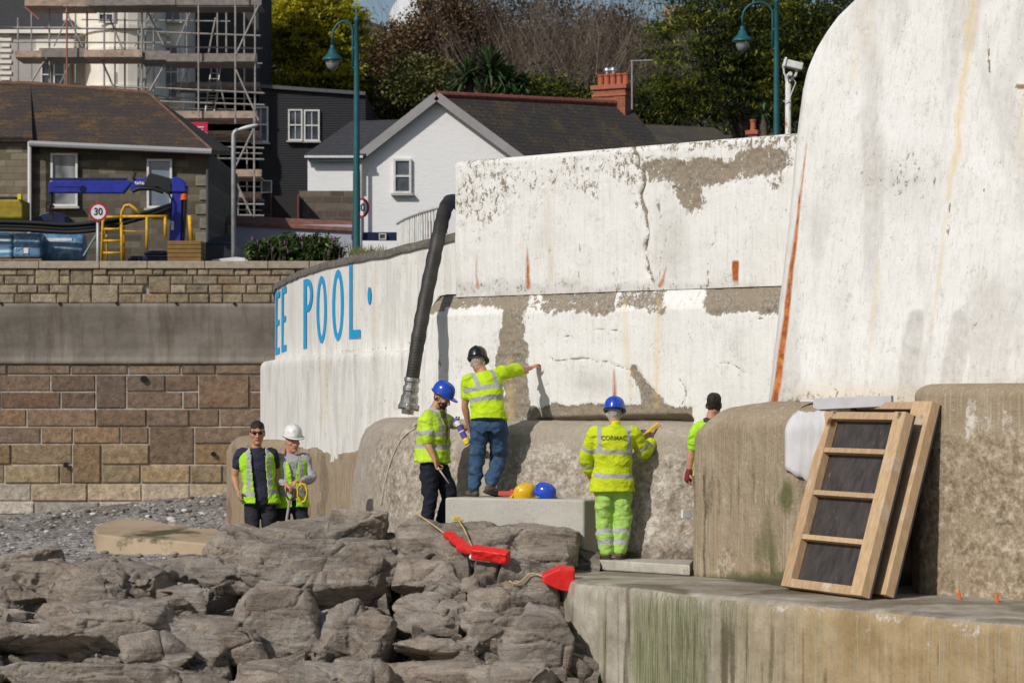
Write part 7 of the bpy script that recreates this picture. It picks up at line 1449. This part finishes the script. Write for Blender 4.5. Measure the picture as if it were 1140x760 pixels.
a_, b_ = J['wrR']+Vector((.03, -.03, -.07)), P(500, 538, DC_-.35); mb = MB(); mb.tube([a_, b_], [.011, .006], 8); rd = mb.obj('mixing_stick', simple('pale_stick', (.45, .38, .30), .6), None, origin=a_, smooth=True); tag(rd, 'short thin stick held low by the bearded man in the blue hard hat', 'stick')
g0, g1_ = P(507.5, 467, DC_-.16), P(521, 494, DC_-.2); ax = (g1_-g0).normalized(); Mg = ax.to_track_quat('Z', 'Y').to_matrix(); Lg = (g1_-g0).length
gn = thing('sealant_gun', 'purple and white sealant cartridge gun with yellow end in front of the jeans wearer', 'tool', g0); mb = MB(); mb.lathe(g0, [(.012, -.02), (.03, 0), (.034, .02), (.034, .06), (.034, Lg-.06)], 18, M=Mg); mb.obj('cartridge', simple('violet_label', (.12, .09, .36), .4), gn, smooth=False)
mb = MB(); mb.lathe(g0, [(.0355, .02), (.0355, .075)], 18, M=Mg); mb.lathe(g0, [(.0355, .14), (.0355, .155)], 18, M=Mg); mb.obj('white_band', m_white, gn); mb = MB(); mb.lathe(g0, [(.038, Lg-.07), (.042, Lg-.05), (.042, Lg-.005), (.03, Lg)], 18, M=Mg); mb.obj('end_cap', simple('yellow_cap', (.85, .62, .02), .4), gn)
mb = MB(); mb.tube([g0+ax*.05, g0+ax*.02+Vector((.03, -.03, .05)), g0+Vector((.0, -.02, .03))], .009, 6); mb.obj('trigger', m_black, gn)

# D: man in jeans reaching to the wall
DD = 29.0
J = jset(DD, head=(532, 402.5, .05), neck=(537, 414, .02), chest=(540, 431, 0), pelvis=(544.5, 467, -.05), shL=(522, 424, -.02), shR=(559, 415, .08), elL=(517.5, 451, .04), wrL=(521.5, 473, .12), elR=(577, 411.5, .34), wrR=(591, 409.5, .62), hipL=(534, 474, -.03), hipR=(554, 474, -.02), knL=(530.5, 511, 0), knR=(555, 509, .1), anL=(528, 543, -.05), anR=(546, 539, -.12))
J['look'] = Vector((.25, .93, -.30)); finish(J, {'L': (-.45, .85, 0), 'R': (.62, .55, -.35)}); J['dnR'] = Vector((-.15, -.25, -1)).normalized(); J['ftR'] = (J['ftR']-J['dnR']*J['ftR'].dot(J['dnR'])).normalized()
t, f, u, r_ = make_person('man in blue jeans and black hard hat reaching up to the white wall', 'person', P(538, 552, DD), J, dict(skin=m_skin2, hair=m_hairg, s=1.02, handR=dict(d=(.4, .6, .28), n=(.6, .6, -.5), curl=.35), handL=dict(n=(.8, .3, 0), curl=.8), headup=(-.12, 0, 1)))
hair_cap(t, J['head'], f, u, r_, m_hairg, s=1.02, low=-.085, front=.02); helmet(t, J['head']+u*.014, f, u, r_, m_hblack, 1.03)
mb = MB(); loft(mb, torso_rings(J, .030, hem=.0, coll=.02, belly=.4)); 
for sd, fr_ in (('L', .62), ('R', .92)): limb(mb, [J['chest'].lerp(J['neck'], .55).lerp(J['sh'+sd], .5), J['sh'+sd], J['sh'+sd].lerp(J['el'+sd], .5), J['sh'+sd].lerp(J['el'+sd], fr_)], [.07, .078, .076, .074], n=4)
def atD(V): return braces(V, J, band_attr(V, [(J['pelvis'], J['neck'], .20, .255, .25), (J['pelvis'], J['neck'], .32, .375, .25)]), .105, .024, .32)
garment('hi_vis_t_shirt', mb, t, m_hiv, VS, seed=33, attrf=atD, amp=.035)
mb = MB(); legs(mb, J, (.112, .105, .086, .08, .074)); loft(mb, [(J['pelvis']-Vector((0, 0, .03)), J['hipaxis'], Vector((0, 1, 0)), .165, .13, .9), (J['hipL'].lerp(J['hipR'], .5)-Vector((0, .01, .05)), J['hipaxis'], Vector((0, 1, 0)), .165, .135, .9)], 24)
def atJ(V): A = np.zeros((len(V), 3)); return A
garment('jeans', mb, t, m_jean, VS, seed=36, amp=.055)
for sd in (-1, 1):
    pc = J['hipL'].lerp(J['hipR'], .5)+J['hipaxis']*(.072*sd)+Vector((0, -.148, -.02)); mb = MB(); mb.prism([pc+Vector(v) for v in ((-.05, 0, .05), (.05, 0, .05), (.05, 0, -.03), (0, 0, -.07), (-.05, 0, -.03))], (0, .03, 0)); mb.obj('back_pocket', m_jean, t, bevel=.006)
boots(t, J)
mb = MB(); a_ = J['wrR']+Vector((.02, .03, -.02)); mb.box(P(585, 414, 29.55), (.07, .05, .035), rz=.5); mb.box(P(582, 413, 29.5), (.09, .02, .02), rz=.8); o = mb.obj('yellow_sponge', simple('yellow_foam', (.85, .5, .03), .9), None, origin=P(583, 414, 29.5), bevel=.01); tag(o, 'small yellow hand tool under the outstretched arm of the jeans wearer', 'tool')

# E: man in full hi-vis suit
DE = 27.85
J = jset(DE, head=(684, 459.5, .03), neck=(684, 473.5), chest=(683, 493), pelvis=(682, 534), shL=(663, 483, .0), shR=(704.5, 483, .02), elL=(653.5, 508, .06), wrL=(656, 527, .16), elR=(717, 503, .12), wrR=(725, 491, .32), hipL=(673, 543), hipR=(692, 543), knL=(672.5, 578, .03), knR=(692.5, 578, .03), anL=(675, 611), anR=(691, 610.5))
J['look'] = Vector((.12, .95, -.22)); finish(J, {'L': (-.55, .75, 0), 'R': (.3, .9, 0)})
t, f, u, r_ = make_person('man in blue hard hat and full yellow hi-vis suit seen from behind', 'person', P(683, 620, DE), J, dict(skin=m_skin2, hair=m_hairg, s=1.0, handR=dict(d=(.25, .5, .6), n=(-.7, .5, .2), curl=1.0), handL=dict(n=(.8, .4, 0), curl=.7)))
hair_cap(t, J['head'], f, u, r_, m_hairg, s=1.02, low=-.10, front=.02); helmet(t, J['head']+u*.012, f, u, r_, m_hblue, 1.08)
mb = MB(); loft(mb, torso_rings(J, .045, hem=.12, coll=.03, belly=.2)); 
for sd in 'LR': limb(mb, [J['chest'].lerp(J['neck'], .55).lerp(J['sh'+sd], .5), J['sh'+sd], J['sh'+sd].lerp(J['el'+sd], .5), J['el'+sd], J['el'+sd].lerp(J['wr'+sd], .9)], [.085, .092, .086, .078, .062], n=4)
limb(mb, [J['neck']+Vector((0, 0, -.02)), J['neck']+Vector((0, .0, .012))], [.075, .068], n=3)
def atE(V):
    A = band_attr(V, [(J['pelvis'], J['neck'], .02, .072, .30), (J['pelvis'], J['neck'], .275, .325, .26)]); ax = np.array((J['shR']-J['shL']).normalized()); s = (V-np.array(J['chest']))@ax; A[:, 0] *= (np.abs(s) < .215)
    for sd in 'LR': A[:, 0] = np.maximum(A[:, 0], band_attr(V, [(J['sh'+sd], J['el'+sd], .16, .205, .12), (J['el'+sd], J['wr'+sd], .07, .115, .1)])[:, 0]*(np.abs(s) > .19))
    return braces(V, J, A, .155, .024, .32)
jk = garment('hi_vis_jacket', mb, t, m_hivj, VS, seed=43, attrf=atE, amp=.03)
Rtx = Matrix.Rotation(rad(90), 4, 'X'); text_mesh('CORMAC', .062, P(683.5, 487.5, DE-.186), simple('dark_olive_print', (.12, .15, .03), .7), t, 'jacket_lettering', ext=0, sx=1.05, rot=Rtx)
lt_ = t.children[-1] if t.children[-1].name.startswith('jacket_lettering') else [c_ for c_ in t.children if c_.name.startswith('jacket_lettering')][0]; jv = co(jk.data); tv = co(lt_.data)
for i in range(len(tv)): d2 = np.hypot(jv[:, 0]-tv[i, 0], jv[:, 2]-tv[i, 2]); k_ = (d2 < .016) & (jv[:, 1] < 0); tv[i, 1] = jv[k_, 1].min()-.004 if k_.any() else tv[i, 1]
setco(lt_.data, tv)
mb = MB(); legs(mb, J, (.115, .11, .092, .088, .080), 1.0)
def atT(V): return band_attr(V, [(J['kn'+sd], J['an'+sd], a, a+.05, .2) for sd in 'LR' for a in (.10, .22)])
garment('hi_vis_trousers', mb, t, m_hivt, VS, seed=46, attrf=atT, amp=.05); boots(t, J)
a_, b_ = P(712, 487, DE+.18), P(733, 471, DE+.42); mb = MB(); mb.tube([a_, b_], .013, 8); mb.tube([a_+Vector((.03, 0, .03)), b_+Vector((.02, .02, -.03))], .009, 6); o = mb.obj('folding_rule', simple('yellow_rule', (.85, .55, .02), .5), None, origin=a_); tag(o, 'yellow rule held against the apron by the man in the full yellow suit', 'tool')

# F: dark-haired man behind the rounded plinth
DF = 27.62
J = jset(DF, head=(795, 449.5), neck=(792, 465), chest=(792, 486), pelvis=(792, 527), shL=(777, 478, -.06), shR=(808, 479, .12), elL=(770, 502, -.02), wrL=(767, 526, .0), elR=(822, 500, .1), wrR=(822, 476, .1), hipL=(783, 532), hipR=(802, 532), knL=(783, 572), knR=(802, 572), anL=(783, 612), anR=(802, 612))
J['look'] = Vector((.35, .93, -.05)); finish(J, {'L': (-.1, 1, 0), 'R': (.3, 1, 0)})
t, f, u, r_ = make_person('dark-haired man without a hat, half hidden behind the rounded plinth', 'person', P(792, 622, DF), J, dict(skin=m_skin2, hair=m_hairb, s=1.0, handL=dict(n=(.9, .3, 0), curl=.8), handR=dict(d=(.1, .2, 1), n=(-.5, .5, .2), curl=.8)))
hair_cap(t, J['head'], f, u, r_, m_hairb, s=1.02, low=-.085, front=.02)
mb = MB(); loft(mb, torso_rings(J, .016, hem=.02, coll=.02)); 
for sd in 'LR': limb(mb, [J['chest'].lerp(J['neck'], .55).lerp(J['sh'+sd], .5), J['sh'+sd], J['sh'+sd].lerp(J['el'+sd], .55), J['sh'+sd].lerp(J['el'+sd], .75)], [.07, .076, .072, .070], n=4)
def atF(V): A = np.zeros((len(V), 3)); A[:, 1] = (V[:, 2] > J['neck'].z-.045) & (np.abs(V[:, 0]-J['neck'].x) < .09); return A
garment('hi_vis_t_shirt', mb, t, m_hiv2, VS, seed=53, attrf=atF); mb = MB(); legs(mb, J); garment('work_trousers', mb, t, m_char, VS, seed=56); boots(t, J)
for sd in 'L':
    mb = MB(); d = (J['wr'+sd]-J['el'+sd]).normalized(); limb(mb, [J['wr'+sd]-d*.03, J['wr'+sd]+d*.02, J['wr'+sd]+d*.07], [.034, .04, .043], n=3); mb.obj('glove_cuff', simple('maroon_glove', (.20, .02, .03), .7), t, smooth=True)

# ------------------------------------------------------------------ small things
zB_ = .735
def lay_helmet(px_, D, mat, lab, fwd, upv):
    c = P(px_, 440, D); c.z = zB_+.06; f_, u_, r_ = frame(fwd, upv); o = helmet(None, c, f_, u_, r_, mat, 1.0, harness=False); tag(o, lab, 'hard hat')
    return o
oy = lay_helmet(585, 28.62, m_hyel, 'spare yellow hard hat lying on the pale block', (-.9, -.1, -.25), (.25, -.45, .9)); ob_ = lay_helmet(605.5, 28.5, m_hblue, 'spare blue hard hat lying beside the yellow one on the pale block', (.9, -.2, -.3), (.3, -.3, .9))
for o in (oy, ob_): md = o.modifiers.new('solid', 'SOLIDIFY'); md.thickness = .004; o.location.z -= .045
mb = MB(); mb.box(P(565, 549, 28.75), (.20, .09, .05), rz=.1); mb.box(P(571, 547.5, 28.73), (.06, .09, .06), rz=.1); o = mb.obj('red_tool_box', simple('faded_red', (.55, .10, .07), .6), None, origin=P(565, 551, 28.75), bevel=.01); tag(o, 'flat red case beside the boots of the jeans wearer on the block', 'case')
# timber shutters
def shutter(BL, BR, TR, TL, label, ply_c, sw_=.19):
    BL, BR, TR, TL = map(Vector, (BL, BR, TR, TL)); t = thing('formwork_panel', label, 'panel', BL, group='timber formwork panels leaning on the plinth'); ex = (BR-BL).normalized(); ez = (TL-BL).normalized(); n = ex.cross(ez).normalized(); n = n if n.y < 0 else -n
    W, H = (BR-BL).length, (TL-BL).length; q = lambda a, b, d=0: BL+ex*a+ez*b+n*d
    def member(nm, a0, b0, a1, b1, d0, d1, mt): mb = MB(); mb.prism([q(a0, b0, d0), q(a1, b0, d0), q(a1, b1, d0), q(a0, b1, d0)], n*(d1-d0)); o = mb.obj(nm, mt, t, bevel=.004); return o
    member('plywood_sheet', 0, 0, W, H, -.02, 0, ply_c)
    member('stile', 0, 0, .15, H-.0, .001, .085, m_tim[0]); member('stile', W-sw_, 0, W, H, .001, .10, m_tim[1])
    for k, (b0, b1) in enumerate(((.0, .085), (.485, .535), (.935, .985), (1.37, 1.42))): member('rail', .152, b0, W-sw_-.002, b1, .001, .08, m_tim[k % 3])
    member('rail', .152, H-.075, W-sw_-.002, H, .001, .08, m_tim[2]); 
    rgn = random.Random(3)
    return t
m_tim = []
for k, c in enumerate(((.52, .35, .20), (.62, .43, .25), (.53, .36, .22))):
    m = NT('formwork_timber', .75, .25); n = m.noise(3+k, 6, .6, v=m.map((6, 6, 1.2), rot=(rad(-18), rad(14), 0))); kn = m.voro(2.2, v=m.map((1, 1, .8), loc=(k, 0, 0))); cc = m.ramp(n, [(.3, tuple(q*.74 for q in c)), (.7, tuple(q*1.08 for q in c))]); cc = m.mix(m.mr(kn, .12, .07), cc, (.12, .05, .02)); cc = m.mix(m.mr(m.noise(3.5, 8, .75), .55, .66, 0, .7), cc, (.62, .56, .48)); m.col(cc); m.bump(n, .4, .004); m_tim.append(m.mat)
m = NT('phenolic_plywood', .5, .4); n = m.noise(5, 7, .7, v=m.map((2, 2, .6))); cc = m.ramp(n, [(.35, (.03, .026, .025)), (.6, (.075, .062, .056))]); cc = m.mix(m.mr(m.noise(9, 6, .75, v=m.map((2, 2, .7))), .62, .7, 0, .8), cc, (.30, .25, .21)); m.col(cc); m_ply = m.mat
BL = P(877, 656, 24.97); BR = P(968, 668, 23.66); TL = P(926, 461, 25.42); TR = P(1028, 455, 24.0); BL.z = BR.z = .012
shutter(BL, BR, TR, TL, 'front timber panel with dark plywood behind four openings, leaning on the plinth', m_ply)
off = Vector((.155, .10, 0)); sft = (BR-BL).normalized()*.02
BL2, BR2, TL2, TR2 = BL+off+sft, P(995, 667, 23.76), P(946, 450, 25.55), P(1046, 458, 24.14); BR2.z = .012
shutter(BL2, BR2, TR2, TL2, 'rear timber panel standing just behind the front one, its pale edge showing', m_ply, .30)
# white sheet draped over the rounded plinth + strip board
m = NT('white_sheeting', .7, .3); n = m.noise(3, 6, .65); m.col(m.ramp(n, [(.3, (.56, .56, .57)), (.7, (.74, .74, .74))])); b1 = m.bump(m.noise(5, 4, .6, v=m.map((3, 3, .6))), .5, .014)
px1 = 570+F*qC1[:, 0]/qC1[:, 1]; nC1 = path_normals(qC1); rows_ = []
prf = [(.35, 1.80), (-.0, 1.80)]; zz = np.linspace(0, 1, 26)
cols_ = np.linspace(876, 936, 22); V = np.zeros((22, 26, 3))
imin = int(np.argmin(px1))
for i, cx in enumerate(cols_):
    s0 = np.interp(cx, px1[imin:], np.arange(len(px1))[imin:]); j = int(s0); fq = s0-j; a = qC1[j]*(1-fq)+qC1[min(j+1, len(qC1)-1)]*fq; nn_ = nC1[j]
    zlow = np.interp(cx, [876, 885, 897, 905, 914, 936], [1.13, 1.10, 1.03, 1.0, 1.15, 1.60])+.015*math.sin(i*1.3)
    for k, tk_ in enumerate(zz):
        if tk_ < .4: a_ = (tk_/.4); o_, z_ = -.75+(.75-.55)*a_, 1.815
        else:
            z_ = 1.815-(1.815-zlow)*((tk_-.4)/.6)**1.15; o_ = -.015-.55*(1-math.sqrt(max(0, 1-max(0, (z_-1.49)/.30)**2))) if z_ > 1.49 else -.015
        o_ += .04+.003*math.sin(i*1.9+k*.2); V[i, k] = (a[0]+nn_[0]*o_, a[1]+nn_[1]*o_, z_)
o = link('white_sheet', np_mesh('white_sheet', V, grid_faces(22, 26)), m.mat, origin=P(905, 520, 25), smooth=True); md = o.modifiers.new('solid', 'SOLIDIFY'); md.thickness = .006; tag(o, 'white sheet draped over the plinth beside the timber panels', 'sheet')
mb = MB(); a, b = P(905, 452, 25.7), P(992, 447, 24.9); mb.bar(a, b, .03, .26, up=(0, 0, 1)); mb2 = MB(); mb2.prism([P(905, 456, 25.5), P(992, 452, 24.85), P(992, 440, 24.85), P(905, 443, 25.5)], (.03, .04, 0)); o = mb2.obj('grey_board', simple('grey_white_board', (.52, .52, .54), .7, var=.12), None, origin=P(945, 452, 25.2), bevel=.005); tag(o, 'pale grey board standing behind the tops of the timber panels', 'board')
# red floats and their cords
m = NT('red_plastic', .45, .4); n = m.noise(9, 4, .6); m.col(m.ramp(n, [(.3, (.62, .012, .012)), (.7, (.82, .03, .025))])); m.bump(m.noise(14, 3, .6), .6, .01); m_red = m.mat; m_cord = simple('sisal_cord', (.50, .38, .20), .85, var=.3, scale=30)
def onrock(a, b, l=.05): return rock_at(a, b, l)
p0, p1, p2, p3 = onrock(496, 598), onrock(512, 611), onrock(529, 624, .09), onrock(566, 627, .09); p1.y = (p0.y+p2.y)/2-.02
rf = thing('rescue_float', 'bent bright red float with white underside lying on the rocks', 'float', p2); mb = MB()
mb.bar(p0, p1.lerp(p2, .5), .10, .06, up=(0, -.6, 1)); mb.bar(p1, p2+(p2-p1).normalized()*.03, .11, .07, up=(0, -.6, 1)); mb.bar(p2-Vector((.04, 0, 0)), p3, .12, .12, up=(0, -.5, 1)); me = remesh(mb, .012, 4); V = co(me); setco(me, V+(fbm(V*18, 3, 4)[:, None]-.5)*.02); link('float_body', me, m_red, rf, smooth=True)
mb = MB(); limb(mb, [p2+Vector((-.05, .0, -.055)), p2.lerp(p3, .4)+Vector((0, -.0, -.06))], [.03, .03], 8, n=3); mb.obj('white_underside', m_white, rf, smooth=True)
q0 = [onrock(604, 646, .12), onrock(622, 634, .12)]
c = onrock(610, 646, .1); D2 = c.y; mb = MB(); mb.prism([P(603.5, 641, D2), P(623, 632, D2), P(640, 634, D2), P(640, 660, D2+.02), P(624, 657, D2), P(604, 649, D2)], (0, .16, .03)); o = mb.obj('rescue_float', m_red, None, origin=c, bevel=.02, bseg=3); tag(o, 'red wedge-shaped float half hidden by the platform corner', 'float')
for nm, ps, lb in (('cord', ((464, 571), (480, 583), (497, 597), (512, 607), (527, 621)), 'tan cord running down the rocks to the bent red float'), ('cord', ((509, 574), (516, 590), (523, 606), (529, 622)), 'doubled cord from the yellow clip to the bent red float'), ('cord', ((567, 648), (575, 650), (590, 640), (604, 643)), 'tan cord trailing left from the wedge-shaped red float')):
    pts = [onrock(a, b, .03) for a, b in ps]; mb = MB(); mb.tube(cat(pts, 5), .009, 6); o = mb.obj(nm, m_cord, None, origin=pts[0], smooth=True); tag(o, lb, 'cord')
c = onrock(507, 573, .03); mb = MB(); mb.box(c, (.08, .05, .04), rz=.4); mb.box(c+Vector((.05, 0, -.02)), (.05, .05, .03), rz=.4); o = mb.obj('cord_clip', simple('yellow_clip', (.7, .55, .08), .5), None, origin=c, bevel=.008); tag(o, 'small yellow clip at the upper end of the doubled cord', 'clip')
# rope down the apron, white plate, orange pegs
def on_apron(px_, z_):
    x2 = 570+F*qB2[:, 0]/qB2[:, 1]; j = int(np.argmin(np.abs(x2-px_)+(np.arange(len(x2)) < 20)*50)); nn_ = path_normals(qB2)[j]; o_ = np.interp(z_, pr_z, pr_o)+.03; return Vector((qB2[j][0]+nn_[0]*o_, qB2[j][1]+nn_[1]*o_, z_))
pr_z = [-.6, .2, .9, 1.25, 1.42, 1.52]; pr_o = [.1, .06, -.03, -.1, -.17, -.27]
pts = [on_apron(a, b) for a, b in ((446, 1.5), (438, 1.36), (432, 1.1), (429, .8), (428, .55))]; mb = MB(); mb.tube(cat(pts, 6), .010, 6); o = mb.obj('rope', simple('pale_rope', (.52, .46, .37), .9), None, origin=pts[-1], smooth=True); tag(o, 'pale rope hanging down the left end of the pitted apron', 'rope')
c = P(764, 571.5, 27.62); mb = MB(); mb.box(c, (.11, .03, .09), rz=.5); mb.box(c+Vector((0, .03, 0)), (.05, .06, .05), rz=.5); o = mb.obj('white_marker', m_white, None, origin=c, bevel=.004); tag(o, 'small white plate fixed low on the apron left of the rounded plinth', 'plate')
for a, b, lb in ((1068, 665, 'short orange peg at the foot of the high plinth, nearer the panels'), (1110, 667, 'short orange peg at the foot of the high plinth, nearer the right edge')):
    c = P(a, b, 23.35 if a > 1100 else 23.7); mb = MB(); c.z = 0; mb.tube([c, c+Vector((0, 0, .10))], [.018, .008], 8); mb.tube([c, c+Vector((.02, 0, .03))], .012, 6); o = mb.obj('orange_peg', simple('orange_plastic', (.75, .13, .02), .5), None, origin=c); tag(o, lb, 'peg')
